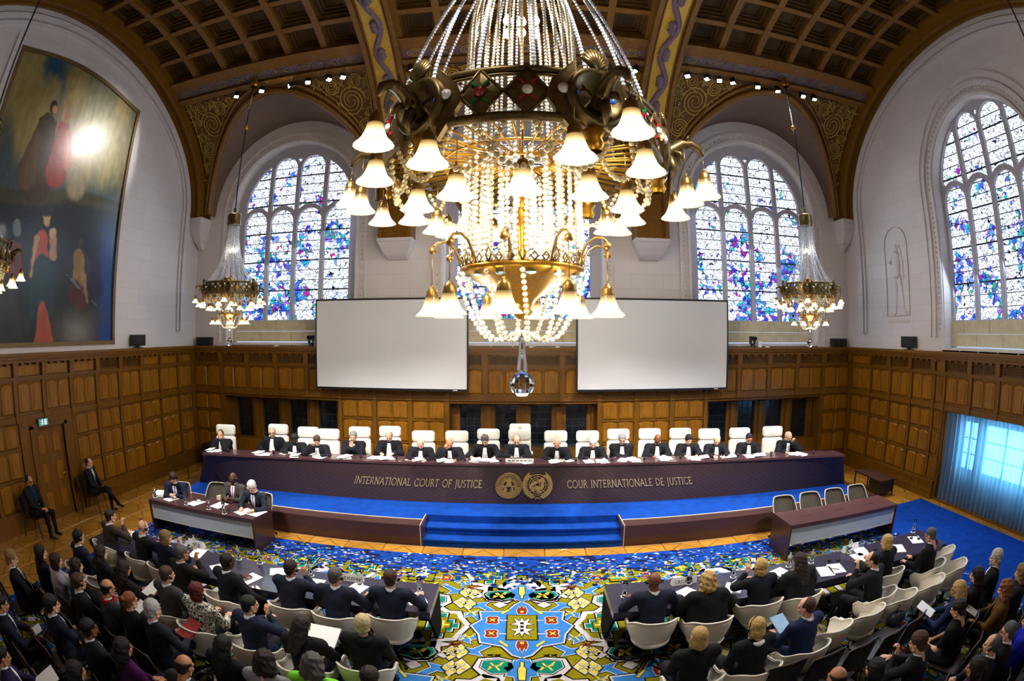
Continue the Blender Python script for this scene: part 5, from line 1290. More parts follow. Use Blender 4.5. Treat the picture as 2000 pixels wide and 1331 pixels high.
mainz=dict(cap0=11.3,cap1=11.75,ring0=6.66,ring1=7.3,dish=5.07,swag=4.28,ball=3.47,ballr=.185,bell1=6.02,bell2=5.86,bell3=4.45)
cz=vp(90,.0)[1]
chandelier((.03,7.4,cz),'huge central bronze and crystal chandelier with jewelled ring and white bell lamps',1.0,mainz)
smallz=dict(cap0=6.93,cap1=7.25,ring0=5.18,ring1=5.45,dish=4.68,swag=4.42,ball=3.99,ballr=.09,bell1=4.86,bell2=4.78,bell3=4.44)
yc,zc_=vp(52.5,0)
c1=chandelier((-7.16,11.07,zc_),'small crystal chandelier in front of the window nearest the painting',.35,smallz,False)
for x,y,l in ((7.16,11.07,'small crystal chandelier hanging in front of the window past the screens'),(-7.3,3.35,'small chandelier hanging over the audience, in front of the painting'),(7.5,3.2,'small chandelier whose rod crosses the wall above the curtained side')):
    c=copy_tree(c1); c.location=(x,y,0); c['label']=l
# ================================================================ chairs
WLEA=plain('white_leather','dcd9cf',.5,var=.03); SHELLM=plain('cream_shell','e2dac8',.6,var=.05,scale=3); SHELLI=plain('cream_seat','ece6da',.7,var=.05)
GREYC=plain('taupe_upholstery','4c463e',.7,var=.1); PIPING=plain('pale_piping','b4a898',.6); DBR=plain('dark_brown_leather','2a201d',.5,var=.15); STEEL=plain('dark_steel','1d1c1e',.35,.6)
def shell_mesh(hb,ha,W=.31,Dp=.27,mat_o=0,zs=.43,flare=.05):
    """tub shell: back height hb, arm height ha"""
    m=MB(); N=28
    def rim(t): # t -1..1 from left arm front round the back to the right arm front
        a=t*rad(148); s=abs(t)
        x=W*(abs(sin(a))**.75)*(1 if a>0 else -1) if abs(a)<PI/2 else W*(1 if a>0 else -1)*(1-.04*(abs(a)-PI/2))
        y=-Dp*cos(a)*1.0 if abs(a)<PI/2 else Dp*1.0*(-cos(a))
        k=max(0,min(1,(s-.28)/.45)); k=k*k*(3-2*k); z=hb+(ha-hb)*k
        if s>.86: z-= (s-.86)*.5
        return x,y,z
    for off in (0,1):
        def fn(u,v):
            t=-1+2*u; x,y,z=rim(t); th=.028*off
            zz=zs-.09*(1-off*.0)+ (z-zs+.09)*v + (0 if off==0 else -.0)
            q=1-(1-v)**2.2; sc=.62+.38*q+flare*(v-.6); sc2=sc
            r=math.hypot(x,y)+1e-6; return (x*sc-x/r*th,y*sc2-y/r*th,zz)
        m.grid(fn,N,7,off,True)
    n=8
    o1=0;o2=(N+1)*n
    for i in range(N): a,b=o1+i*n+7,o1+(i+1)*n+7; c,d=o2+i*n+7,o2+(i+1)*n+7; m.f.append((a,b,d,c)); m.m.append(0); m.sm.append(True)
    for i in (0,N):
        for j in range(7): m.f.append((o1+i*n+j,o1+i*n+j+1,o2+i*n+j+1,o2+i*n+j)); m.m.append(0); m.sm.append(True)
    return m,rim
def star_base(t,n=5,r=.3,h=.36):
    m=MB(); m.tube([(0,0,.08),(0,0,h)],.03,8); m.build('column',STEEL,t)
    for k in range(n):
        a=2*PI*k/n+.3; m=MB(); m.tube([(.02*cos(a),.02*sin(a),.1),(r*.6*cos(a),r*.6*sin(a),.075),(r*cos(a),r*sin(a),.05)],[.024,.02,.016],5); m.sphere((r*cos(a),r*sin(a),.03),.028,6,4); m.build('leg',STEEL,t)
def white_chair():
    t=thing('shell_armchair','x','chair')
    m,rim=shell_mesh(.80,.66); m.build('shell',[SHELLM,SHELLI],t)
    m=MB(); m.lathe([(.001,.47),(.2,.465),(.245,.44),(.235,.40),(.001,.38)],20,0); m.v=[(a*1.05,b,c) for a,b,c in m.v]; m.build('seat',SHELLI,t)
    m=MB(); m.tube([(rim(-1+2*i/28)[0]*1.005,rim(-1+2*i/28)[1]*1.005,rim(-1+2*i/28)[2]+.003) for i in range(29)],.013,5); m.build('rim_piping',SHELLI,t)
    star_base(t); return t
def grey_chair():
    t=thing('upholstered_armchair','x','chair')
    m,rim=shell_mesh(.92,.62,.28,.26); m.build('shell',[GREYC,GREYC],t)
    m=MB(); m.tube([(rim(-1+2*i/28)[0]*1.03,rim(-1+2*i/28)[1]*1.03,rim(-1+2*i/28)[2]+.004) for i in range(29)],.011,5); m.build('rim_piping',PIPING,t)
    m=MB(); m.lathe([(.001,.46),(.2,.455),(.235,.43),(.22,.39),(.001,.38)],20,0); m.build('seat',GREYC,t)
    star_base(t); return t
def rbox(m,w_,h,d,T,r=.06,bulge=.02,mi=0):
    """upright padded panel, width w_, height h, thickness d"""
    pts=[]
    for cx,cz,a0 in ((w_/2-r,h-r,0),(-w_/2+r,h-r,90),(-w_/2+r,r,180),(w_/2-r,r,270)):
        for k in range(5): a=rad(a0+22.5*k); pts.append((cx+r*cos(a),cz+r*sin(a)))
    n=len(pts); vs=[];L=[(-d/2,1),(-d/2-bulge*.6,.96),(-d/2-bulge,.8),(d/2,1),(d/2+bulge*.6,.96),(d/2+bulge,.8)]
    for y,s in L: vs+=[T@Vector((a*s,y,h/2+(c-h/2)*s)) for a,c in pts]
    fs=[(i,(i+1)%n,n*3+(i+1)%n,n*3+i) for i in range(n)]
    for base in (0,3):
        for q in (0,1):
            for i in range(n): fs.append(((base+q)*n+i,(base+q)*n+(i+1)%n,(base+q+1)*n+(i+1)%n,(base+q+1)*n+i))
        fs.append(tuple((base+2)*n+i for i in range(n)))
    m.add(vs,fs,mi,True)
def judge_chair(tall=False):
    t=thing('judge_armchair','x','chair')
    T=TR(0,-.28,.5)@Matrix.Rotation(rad(6),4,'X')
    m=MB(); rbox(m,.56,.60,.07,T,.07,.025); m.build('backrest',WLEA,t)
    m=MB(); rbox(m,.55,.27,.075,T@TR(0,0,.61),.07,.03); m.build('headrest',WLEA,t)
    if tall:
        hr=t.children[1]
        m=MB(); ribbonless=[(.035*cos(2*PI*i/12),.045,.13+.035*sin(2*PI*i/12)) for i in range(13)]; m.tube([T@TR(0,0,.62)@Vector((a,b+.03,c)) for a,b,c in ribbonless],.006,4); m.tube([T@TR(0,0,.62)@Vector((0,.075,.1)),T@TR(0,0,.62)@Vector((0,.075,.16))],.008,4); m.build('embroidered_crest',plain('crest_thread','b08a7a',.6),hr)
    m=MB(); rbox(m,.54,.52,.1,TR(0,-.26,.44)@Matrix.Rotation(rad(-90),4,'X'),.07,.02); m.build('seat',WLEA,t)
    for s in (-1,1):
        m=MB(); m.tube([(s*.29,-.22,.5),(s*.3,-.2,.66),(s*.3,.1,.68)],[.03,.035,.035],8); m.build('armrest',WLEA,t)
    star_base(t,5,.3,.42); return t
def dark_chair(fold=False):
    t=thing('stacking_chair','x','chair')
    m=MB(); m.grid(lambda u,v:(-.24+.48*u,-.25-.05*sin(PI*u)-.06*v,.5+.36*v),8,3); m.grid(lambda u,v:(-.24+.48*u,-.275-.05*sin(PI*u)-.06*v,.5+.36*v),8,3,0); 
    m.build('backrest',DBR,t)
    m=MB(); rbox(m,.47,.44,.03,TR(0,-.22,.45)@Matrix.Rotation(rad(-90),4,'X'),.05,.012); m.build('seat',DBR,t)
    m=MB(); m.tube([(-.25,-.24,.48),(-.25,-.32,.86),(0,-.36,.885),(.25,-.32,.86),(.25,-.24,.48)],.010,5); m.build('frame',plain('brown_metal','5a4a44',.4,.5),t)
    for sx in (-1,1):
        for sy,y in ((-1,-.24),(1,.2)):
            m=MB(); m.tube([(sx*.24,y,.44),(sx*.26,y+sy*.06,0.01)],.011,5); m.build('leg',STEEL,t)
    return t
PROTO={}
def chair(kind,loc,rz,label,group=None):
    if kind not in PROTO: PROTO[kind]={'white':white_chair,'grey':grey_chair,'judge':judge_chair,'tall':lambda:judge_chair(True),'dark':dark_chair}[kind](); c=PROTO[kind]
    else: c=copy_tree(PROTO[kind])
    c.location=loc; c.rotation_euler=(0,0,rz); c['label']=label
    if group: c['group']=group
    return c
# ================================================================ people
def _rc(p,a,b,ra,rb):
    v=b-a; L=(v**2).sum()+1e-9; t=np.clip(((p-a)@v)/L,0,1); return np.sqrt((((p-a)-t[...,None]*v)**2).sum(-1))-(ra+(rb-ra)*t)
def _el(p,c,r,Rm=None):
    q=p-c
    if Rm is not None: q=q@Rm
    k0=np.sqrt(((q/r)**2).sum(-1)); k1=np.sqrt(((q/(r*r))**2).sum(-1))+1e-9; return k0*(k0-1)/k1
def sdf_mesh(prims,h,k=.02,cut=None,disp=None):
    """continuous surface round all primitives: smooth union on a grid, meshed by surface nets -> verts, quads, material per quad"""
    lo=np.array([9.]*3); hi=-lo; bb=[]
    for pr in prims:
        if pr[0]=='c': a=np.minimum(pr[1]-pr[3],pr[2]-pr[4]); a=np.minimum(a,np.minimum(pr[1],pr[2])-max(pr[3],pr[4])); b=np.maximum(pr[1],pr[2])+max(pr[3],pr[4])
        else: r=max(pr[2]) if pr[3] is not None else pr[2]; a=pr[1]-r; b=pr[1]+r
        bb.append((a,b)); lo=np.minimum(lo,a); hi=np.maximum(hi,b)
    lo=lo-3*h-k; n=np.ceil((hi+3*h+k-lo)/h).astype(int)+1
    D=np.full(n,1.0,np.float32); B=np.full(n,1.0,np.float32); Mi=np.zeros(n,np.int8)
    for pr,(a,b) in zip(prims,bb):
        mg=k+2.5*h; i0=np.maximum(((a-mg-lo)/h).astype(int),0); i1=np.minimum(((b+mg-lo)/h).astype(int)+2,n)
        ax=[lo[d]+h*np.arange(i0[d],i1[d]) for d in range(3)]; p=np.stack(np.meshgrid(*ax,indexing='ij'),-1)
        d=_rc(p,*pr[1:5]) if pr[0]=='c' else _el(p,*pr[1:4])
        mat=pr[5] if pr[0]=='c' else pr[4]
        s=tuple(slice(i0[q],i1[q]) for q in range(3)); E=D[s]; hh=np.clip(.5+.5*(E-d)/k,0,1); D[s]=E*(1-hh)+d*hh-k*hh*(1-hh)
        u=d<B[s]; Bs=B[s]; Bs[u]=d[u]; Ms=Mi[s]; Ms[u]=mat
    if cut is not None or disp is not None:
        ax=[lo[d]+h*np.arange(n[d]) for d in range(3)]; p=np.stack(np.meshgrid(*ax,indexing='ij'),-1)
        if disp is not None: D=D+disp(p)
        if cut is not None: D=np.maximum(D,cut(p))
    S=D<0
    c=np.stack([S[i:n[0]-1+i,j:n[1]-1+j,l:n[2]-1+l] for i in (0,1) for j in (0,1) for l in (0,1)],0); cnt=c.sum(0); act=(cnt>0)&(cnt<8)
    idx=np.argwhere(act); vid=-np.ones(act.shape,int); vid[act]=np.arange(len(idx))
    acc=np.zeros((len(idx),3)); num=np.zeros(len(idx))
    cor=[(i,j,l) for i in (0,1) for j in (0,1) for l in (0,1)]
    for a_ in range(8):
        for b_ in range(a_+1,8):
            A_,B_=np.array(cor[a_]),np.array(cor[b_])
            if abs(A_-B_).sum()!=1: continue
            da=D[tuple((idx+A_).T)]; db=D[tuple((idx+B_).T)]; x=(da<0)!=(db<0)
            t=da/(da-db+1e-12); pt=A_+(B_-A_)*t[:,None]; acc[x]+=pt[x]; num+=x
    V=lo+h*(idx+acc/np.maximum(num,1)[:,None])
    Q=[];MT=[]
    for ax_ in range(3):
        o1,o2=[d for d in range(3) if d!=ax_]
        sh=[slice(None)]*3; s0=list(sh); s1=list(sh); s0[ax_]=slice(0,n[ax_]-1); s1[ax_]=slice(1,n[ax_])
        X=S[tuple(s0)]!=S[tuple(s1)]; e=np.argwhere(X); e=e[(e[:,o1]>0)&(e[:,o2]>0)&(e[:,o1]<n[o1]-1)&(e[:,o2]<n[o2]-1)]
        def cell(a_,b_): q=e.copy(); q[:,o1]-=a_; q[:,o2]-=b_; return vid[tuple(q.T)]
        q=np.stack([cell(0,0),cell(1,0),cell(1,1),cell(0,1)],-1)
        flip=S[tuple(e.T)]; 
        if ax_==1: flip=~flip
        q[flip]=q[flip][:,::-1]; Q.append(q); MT.append(Mi[tuple(e.T)])
    return V,np.concatenate(Q),np.concatenate(MT)
def A3(*a): return np.array(a,float)
def C_(a,b,ra,rb,m=0): return ('c',A3(*a),A3(*b),ra,rb,m)
def E_(c,r,m=0,Rm=None): return ('e',A3(*c),A3(*r),Rm,m)
# --- head (mat 0 skin, 1 lips, 2 eye, 3 brow)
def build_head(fem=False):
    w_=.95 if fem else 1
    P=[E_((0,-.012,.03),(.077*w_,.098,.092)),E_((0,.022,-.035),(.059*w_,.07,.078)),E_((0,.064,-.092),(.024,.02,.02)),C_((-.05,.02,-.07),(.05,.02,-.07),.022,.022),
       C_((0,.09,.018),(0,.108,-.026),.009,.014),C_((-.018,.088,-.03),(.018,.088,-.03),.009,.009),C_((-.045,.075,.026),(.045,.075,.026),.013,.013),E_((-.038,.066,-.025),(.022,.02,.022)),E_((.038,.066,-.025),(.022,.02,.022)),
       C_((-.02,.087,-.058),(.02,.087,-.058),.0095,.0095,1),E_((-.082*w_,-.004,-.008),(.011,.022,.033)),E_((.082*w_,-.004,-.008),(.011,.022,.033)),
       C_((0,-.025,-.08),(0,-.045,-.22),.055*w_,.06*w_)]
    for s in (-1,1): P+=[E_((s*.032,.083,.006),(.014,.011,.008),2),C_((s*.017,.088,.03),(s*.048,.078,.03),.006,.005,3)]
    return sdf_mesh(P,.0095,.012)
HEADS={f:build_head(f) for f in (False,True)}
def build_hand(curl):
    P=[E_((0,.045,0),(.042,.052,.016)),C_((0,-.03,0),(0,.02,0),.026,.03)]
    for i,(x,L) in enumerate(((-.031,.07),(-.011,.08),(.010,.076),(.030,.06))):
        a=A3(x,.085,0); ang=0
        for j,(f,r0,r1) in enumerate(((.45,.0095,.009),(.3,.009,.0085),(.25,.0085,.007))):
            ang+=curl[j]; b=a+A3(x*.12,cos(rad(ang)),-sin(rad(ang)))*L*f*1.1; P.append(('c',a,b,r0,r1,0)); a=b
    P+=[C_((-.028,.015,-.004),(-.058,.05,-.012),.013,.011),C_((-.058,.05,-.012),(-.05,.082,-.024),.0105,.008)]
    return sdf_mesh(P,.0065,.006)
HANDS={'rest':build_hand((12,22,22)),'curl':build_hand((40,60,40)),'flat':build_hand((3,6,6))}
def hair_mesh(style):
    P=[E_((0,-.02,.042),(.086,.104,.09))]
    fl=lambda p:(p[...,1]-p[...,2])*.707-.012
    ns=lambda amp,f:(lambda p:amp*(np.sin(p[...,0]*f+3*np.sin(p[...,2]*f*.37))*np.sin(p[...,1]*f*.9+1)+.6*np.sin(p[...,2]*f*1.1+p[...,0]*f*.5)))
    if style=='short': return sdf_mesh(P+[E_((0,-.06,-.03),(.07,.05,.06))],.011,.02,lambda p:np.maximum(fl(p),-.085-p[...,2]),ns(.0022,150))
    if style=='full': return sdf_mesh([E_((0,-.02,.05),(.094,.11,.1)),E_((0,-.065,-.03),(.075,.05,.07))],.011,.02,lambda p:np.maximum(fl(p)-.004,-.1-p[...,2]),ns(.004,120))
    if style=='balding': return sdf_mesh(P+[E_((0,-.06,-.02),(.074,.05,.06))],.011,.02,lambda p:np.maximum(np.maximum(np.maximum(fl(p)+.012,-.085-p[...,2]),p[...,2]-.055),p[...,1]-.035),ns(.002,150))
    if style=='receding': return sdf_mesh(P+[E_((0,-.06,-.02),(.074,.05,.06))],.011,.02,lambda p:np.maximum(np.maximum(fl(p)+.006,-.085-p[...,2]),(p[...,1]+.6*p[...,2])-.055),ns(.002,150))
    if style=='bob': return sdf_mesh([E_((0,-.02,.048),(.094,.11,.095)),C_((-.075,-.02,0),(-.08,-.01,-.1),.035,.03),C_((.075,-.02,0),(.08,-.01,-.1),.035,.03),E_((0,-.05,-.05),(.09,.075,.09))],.012,.03,lambda p:np.maximum(np.maximum((p[...,1]-.55*p[...,2])-.045,-.14-p[...,2]),-(np.abs(p[...,0])*1.0-.0)*0-9),ns(.003,110))
    if style=='long': return sdf_mesh([E_((0,-.02,.045),(.092,.11,.095)),C_((-.07,-.03,0),(-.085,-.03,-.22),.035,.035),C_((.07,-.03,0),(.085,-.03,-.22),.035,.035),C_((0,-.06,-.02),(0,-.1,-.3),.085,.06),C_((-.05,-.08,-.1),(-.05,-.11,-.34),.05,.035),C_((.05,-.08,-.1),(.05,-.11,-.34),.05,.035)],.013,.04,lambda p:(p[...,1]-.5*p[...,2])-.045,ns(.004,90))
    if style=='curly': return sdf_mesh([E_((0,-.02,.05),(.105,.12,.105)),C_((-.08,-.02,0),(-.095,-.02,-.1),.045,.045),C_((.08,-.02,0),(.095,-.02,-.1),.045,.045),E_((0,-.06,-.06),(.11,.08,.1))],.012,.04,lambda p:(p[...,1]-.55*p[...,2])-.05,ns(.011,75))
    if style=='bun': return sdf_mesh(P+[E_((0,-.06,-.03),(.07,.05,.06)),E_((0,-.13,.05),(.04,.04,.04))],.011,.02,lambda p:np.maximum(fl(p),-.085-p[...,2]),ns(.002,150))
HAIR={}
def npobj(name,V,Q,mi,mats,parent=None,smooth=True):
    me=bpy.data.meshes.new(name); nv,nq=len(V),len(Q)
    me.vertices.add(nv); me.vertices.foreach_set('co',np.asarray(V,np.float32).ravel())
    me.loops.add(nq*4); me.loops.foreach_set('vertex_index',np.asarray(Q,np.int32).ravel())
    me.polygons.add(nq); me.polygons.foreach_set('loop_start',np.arange(0,nq*4,4,dtype=np.int32)); 
    try: me.polygons.foreach_set('loop_total',np.full(nq,4,np.int32))
    except Exception: pass
    for x in mats: me.materials.append(x)
    me.polygons.foreach_set('material_index',np.asarray(mi,np.int32)); me.polygons.foreach_set('use_smooth',np.ones(nq,bool)); me.update(calc_edges=True)
    return obj(name,me,parent)
def skin(c): return plain('skin_'+c,c,.5,var=.06,scale=30,spec=.35)
LIP=lambda c:plain('lip_'+c,c,.5); EYE=plain('eye','2a2320',.2,spec=.6)
def HAIRM(c):
    n_='hair_'+c
    if n_ in MATS: return MATS[n_]
    m,nt,b=_new(n_); q=s2l(c); nz=noise(nt,coord(nt,(150,150,14),'Position'),1,3,.6)
    nt.links.new(ramp(nt,nz.outputs[0],((.3,tuple(x*.45 for x in q)),(.7,tuple(min(1,x*1.35) for x in q)))),b.inputs['Base Color']); b.inputs['Roughness'].default_value=.5; b.inputs['Specular IOR Level'].default_value=.35
    bump(nt,nz.outputs[0],b,.9,.01); MATS[n_]=m; return m
SK={'pale':'e0b49a','fair':'d9a688','tan':'b9805c','olive':'c4946e','brown':'7a4a30','dark':'4c2e20','pink':'e0a894'}
HC={'grey':'8d8a88','silver':'b9b6b2','white':'dcd8d0','black':'14110f','dkbrown':'2a1c14','brown':'4a3020','red':'5c1a16','ginger':'8a5028','blonde':'c8a565','ltblonde':'d6bf8c','dyblonde':'8a6a3c','saltpepper':'5c5855'}
def cloth(c,r=.8):
    if c=='floral': return FLORALM()
    return plain('cloth_'+c,c,r,var=.12,scale=25,spec=.2,bmp=.1)
FLORAL=None
def ik(S,W,pole,l1=.29,l2=.26):
    d=W-S; L=min(d.length,(l1+l2)*.99); d=d.normalized(); a=(l1*l1-l2*l2+L*L)/(2*L); h=math.sqrt(max(l1*l1-a*a,0)); pl=(pole-d*pole.dot(d)).normalized(); return S+d*a+pl*h, S+d*L
def person(px,floor,rz,label,sex='m',skinc='fair',hair='short',hc='dkbrown',top='suit',tc='20202c',legc='1a1a22',pose='desk',lean=6,nod=8,turn=0,extra=(),hs=.46,hz=0,tuck=0,group=None,shirt='e8e8ee',tie=None,h=.024,stand=False):
    """seated figure whose head centre comes to `head`; facing local +Y"""
    k=.96 if sex=='f' else 1.0
    sd=Vector((0,sin(rad(lean)),cos(rad(lean)))); fr_=Vector((0,cos(rad(lean)),-sin(rad(lean))))
    Pv=Vector((0,0,hs+.10)); Sh=Pv+sd*.45*k; Nk=Pv+sd*.50*k; Hd=Nk+Vector((0,sin(rad(lean*.8)),cos(rad(lean*.8))))*.148*k+Vector((0,.03,0))
    o=thing('person',label,'person',(0,0,0),0,group)
    rz=rad(rz); o.rotation_euler=(0,0,rz); head=at(px[0],px[1],floor+Hd.z); off=RZ(rz)@Vector((Hd.x,Hd.y,0)); o.location=(head[0]-off.x,head[1]-off.y,floor)
    sw=.205*k; SL,SR=Sh+Vector((-sw,0,0)),Sh+Vector((sw,0,0))
    z=hs
    poses={'desk':(((-.15,.42,z+.335),'rest',None),((.15,.42,z+.335),'curl',None)),
     'lap':(((-.06,.30,z+.17),'rest',None),((.07,.31,z+.18),'curl',None)),
     'clasp':(((-.05,.33,z+.38),'curl',(.3,.8,.3)),((.05,.33,z+.38),'curl',(-.3,.8,.3))),
     'chinR':(((-.14,.36,z+.2),'rest',None),((.07,.17,z+.56),'curl',(-.1,.3,1))),
     'chinL':(((-.07,.17,z+.56),'curl',(.1,.3,1)),((.14,.36,z+.2),'rest',None)),
     'chinRd':(((-.16,.42,z+.335),'rest',None),((.08,.22+lean*.006,z+.56),'curl',(-.2,.2,1))),
     'chinLd':(((-.08,.22+lean*.006,z+.56),'curl',(.2,.2,1)),((.16,.42,z+.335),'rest',None)),
     'cross':(((.13,.24,z+.27),'rest',(.9,.2,.1)),((-.13,.27,z+.25),'rest',(-.9,.2,.1))),
     'write':(((-.13,.43,z+.335),'flat',None),((.12,.40,z+.345),'curl',(-.3,.9,-.1))),
     'pray':(((-.025,.30,z+.47),'flat',(.15,.2,1)),((.03,.30,z+.47),'flat',(-.15,.2,1))),
     'read':(((-.13,.36,z+.26),'curl',(.3,1,.2)),((.13,.36,z+.26),'curl',(-.3,1,.2))),
     'armrest':(((-.27,.22,z+.24),'rest',None),((.27,.22,z+.24),'rest',None)),
     'spread':(((-.24,.40,z+.335),'rest',None),((.3,.38,z+.335),'rest',None)),
     'wide':(((-.15,.42,z+.335),'rest',None),((.5,.3,z+.2),'flat',(.3,1,-.1)))}
    hL,hR=poses[pose]; arms=[]
    for S,(W,hk,hd),s in ((SL,hL,-1),(SR,hR,1)):
        W=Vector(W)+Vector((0,.25*sin(rad(lean)),hz)); El,Wr=ik(S,W,Vector((s*.75,-.25,-.75))); arms.append((S,El,Wr,hk,hd,s))
    V=lambda v:np.array(v,float)
    def c(a,b,ra,rb,m=0): return ('c',V(a),V(b),ra,rb,m)
    sk=SK[skinc]; f=sex=='f'
    Rl=np.array([[1,0,0],[0,cos(rad(lean)),-sin(rad(lean))],[0,sin(rad(lean)),cos(rad(lean))]]).T  # columns: local axes
    Rl=np.array([[1,0,0],[0,fr_.y,sd.y],[0,fr_.z,sd.z]])
    cw=.178*k; 
    torso=lambda g,m:[('e',V(Pv+Vector((0,0,-.01))),A3(.18+g,.135+g,.115+g),None,m),('e',V(Pv+sd*.15),A3(.155*k+g,.125+g,.15+g),Rl,m),('e',V(Pv+sd*.32*k),A3(cw+g,.122+g,.175+g),Rl,m),c(SL,SR,.068+g,.068+g,m),c(Pv+sd*.42*k+Vector((-.08,-.02,0)),Nk+Vector((0,-.015,-.015)),.066+g,.05+g*.6,m),c(Pv+sd*.42*k+Vector((.08,-.02,0)),Nk+Vector((0,-.015,-.015)),.066+g,.05+g*.6,m)]
    LEG,SHOE,SKIN,TOP=0,1,2,3
    bare=top in('dress','skirt')
    pr=torso(-.006,LEG)
    crossed='legs' in extra
    for s in (-1,1):
        hip=Pv+Vector((s*.09,.02,-.02)); kn=Vector((s*(.06 if crossed and s>0 else .13),.47-tuck*.3,hs+.07+(.09 if crossed and s>0 else 0))); an=Vector((s*.14,.46-tuck,.09)) if not(crossed and s>0) else Vector((-.12,.68,.2))
        lm=SKIN if bare else LEG
        pr+=[c(hip,kn,.096,.068,LEG),c(kn,an,.063,.044,lm)]
        ft=Vector((0,.15,-.045)) if an.z<.12 else Vector((0,.14,-.06))
        pr+=[c(an+Vector((0,-.02,-.035)),an+ft,.038,.03,SHOE)]
    for S,El,Wr,hk,hd,s in arms: pr+=[c(S,El,.045*k,.04*k,SKIN),c(El,Wr,.038*k,.025*k,SKIN)]
    pr+=[c(Nk+Vector((0,-.01,-.02)),Nk+sd*.07,.05,.05,SKIN)]
    VV,QQ,MM=sdf_mesh(pr,h,.03); mats=[cloth(legc),plain('shoe_black','0e0c0c',.3),skin(sk),cloth(tc),LIP({'dark':'3c2018','brown':'6a3a2c'}.get(skinc,'b06a5c')),EYE,HAIRM(HC[hc])]
    parts=[(VV,QQ,MM)]
    HM=Matrix.Translation(Hd)@Matrix.Rotation(rad(turn),4,'Z')@Matrix.Rotation(rad(-nod),4,'X')
    def xf(Vx,Mx,sc=1): A_=np.array(Mx); return (Vx*sc)@A_[:3,:3].T+A_[:3,3]
    hv,hq,hm=HEADS[f]; parts.append((xf(hv,HM,k),hq,np.array([2,4,5,6])[hm]))
    for S,El,Wr,hk,hd,s in arms:
        d=Vector(hd).normalized() if hd else Vector(((Wr-El).x*.6,max((Wr-El).y,.08),(Wr-El).z*.15)).normalized()
        up=Vector((0,0,1)) if abs(d.z)<.8 else Vector((0,-1,0)); xa=d.cross(up).normalized(); za=xa.cross(d)
        Mh=Matrix.Identity(4)
        for i in range(3): Mh[i][0],Mh[i][1],Mh[i][2],Mh[i][3]=xa[i],d[i],za[i],Wr[i]
        v0,q0,m0=HANDS[hk]; v1=v0*np.array([1 if s>0 else -1,1,1]); q1=q0 if s>0 else q0[:,::-1]
        parts.append((xf(v1,Mh,k*.98),q1,np.full(len(q0),2)))
    n0=0; Vs=[];Qs=[];Ms=[]
    for a,b,c_ in parts: Vs.append(a);Qs.append(b+n0);Ms.append(c_);n0+=len(a)
    npobj('body',np.concatenate(Vs),np.concatenate(Qs),np.concatenate(Ms),mats,o)
    # clothing over the torso and arms
    g=.014; robe=top=='robe'
    G=torso(g+(.012 if robe else 0),0)
    for S,El,Wr,hk,hd,s in arms:
        if top=='tshirt': G+=[c(S,S+(El-S)*.7,.066,.06)]; continue
        W2=El+(Wr-El)*(.86 if not robe else .8)
        if robe: G+=[c(S,El,.088,.09),c(El,W2,.084,.085),c(El+Vector((0,-.02,-.05)),W2+Vector((0,-.03,-.05)),.06,.07)]
        else: G+=[c(S,El,.072*k,.062*k),c(El,W2,.06*k,.046*k)]
    if robe: G+=[c(Pv+Vector((-.12,.05,-.02)),Pv+Vector((-.13,.3,-.01)),.1,.09),c(Pv+Vector((.12,.05,-.02)),Pv+Vector((.13,.3,-.01)),.1,.09),c(SL,Pv+Vector((-.2,-.04,0)),.06,.09),c(SR,Pv+Vector((.2,-.04,0)),.06,.09)]
    elif top in('suit','coat','dress'): G+=[c(Pv+Vector((-.1,.03,-.02)),Pv+Vector((-.11,.16,0)),.105,.09),c(Pv+Vector((.1,.03,-.02)),Pv+Vector((.11,.16,0)),.105,.09)]
    if top in('dress','skirt'): G+=[c(Pv+Vector((-.09,.1,-.01)),(-.11,.4,hs+.08),.1,.08),c(Pv+Vector((.09,.1,-.01)),(.11,.4,hs+.08),.1,.08)]
    gv,gq,gm=sdf_mesh(G,h,.03,None,(lambda p:.004*np.sin(p[...,2]*55+p[...,0]*22)*np.sin(p[...,0]*38+p[...,1]*30)))
    nm={'robe':'robe','suit':'jacket','coat':'coat','dress':'dress','skirt':'blouse','blouse':'blouse','tshirt':'shirt','sweater':'sweater'}[top]
    npobj(nm,gv,gq,gm,[FLORALM() if tc=='floral' else cloth(tc,.85)],o)
    # things on the chest, laid on the garment's surface
    def surf(x,s):
        """front surface point of the garment at sideways x and height s up the spine"""
        b0=Pv+sd*s+Vector((x,0,0)); lo_,hi_=0.0,.4
        ts=np.linspace(.35,.0,60); P_=np.array([list(b0+fr_*t) for t in ts]); dm=np.full(60,9.)
        for q in G[:6]:
            dd=_rc(P_,*q[1:5]) if q[0]=='c' else _el(P_,*q[1:4]); dm=np.minimum(dm,dd)
        i=int(np.argmax(dm<.006)) if (dm<.006).any() else 40
        return b0+fr_*(ts[i]+.008)
    def bib(name,rows,mat,lift=0):
        m=MB(); vs=[]
        for s,w0,w1 in rows:
            for j in range(4): x=w0+(w1-w0)*j/3; vs.append(surf(x,s)+fr_*(lift+.004*(1-abs(j-1.5)/1.5)))
        m.add(vs,[(i*4+j,i*4+j+1,i*4+5+j,i*4+4+j) for i in range(len(rows)-1) for j in range(3)],0,True)
        m.add([v-fr_*.012 for v in vs],[(i*4+4+j,i*4+5+j,i*4+j+1,i*4+j) for i in range(len(rows)-1) for j in range(3)],0,True); m.build(name,mat,o)
    SH=cloth(shirt,.7); top_=.50*k
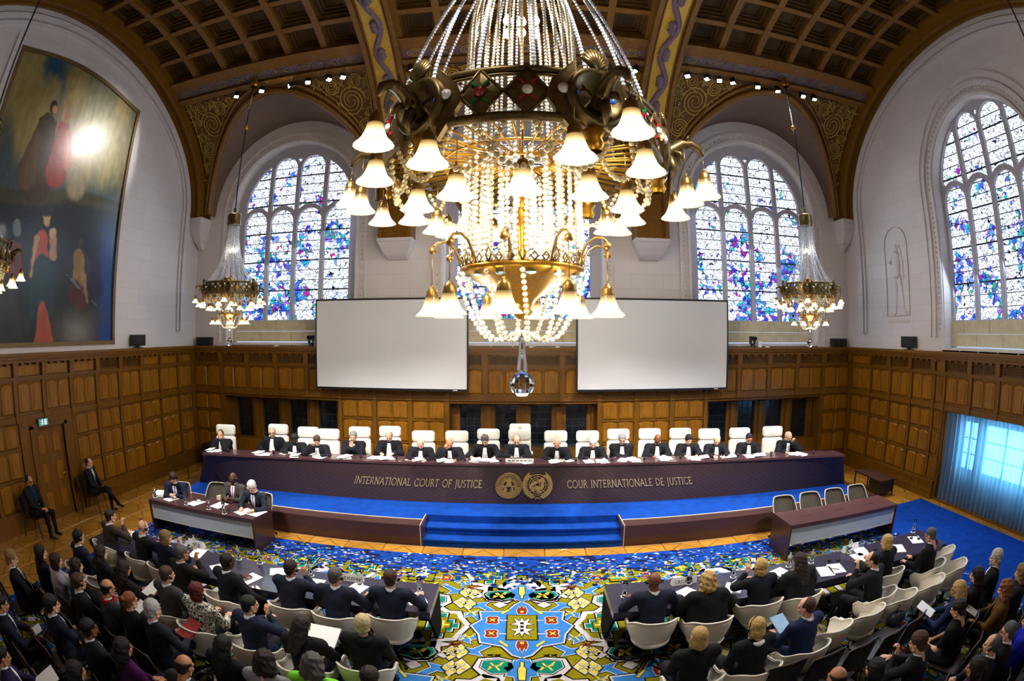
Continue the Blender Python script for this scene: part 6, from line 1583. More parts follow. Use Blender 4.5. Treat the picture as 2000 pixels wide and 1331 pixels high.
    if robe:
        if 'nojabot' not in extra: bib('jabot',[(top_,-.036,.036),(.42,-.045,.045),(.32,-.06,.06),(.2,-.08,.08),(.1,-.09,.09)],SH,.004)
    elif top=='suit':
        bib('shirt_front',[(top_,-.045,.045),(.42,-.05,.05),(.32,-.032,.032),(.2,-.012,.012),(.13,-.004,.004)],SH)
        if tie: bib('tie',[(top_-.01,-.014,.014),(.43,-.012,.012),(.3,-.02,.02),(.16,-.022,.022),(.13,-.006,.006)],cloth(tie,.5),.006)
    if top in('suit','robe') or (top=='coat' and not f):
        m=MB(); cc=Nk+Vector((0,-.014,.014)); nn=14
        vs=[]
        for i in range(nn+1):
            a=rad(-250+320*i/nn) if False else rad(110+320*i/nn)
            for dz,rr in ((-.004,.070),(.036,.064)): vs.append(cc+Vector((rr*1.02*cos(a),rr*.98*sin(a)+dz*.3,dz)))
        m.add(vs,[(i*2,i*2+2,i*2+3,i*2+1) for i in range(nn)],0,True); m.build('shirt_collar',SH,o)
    if 'scarf' in extra:
        m=MB(); cc=Nk+Vector((0,0,.0)); m.tube([cc+Vector((.085*cos(rad(t_)),.09*sin(rad(t_)),.01*sin(t_*.1))) for t_ in range(0,361,24)],.035,8); m.build('scarf',cloth('8a0f24'),o)
    if 'cowl' in extra:
        m=MB(); cc=Nk+Vector((0,-.01,.01)); m.tube([cc+Vector((.085*cos(rad(t_)),.085*sin(rad(t_)),-.01+.012*sin(rad(t_*2)))) for t_ in range(0,361,20)],.04,8); m.build('cowl_collar',cloth(tc),o)
    if 'whitecollar' in extra:
        m=MB(); cc=Nk+Vector((0,-.01,.0)); m.tube([cc+Vector((.075*cos(rad(t_)),.075*sin(rad(t_)),-.005)) for t_ in range(0,361,20)],.028,8); m.build('white_collar',cloth('e8e8ee'),o)
    if hair!='none':
        if hair not in HAIR: HAIR[hair]=hair_mesh(hair)
        a,b,c_=HAIR[hair]; npobj('hair',xf(a,HM,k),b,np.zeros(len(b)),[HAIRM(HC[hc])],o)
    if 'beard' in extra:
        if 'beard' not in HAIR: HAIR['beard']=sdf_mesh([E_((0,.03,-.055),(.066,.066,.06)),E_((0,.07,-.09),(.035,.03,.03))],.011,.02,lambda p:np.maximum(p[...,2]+.035+0*p[...,0],-(p[...,1]-.0)))
        a,b,c_=HAIR['beard']; npobj('beard',xf(a,HM,k),b,np.zeros(len(b)),[HAIRM(HC[hc])],o)
    if 'glasses' in extra:
        m=MB()
        for s in (-1,1):
            m.tube([HM@Vector((s*.033+.025*cos(rad(t_)),.1,.004+.018*sin(rad(t_)))) for t_ in range(0,361,40)],.003,4); m.tube([HM@Vector((s*.058,.1,.008)),HM@Vector((s*.082,.0,.008))],.003,4)
        m.tube([HM@Vector((-.01,.102,.008)),HM@Vector((.01,.102,.008))],.003,4); m.build('glasses',BLACK,o)
    if 'phones' in extra:
        m=MB(); m.tube([HM@Vector((.096*sin(rad(t_)),-.095+.03*abs(sin(rad(t_)))+ (0),.0+.02*cos(rad(t_)))) if False else HM@Vector((.098*sin(rad(t_)),-.01-.105*cos(rad(t_)),.005)) for t_ in range(-90,91,15)],.006,5); m.build('headset_band',BLACK,o)
        for s in (-1,1):
            m=MB(); m.sphere(HM@Vector((s*.098,.0,-.005)),.026,8,6,0); m.build('headset_earpiece',BLACK,o)
    if 'phonesup' in extra:
        m=MB(); m.tube([HM@Vector((.1*sin(rad(t_)),-.02,.02+.125*cos(rad(t_)))) for t_ in range(-95,96,15)],.006,5); m.build('headset_band',LEAD,o)
        for s in (-1,1):
            m=MB(); m.sphere(HM@Vector((s*.1,-.01,-.005)),.028,8,6,0); m.build('headset_earpiece',BLACK,o)
    if 'sheet' in extra or 'pad' in extra:
        pass
    return o
def FLORALM():
    if 'floral' in MATS: return MATS['floral']
    m,nt,b=_new('floral_print'); n=noise(nt,coord(nt,kind='Position'),22,4,.6,1.5); nt.links.new(ramp(nt,n.outputs[0],((.44,s2l('1c1a18')),(.5,s2l('6a6a5c')),(.55,s2l('e0dccc')),(.7,s2l('d8d4c6')))),b.inputs['Base Color']); b.inputs['Roughness'].default_value=.8; MATS['floral']=m; return m
def at_origin(o,x,y,z): return o.matrix_world@Vector((x,y,z))
# ================================================================ who sits where
MB().box(-8.1,10.95,DZ,8.2,13.6,.499).build('bench_platform',BLUEC,bpy.data.objects['dais'])
JF=.50
J=[ # u,v, chair shift px, look
 (431,850,-8,dict(hair='receding',hc='brown',skinc='fair',pose='chinL',lean=10,nod=28),'man with receding brown hair resting his head on one hand'),
 (532,846,2,dict(hair='receding',hc='grey',skinc='fair',pose='armrest',lean=-2,nod=2,turn=12,extra=('glasses',)),'grey-haired man with glasses leaning back'),
 (575,858,17,dict(sex='f',hair='full',hc='black',skinc='dark',pose='desk',lean=16,nod=38,turn=20),'black-haired woman bending her head low'),
 (619,862,13,dict(sex='f',hair='full',hc='brown',skinc='fair',pose='chinRd',lean=14,nod=26,turn=5),'short brown-haired woman with a hand at her mouth'),
 (690,854,4,dict(hair='full',hc='grey',skinc='fair',pose='pray',lean=8,nod=6),'grey-haired man with palms pressed together at his chin'),
 (760,853,-6,dict(hair='balding',hc='dkbrown',skinc='fair',pose='desk',lean=8,nod=28),'half-bald man with dark side hair sitting very upright'),
 (821,867,-1,dict(hair='balding',hc='silver',skinc='pink',pose='desk',lean=18,nod=36,turn=-6),'pink bald man with bowed head'),
 (878,867,10,dict(hair='none',hc='black',skinc='tan',pose='chinRd',lean=18,nod=24,extra=('beard',)),'tan bald man with his cheek on one fist'),
 (947,861,5,dict(hair='full',hc='saltpepper',skinc='fair',pose='spread',lean=14,nod=26,turn=-10),'man with thick grey hair leaning over white papers'),
 (1009,861,6,dict(hair='balding',hc='black',skinc='fair',pose='write',lean=12,nod=28),'high-browed president with black side hair, in front of the tallest chair'),
 (1088,867,0,dict(hair='balding',hc='white',skinc='fair',pose='desk',lean=18,nod=30),'bald man with a white fringe and reddish beard'),
 (1158,866,-6,dict(hair='full',hc='white',skinc='pink',pose='write',lean=16,nod=28,turn=12),'white-haired man with a pink face holding a pen'),
 (1215,859,-2,dict(hair='full',hc='grey',skinc='fair',pose='cross',lean=8,nod=16,extra=('glasses',)),'grey-haired man with glasses and folded arms'),
 (1284,859,-8,dict(hair='none',hc='black',skinc='brown',pose='desk',lean=12,nod=32),'dark-skinned bald man looking down'),
 (1345,860,-8,dict(sex='f',hair='full',hc='black',skinc='fair',pose='desk',lean=12,nod=22,turn=14),'woman with short wavy black hair'),
 (1400,860,-4,dict(hair='receding',hc='white',skinc='pale',pose='write',lean=14,nod=32),'pale man with thin white hair reading'),
 (1463,857,-7,dict(hair='short',hc='black',skinc='tan',pose='read',lean=12,nod=24,extra=('glasses',)),'black-haired man with dark glasses lifting a sheet'),
 (1540,853,-22,dict(hair='balding',hc='white',skinc='fair',pose='chinLd',lean=14,nod=30,turn=20),'bald man leaning in with a hand at his chin, at the curtain end')]
ordn=['painting-end','second painting-end','third painting-end','fourth painting-end','fifth painting-end','sixth painting-end','seventh painting-end','eighth painting-end','ninth painting-end','','eighth curtain-end','seventh curtain-end','sixth curtain-end','fifth curtain-end','fourth curtain-end','third curtain-end','second curtain-end','curtain-end']
for i,(u,v,dc,kw,lab) in enumerate(J):
    x=(u-1019)/85; a=-x*1.6
    p=person((u,v),JF,180+a,'judge, '+lab,top='robe',tc='14141a',legc='101014',hs=.48,hz=.06,tuck=.16,group='judges behind the long bench',h=.023,**kw)
    d=dc*.0118; back=RZ(rad(180+a))@Vector((0,-.04,0))
    chair('judge',(p.location.x+d+back.x,p.location.y+back.y+.03,JF),rad(180+a),'%s white high-backed judge chair along the bench'%(ordn[i] if i!=9 else 'centre'),'white judge chairs')
    # papers and a glass on the bench
    xx=p.location.x+.03; yy=byt(xx)+.22
    m=MB(); rr=random.Random(i*7+1)
    for k in range(4):
        w_,h_=.21,.297; T=TR(xx+rr.uniform(-.2,.2),yy+rr.uniform(-.1,.1),BZ+.001+.004*k)@RZ(rr.uniform(-.5,.5)+a*.02)
        vs=[T@Vector((sx*w_*.5+(0),sy*h_*.5,z_+ (.03*(sx>0)*(k==3)))) for z_ in (0,.003) for sx,sy in ((-1,-1),(1,-1),(1,1),(-1,1))]
        m.add(vs,[(0,3,2,1),(4,5,6,7),(0,1,5,4),(1,2,6,5),(2,3,7,6),(3,0,4,7)])
    pz=tag(m.build('paper_pile',PAPER,kind='thing'),'loose white papers on the bench before %s'%(('the '+ordn[i]+' judge') if i!=9 else 'the president'),'papers','papers on the judges bench')
    if i!=9:
        gx=xx+.36; t=thing('water_glass','small water glass on the bench beside %s'%('the '+ordn[i]+' judge'),'glass',(gx,byt(gx)+.2,BZ),0,'water glasses on the judges bench')
        m=MB(); m.lathe([(.001,.004),(.026,.004),(.03,0),(.034,.09),(.031,.09),(.024,.01)],10); m.build('tumbler',CLEAR,t); m=MB(); m.lathe([(.001,.01),(.024,.01),(.027,.05),(.001,.05)],10); m.build('water',plain('water','dfe8ee',.05,spec=.8,Transmission_Weight=.8),t)
PR=[o for o in bpy.data.objects if o.get('label','').endswith('tallest chair')][0]
t=chair('tall',(PR.location.x+.08,12.7,JF),PI,'tall white chair with an embroidered crest behind the president'); 
t=thing('desk_console','low black control console with labels on the bench before the president','console',(.0,byt(0)+.2,BZ)); MB().box(-.3,-.06,0,.3,.1,.07).build('housing',BLACK,t); MB().box(-.31,-.07,.0,.31,-.06,.085).build('white_edge',PAPER,t)
for k in range(6): MB().box(-.26+k*.09,-.075,.02,-.2+k*.09,-.07,.055).build('label_strip',plain('label_grey','8a8a90',.5),t)
# ---- registry table
REG=[((338,935),200,dict(hair='full',hc='dkbrown',skinc='fair',tc='1a2138',pose='clasp',lean=24,nod=38,turn=30,extra=('phones',),tie='3a4f9a'),'man in navy bent over clasped hands at the wall end of the registry table'),
 ((455,935),178,dict(hair='none',hc='black',skinc='dark',tc='3c3834',pose='clasp',lean=4,nod=6,extra=('glasses','phones'),tie='8a2a6a'),'dark-skinned bald man in a brown-grey suit and magenta tie at the registry table'),
 ((492,952),178,dict(hair='full',hc='white',skinc='fair',tc='1c2430',pose='desk',lean=18,nod=34,turn=5,tie='5a5a6a'),'white-haired man in a dark suit reading at the registry table')]
for px,rz,kw,lab in REG:
    p=person(px,.01,rz,lab,top='suit',legc='16161c',group='men at the registry table',**kw)
    chair('grey',p.location,rad(rz),{0:'taupe armchair under the navy-suited man at the registry table',1:'taupe armchair under the bald man at the registry table',2:'taupe armchair under the white-haired man at the registry table'}[REG.index((px,rz,kw,lab))],'taupe armchairs')
chair('grey',(-6.55,9.1,.01),rad(185),'empty taupe armchair at the registry table between two seated men','taupe armchairs')
for i,x in enumerate((5.35,6.02,6.69,7.36)):
    chair('grey',(x,8.72,.01),rad(180),'empty grey armchair behind the pale-panelled front table, %s from the dais steps'%(['nearest','second','third','farthest'][i]),'taupe armchairs')
# ---- two guards by the left wall
for px,rz,kw,lab,cl in (((57,940),-70,dict(hair='receding',hc='dkbrown',skinc='tan',tc='12141c',top='suit',shirt='1c2c4c',pose='lap',lean=-2,nod=14,extra=('glasses',)),'man in black and navy shirt seated by the oak door, nearer the audience','dark chair under the seated man in the navy shirt by the door'),
        ((174,905),-65,dict(hair='receding',hc='brown',skinc='fair',tc='16141c',top='suit',pose='lap',lean=0,nod=4,tie='1c5a4a',extra=('legs',)),'man in a dark suit and green tie seated by the oak door, nearer the dais','dark chair under the seated man with the green tie by the door')):
    p=person(px,0,rz,lab,legc='101014',group='men by the left wall',**kw); chair('dark',p.location,rad(rz),cl,'dark stacking chairs')
# ---- counsel and audience. kind of chair, pixel of the head, facing, look
W_,D_='white','dark'
AUD=[
 ('w',(216,1009),-14,dict(hair='short',hc='dkbrown',skinc='fair',tc='3a302a',pose='chinRd',lean=12,nod=4,turn=-8),'brown-suited man, hand to cheek, at the wall end of the painting-side counsel table'),
 ('w',(280,1031),-12,dict(hair='none',hc='black',skinc='fair',tc='1c1c22',pose='desk',lean=10,nod=12,extra=('phonesup','glasses')),'bald man with headset and glasses at the painting-side counsel table'),
 ('w',(324,1051),-12,dict(sex='f',hair='bob',hc='dyblonde',skinc='fair',tc='141c34',top='blouse',pose='chinRd',lean=8,nod=6,turn=-10),'blonde woman in navy at the painting-side counsel table'),
 ('w',(357,1081),-14,dict(hair='short',hc='saltpepper',skinc='tan',tc='141416',top='coat',pose='chinRd',lean=20,nod=8,turn=-16),'gowned grey-haired man, cheek in hand, beside the blonde woman in navy'),
 ('w',(445,1098),-18,dict(hair='short',hc='black',skinc='dark',tc='15151a',top='coat',pose='wide',lean=10,nod=6,turn=-12),'dark-skinned man in black, one arm stretched out, at the painting-side counsel table'),
 ('w',(569,1110),-4,dict(hair='short',hc='dkbrown',skinc='tan',tc='1e2436',pose='chinRd',lean=10,nod=6,turn=-14,extra=('phones',)),'navy-suited man with headset, hand at his face, at the painting-side counsel table'),
 ('w',(656,1126),-2,dict(hair='short',hc='saltpepper',skinc='fair',tc='20263a',pose='spread',lean=10,nod=10,turn=-18,extra=('phones',)),'man with cropped grey hair in a navy suit behind the white name plate'),
 ('w',(763,1130),0,dict(hair='short',hc='brown',skinc='fair',tc='1c2338',pose='spread',lean=6,nod=6,extra=('phones',)),'brown-haired man with headset at the aisle end of the painting-side counsel table'),
 ('w',(154,1050),-16,dict(hair='short',hc='black',skinc='fair',tc='1a2134',pose='lap',lean=4,nod=4,extra=('glasses','phonesup')),'young man with glasses and headset, wall end of the painting-side second row'),
 ('w',(198,1081),-16,dict(sex='f',hair='long',hc='dkbrown',skinc='fair',tc='15161c',top='blouse',pose='lap',lean=4,nod=4),'long dark-haired woman in black beside the young man with a headset'),
 ('w',(243,1112),-16,dict(sex='f',hair='long',hc='dkbrown',skinc='tan',tc='1a1618',top='blouse',pose='read',lean=8,nod=12),'long dark-haired woman in dark brown reading a white page'),
 ('w',(327,1123),-12,dict(hair='short',hc='brown',skinc='fair',tc='3c3c3e',pose='lap',lean=8,nod=8,turn=-14,extra=('phones',)),'brown-haired man in a grey suit in the second row, painting side'),
 ('w',(386,1156),-10,dict(sex='f',hair='bob',hc='red',skinc='fair',tc='floral',top='blouse',pose='read',lean=4,nod=8,turn=-10,extra=('phones','legs')),'red-haired woman in a black and white floral blouse'),
 ('w',(488,1182),-14,dict(hair='short',hc='black',skinc='fair',tc='1c2338',pose='chinRd',lean=4,nod=6,turn=-25,extra=('legs',)),'black-haired man in navy, hand at chin, second row, painting side'),
 ('w',(591,1223),-2,dict(sex='f',hair='long',hc='dkbrown',skinc='fair',tc='161218',top='blouse',pose='read',lean=8,nod=22,turn=-20),'long brown-haired woman with an open white book on her lap'),
 ('w',(709,1221),0,dict(sex='f',hair='full',hc='ltblonde',skinc='fair',tc='101012',top='sweater',pose='lap',lean=6,nod=8,extra=('cowl',)),'short platinum-haired woman in a black cowl-neck sweater'),
 ('d',(80,1080),-20,dict(sex='f',hair='bob',hc='black',skinc='fair',tc='141418',top='blouse',pose='lap',lean=2,nod=4),'dark-haired woman in black at the wall end of the third row, painting side'),
 ('d',(110,1097),-20,dict(sex='f',hair='bob',hc='dkbrown',skinc='fair',tc='a8a4ae',top='blouse',pose='chinRd',lean=4,nod=6),'dark-haired woman in a light grey blouse with hand at her mouth'),
 ('d',(150,1107),-18,dict(sex='f',hair='bob',hc='dkbrown',skinc='fair',tc='121216',top='coat',pose='lap',lean=4,nod=4),'dark-haired woman in black behind the man in headphones, third row, painting side'),
 ('d',(155,1137),-20,dict(hair='short',hc='brown',skinc='fair',tc='1c1e2a',pose='lap',lean=4,nod=6,extra=('phones','glasses')),'man with glasses and headset in a charcoal suit, third row, painting side'),
 ('d',(211,1150),-18,dict(hair='balding',hc='black',skinc='tan',tc='3a3a40',pose='read',lean=6,nod=12,extra=('scarf','glasses')),'balding man in a grey jacket with a red scarf'),
 ('d',(255,1174),-16,dict(sex='f',hair='bun',hc='ginger',skinc='fair',tc='17161a',top='coat',pose='lap',lean=4,nod=8,extra=('glasses',)),'ginger-blonde woman with glasses beside the red scarf'),
 ('d',(299,1192),-16,dict(hair='full',hc='silver',skinc='pink',tc='20242e',pose='read',lean=4,nod=10,extra=('legs',)),'silver-haired man in a charcoal suit holding a red folder'),
 ('d',(438,1262),-14,dict(sex='f',hair='long',hc='black',skinc='fair',tc='131318',top='coat',pose='lap',lean=6,nod=14),'woman with long curly black hair behind the white chairs'),
 ('d',(518,1294),-4,dict(sex='f',hair='curly',hc='dkbrown',skinc='fair',tc='8a8a90',top='blouse',pose='lap',lean=8,nod=16),'woman with short brown curls in a light grey top at the bottom edge'),
 ('d',(611,1300),-2,dict(sex='f',hair='curly',hc='saltpepper',skinc='fair',tc='7ad838',top='blouse',pose='lap',lean=8,nod=18),'curly grey-haired woman in a lime green top at the bottom edge'),
 ('d',(723,1326),0,dict(sex='f',hair='full',hc='dkbrown',skinc='fair',tc='141418',top='coat',pose='lap',lean=6,nod=12),'dark-haired person mostly cut off at the bottom edge beside the aisle'),
 ('d',(23,1092),-24,dict(hair='full',hc='dyblonde',skinc='fair',tc='12121a',pose='lap',lean=-2,nod=14),'greying fair-haired man in a black suit by the parquet edge'),
 ('d',(102,1182),-18,dict(hair='full',hc='black',skinc='fair',tc='171d30',pose='cross',lean=2,nod=6,),'black-haired man with folded arms in a navy suit, fourth row, painting side'),
 ('d',(175,1228),-16,dict(hair='short',hc='black',skinc='brown',tc='1e2026',pose='lap',lean=6,nod=6),'dark-haired brown-skinned man in a charcoal suit, fourth row, painting side'),
 ('d',(242,1266),-18,dict(sex='f',hair='long',hc='black',skinc='tan',tc='3e0e44',top='blouse',pose='lap',lean=6,nod=8),'black-haired woman in a purple top'),
 ('d',(150,1312),-14,dict(sex='f',hair='bob',hc='black',skinc='tan',tc='14141a',top='coat',pose='lap',lean=4,nod=8),'black-haired woman beside the empty brown chairs'),
 ('d',(361,1302),-10,dict(hair='balding',hc='dkbrown',skinc='tan',tc='24262c',pose='lap',lean=10,nod=22),'balding dark-haired man seen from above at the bottom edge'),
 ('d',(3,1180),-24,dict(hair='short',hc='black',skinc='tan',tc='14182a',pose='read',lean=4,nod=14),'man in navy holding a white note beyond the empty brown chairs'),
 ('d',(4,1282),-22,dict(hair='short',hc='black',skinc='tan',tc='2a1a40',pose='read',lean=4,nod=14),'man with an open white booklet low beside the empty brown chairs'),
 # right-hand side
 ('w',(1278,1136),0,dict(hair='none',hc='black',skinc='brown',tc='1c2236',pose='spread',lean=8,nod=10,extra=('phones',)),'bald brown-skinned man with headset at the aisle end of the curtain-side counsel table'),
 ('w',(1383,1136),2,dict(sex='f',hair='curly',hc='blonde',skinc='fair',tc='141416',top='robe',pose='spread',lean=14,nod=16,extra=('phones',)),'woman with blonde curls and headset in a wide black gown'),
 ('w',(1485,1108),6,dict(sex='f',hair='bob',hc='blonde',skinc='fair',tc='151822',top='coat',pose='chinLd',lean=10,nod=8,extra=('phones',)),'woman with a straight blonde bob and headset at the curtain-side counsel table'),
 ('w',(1561,1096),10,dict(sex='f',hair='long',hc='dkbrown',skinc='fair',tc='1c1c1e',top='robe',pose='spread',lean=12,nod=18),'woman with long dark hair in a wide black gown, curtain-side counsel table'),
 ('w',(1704,1094),24,dict(hair='receding',hc='black',skinc='fair',tc='15171c',pose='chinLd',lean=16,nod=14,turn=20),'dark-haired man leaning back with his face on his hand, curtain-side counsel table'),
 ('w',(1731,1060),16,dict(sex='f',hair='bob',hc='blonde',skinc='fair',tc='121214',top='coat',pose='desk',lean=8,nod=10),'woman with long straight golden hair in black, curtain-side counsel table'),
 ('w',(1817,1046),26,dict(hair='short',hc='saltpepper',skinc='pink',tc='121216',pose='read',lean=6,nod=18,extra=('glasses',)),'grey-haired bespectacled man in black at the curtain end of the counsel table'),
 ('w',(1365,1246),4,dict(sex='f',hair='bob',hc='blonde',skinc='fair',tc='121214',top='sweater',pose='lap',lean=4,nod=10),'woman with chin-length honey-blonde hair in black, second curtain-side row by the aisle'),
 ('w',(1477,1226),8,dict(sex='f',hair='bob',hc='blonde',skinc='fair',tc='121214',top='dress',pose='lap',lean=8,nod=16,extra=('phonesup','whitecollar')),'blonde woman with headset and a white collar, second curtain-side row'),
 ('w',(1575,1186),14,dict(hair='receding',hc='brown',skinc='pink',tc='142040',pose='read',lean=8,nod=14,turn=25),'man with thinning brown hair in a blue suit, second curtain-side row'),
 ('d',(1871,1152),26,dict(sex='f',hair='long',hc='blonde',skinc='tan',tc='14204a',legc='1a1a24',top='dress',pose='read',lean=4,nod=14,extra=('legs',)),'woman with long wavy blonde hair in a blue dress, legs crossed'),
 ('d',(1907,1124),26,dict(sex='f',hair='long',hc='black',skinc='fair',tc='121216',top='coat',pose='lap',lean=4,nod=10),'black-haired woman in black between the blonde and a grey-bearded man'),
 ('d',(1945,1090),28,dict(hair='full',hc='silver',skinc='pink',tc='16161a',pose='cross',lean=0,nod=8,extra=('beard',)),'grey-haired bearded man in black beside the blue carpet'),
 ('d',(1962,1152),30,dict(sex='f',hair='curly',hc='ginger',skinc='fair',tc='5a4010',top='blouse',pose='read',lean=4,nod=12),'woman with red curls in a mustard brown blouse'),
 ('d',(1994,1120),30,dict(sex='f',hair='curly',hc='dyblonde',skinc='fair',tc='14161e',top='coat',pose='lap',lean=2,nod=6),'fair curly-haired woman in black farthest over on the curtain side'),
 ('d',(1871,1190),24,dict(sex='f',hair='full',hc='dkbrown',skinc='fair',tc='131316',top='tshirt',pose='lap',lean=8,nod=22),'short dark-haired woman in a black short-sleeved top with folded hands'),
 ('d',(1793,1256),22,dict(hair='full',hc='brown',skinc='fair',tc='17181e',pose='chinLd',lean=12,nod=18,extra=('legs',)),'brown-haired man in a black suit with a fist at his mouth, curtain-side audience'),
 ('d',(1708,1308),14,dict(sex='f',hair='bob',hc='black',skinc='fair',tc='131316',top='coat',pose='lap',lean=6,nod=14),'dark-haired woman at the bottom edge, curtain-side audience'),
 ('d',(1634,1325),8,dict(hair='balding',hc='black',skinc='tan',tc='1a1a20',pose='lap',lean=6,nod=10),'balding man cut off by the bottom edge, curtain-side audience'),
 ('d',(1969,1234),26,dict(hair='short',hc='saltpepper',skinc='pink',tc='1a1b20',pose='lap',lean=4,nod=6,extra=('glasses',)),'grey-haired man with glasses low on the curtain side'),
 ('d',(1937,1260),26,dict(hair='receding',hc='saltpepper',skinc='fair',tc='1c1c22',pose='lap',lean=2,nod=6,extra=('phones',)),'man with receding grey hair and a headset low on the curtain side'),
 ('d',(1904,1304),22,dict(sex='f',hair='bob',hc='black',skinc='tan',tc='3a1a3a',top='coat',pose='lap',lean=4,nod=8),'black-haired woman with clasped hands lowest on the curtain side'),
 ('d',(2010,1212),28,dict(sex='f',hair='full',hc='brown',skinc='fair',tc='1420b0',top='blouse',pose='read',lean=4,nod=12),'person in a bright blue top farthest over on the curtain side'),
]
def clip(pre,lab):
    n=16-len(pre.split()); w_=lab.replace(',','').split()
    if len(w_)>n:
        w_=w_[:n]
        while w_[-1] in ('the','a','at','in','of','with','on','and','by','his','her','second','third','curtain-side','painting-side','one','wide'): w_.pop()
    return pre+' '.join(w_)
for knd,px,rz,kw,lab in AUD:
    kw=dict(kw); kw.setdefault('top','suit')
    grp='people on the painting side of the hall' if px[0]<1000 else 'people on the curtain side of the hall'
    p=person(px,.012,rz,lab,group=grp,**kw)
    if knd=='w': chair('white',p.location-RZ(rad(rz))@Vector((0,.03,0)),rad(rz),clip('cream shell armchair under the ',lab),'cream shell armchairs')
    else: chair('dark',p.location-RZ(rad(rz))@Vector((0,.02,0)),rad(rz),clip('dark chair under the ',lab),'dark stacking chairs')
# empty chairs
for i,(u,v,rz) in enumerate(((1622,1245,14),(1690,1213,17),(1757,1183,20),(1815,1154,24),(1862,1122,28))):
    p=at(u,v,.62); chair('white',(p.x,p.y+.1,.012),rad(rz),'empty cream shell armchair, %s along the row from the blue-suited man'%['first','second','third','fourth','fifth'][i],'cream shell armchairs')
for i,(u,v,rz) in enumerate(((1835,1082,24),)):
    p=at(u,v,.7); chair('white',(p.x,p.y,.012),rad(rz),'empty cream shell armchair at the curtain end of the counsel table','cream shell armchairs')
for i,(u,v,rz,l) in enumerate(((62,1270,-22,'empty dark brown chair behind the folded-arms man'),(92,1300,-20,'empty dark brown chair beside the black-haired woman beside the empty brown chairs'),(1700,1262,14,'empty dark chair in front of the fist-at-mouth man'),(1640,1285,10,'empty dark chair second from the fist-at-mouth man'),(1575,1302,8,'empty dark chair third from the fist-at-mouth man'),(1500,1318,4,'empty dark chair nearest the aisle in the third curtain-side row'),(1742,1238,18,'empty dark chair holding a handbag by the crossed legs'))):
    p=at(u,v,.5); chair('dark',(p.x,p.y,.012),rad(rz),l,'dark stacking chairs')
# ---- things on the tables
def sheet(u,v,z,rz,label,n=1,w_=.21,h_=.297,cat='paper',name='paper_sheet',mat=None,grp=None):
    p=at(u,v,z); m=MB()
    for k in range(n): m.box(-w_/2+.004*(k%2),-h_/2,.0025*k,w_/2+.004*(k%2),h_/2,.0025*k+.002)
    o=m.build(name,mat or PAPER); o.location=p; o.rotation_euler=(0,0,rad(rz)); tag(o,label,cat,grp); return o
TZ=.752
for u,v,rz,l in ((488,1131,-20,'white sheet lying beside the stretched-arm man'),(548,1117,-65,'white sheet turned askew between two men at the painting-side counsel table'),(614,1142,0,'white sheet with a pencil in front of the navy-suited man with headset'),(694,1152,-18,'white sheet half hidden by the cropped-haired man'),(812,1170,25,'white sheet at the aisle end of the painting-side counsel table'),(428,1112,50,'white sheet by the dark-skinned man at the painting-side counsel table'),(254,1045,10,'white sheet beside the bald man at the painting-side counsel table'),(385,1082,10,'white sheet in front of the gowned man with cheek in hand'),
    (1347,1160,30,'white sheets at one elbow of the blonde-curled woman'),(1432,1150,-30,'white sheets between the two blonde women'),(1450,1138,-55,'upper of the white sheets beside the straight blonde bob'),(1528,1120,20,'white sheet between the blonde bob and the long dark hair'),(1612,1117,-15,'white sheet beside the long dark-haired gowned woman'),(1633,1111,-12,'white sheet with a pen in the middle of the curtain-side counsel table'),(1682,1078,-12,'white sheet near the blank plate on the curtain-side table'),(1679,1090,-5,'lower white sheet by the golden-haired woman'),(1754,1072,-25,'large open white sheet beside the golden-haired woman'),(1788,1055,-22,'white sheet under a headset at the curtain end of the table')):
    sheet(u,v,TZ,rz,l,2,.24,.33,grp='white sheets on the counsel tables')
RZt=.755
for u,v,rz,l,n in ((313,967,20,'thick pile of white documents at the wall end of the registry table',22),(336,975,-15,'open white papers before the navy-suited registry man',4),(383,983,-15,'white papers before the empty registry chair',3),(428,988,-10,'white papers and tissues before the bald registry man',4),(477,1001,-25,'long white papers before the white-haired registry man',6),(502,1003,-12,'last white paper at the dais-step end of the registry table',3)):
    sheet(u,v,RZt,rz,l,n,.26,.36,grp='papers on the registry table')
def wglass(u,v,z,label,carafe=False,grp='water glasses on the tables'):
    p=at(u,v,z); t=thing('water_glass',label,'glass',p,0,grp)
    m=MB(); m.lathe([(.001,.004),(.03,.004),(.034,0),(.037,.10),(.034,.10),(.028,.01)],12); m.build('tumbler',CLEAR,t)
    m=MB(); m.lathe([(.001,.10),(.022,.10),(.026,.12),(.036,.20),(.034,.235),(.03,.235),(.032,.2),(.001,.125)],12); m.build('upturned_glass',CLEAR,t)
    m=MB(); m.lathe([(.05,0),(.05,.004),(.001,.004)],14); m.build('coaster',PAPER,t)
for u,v,l in ((820,1158,'water glass at the aisle end of the painting-side counsel table'),(703,1142,'water glass by the name plate reading SERBIE'),(608,1125,'water glass before the navy-suited man with headset'),(508,1101,'water glass beside the askew sheet'),(467,1093,'water glass behind the dark-skinned man'),(382,1072,'water glass by the blank plate on the painting-side table'),
    (1219,1166,'water glass at the aisle end of the curtain-side counsel table'),(1345,1140,'water glass by the name plate reading CROATIE'),(1432,1128,'water glass behind the sheets of the blonde bob'),(1540,1107,'water glass nearest the long dark hair, blonde-bob side'),(1584,1100,'water glass just past the long dark hair'),(1658,1080,'water glass beside the far name plate'),(1783,1040,'water glass at the curtain end of the curtain-side counsel table')):
    wglass(u,v,TZ,l)
for u,v,l in ((303,972,'water glass by the document pile on the registry table'),(364,986,'second water glass on the registry table'),(408,995,'third water glass on the registry table'),(438,1004,'fourth water glass on the registry table')): wglass(u,v,RZt,l)
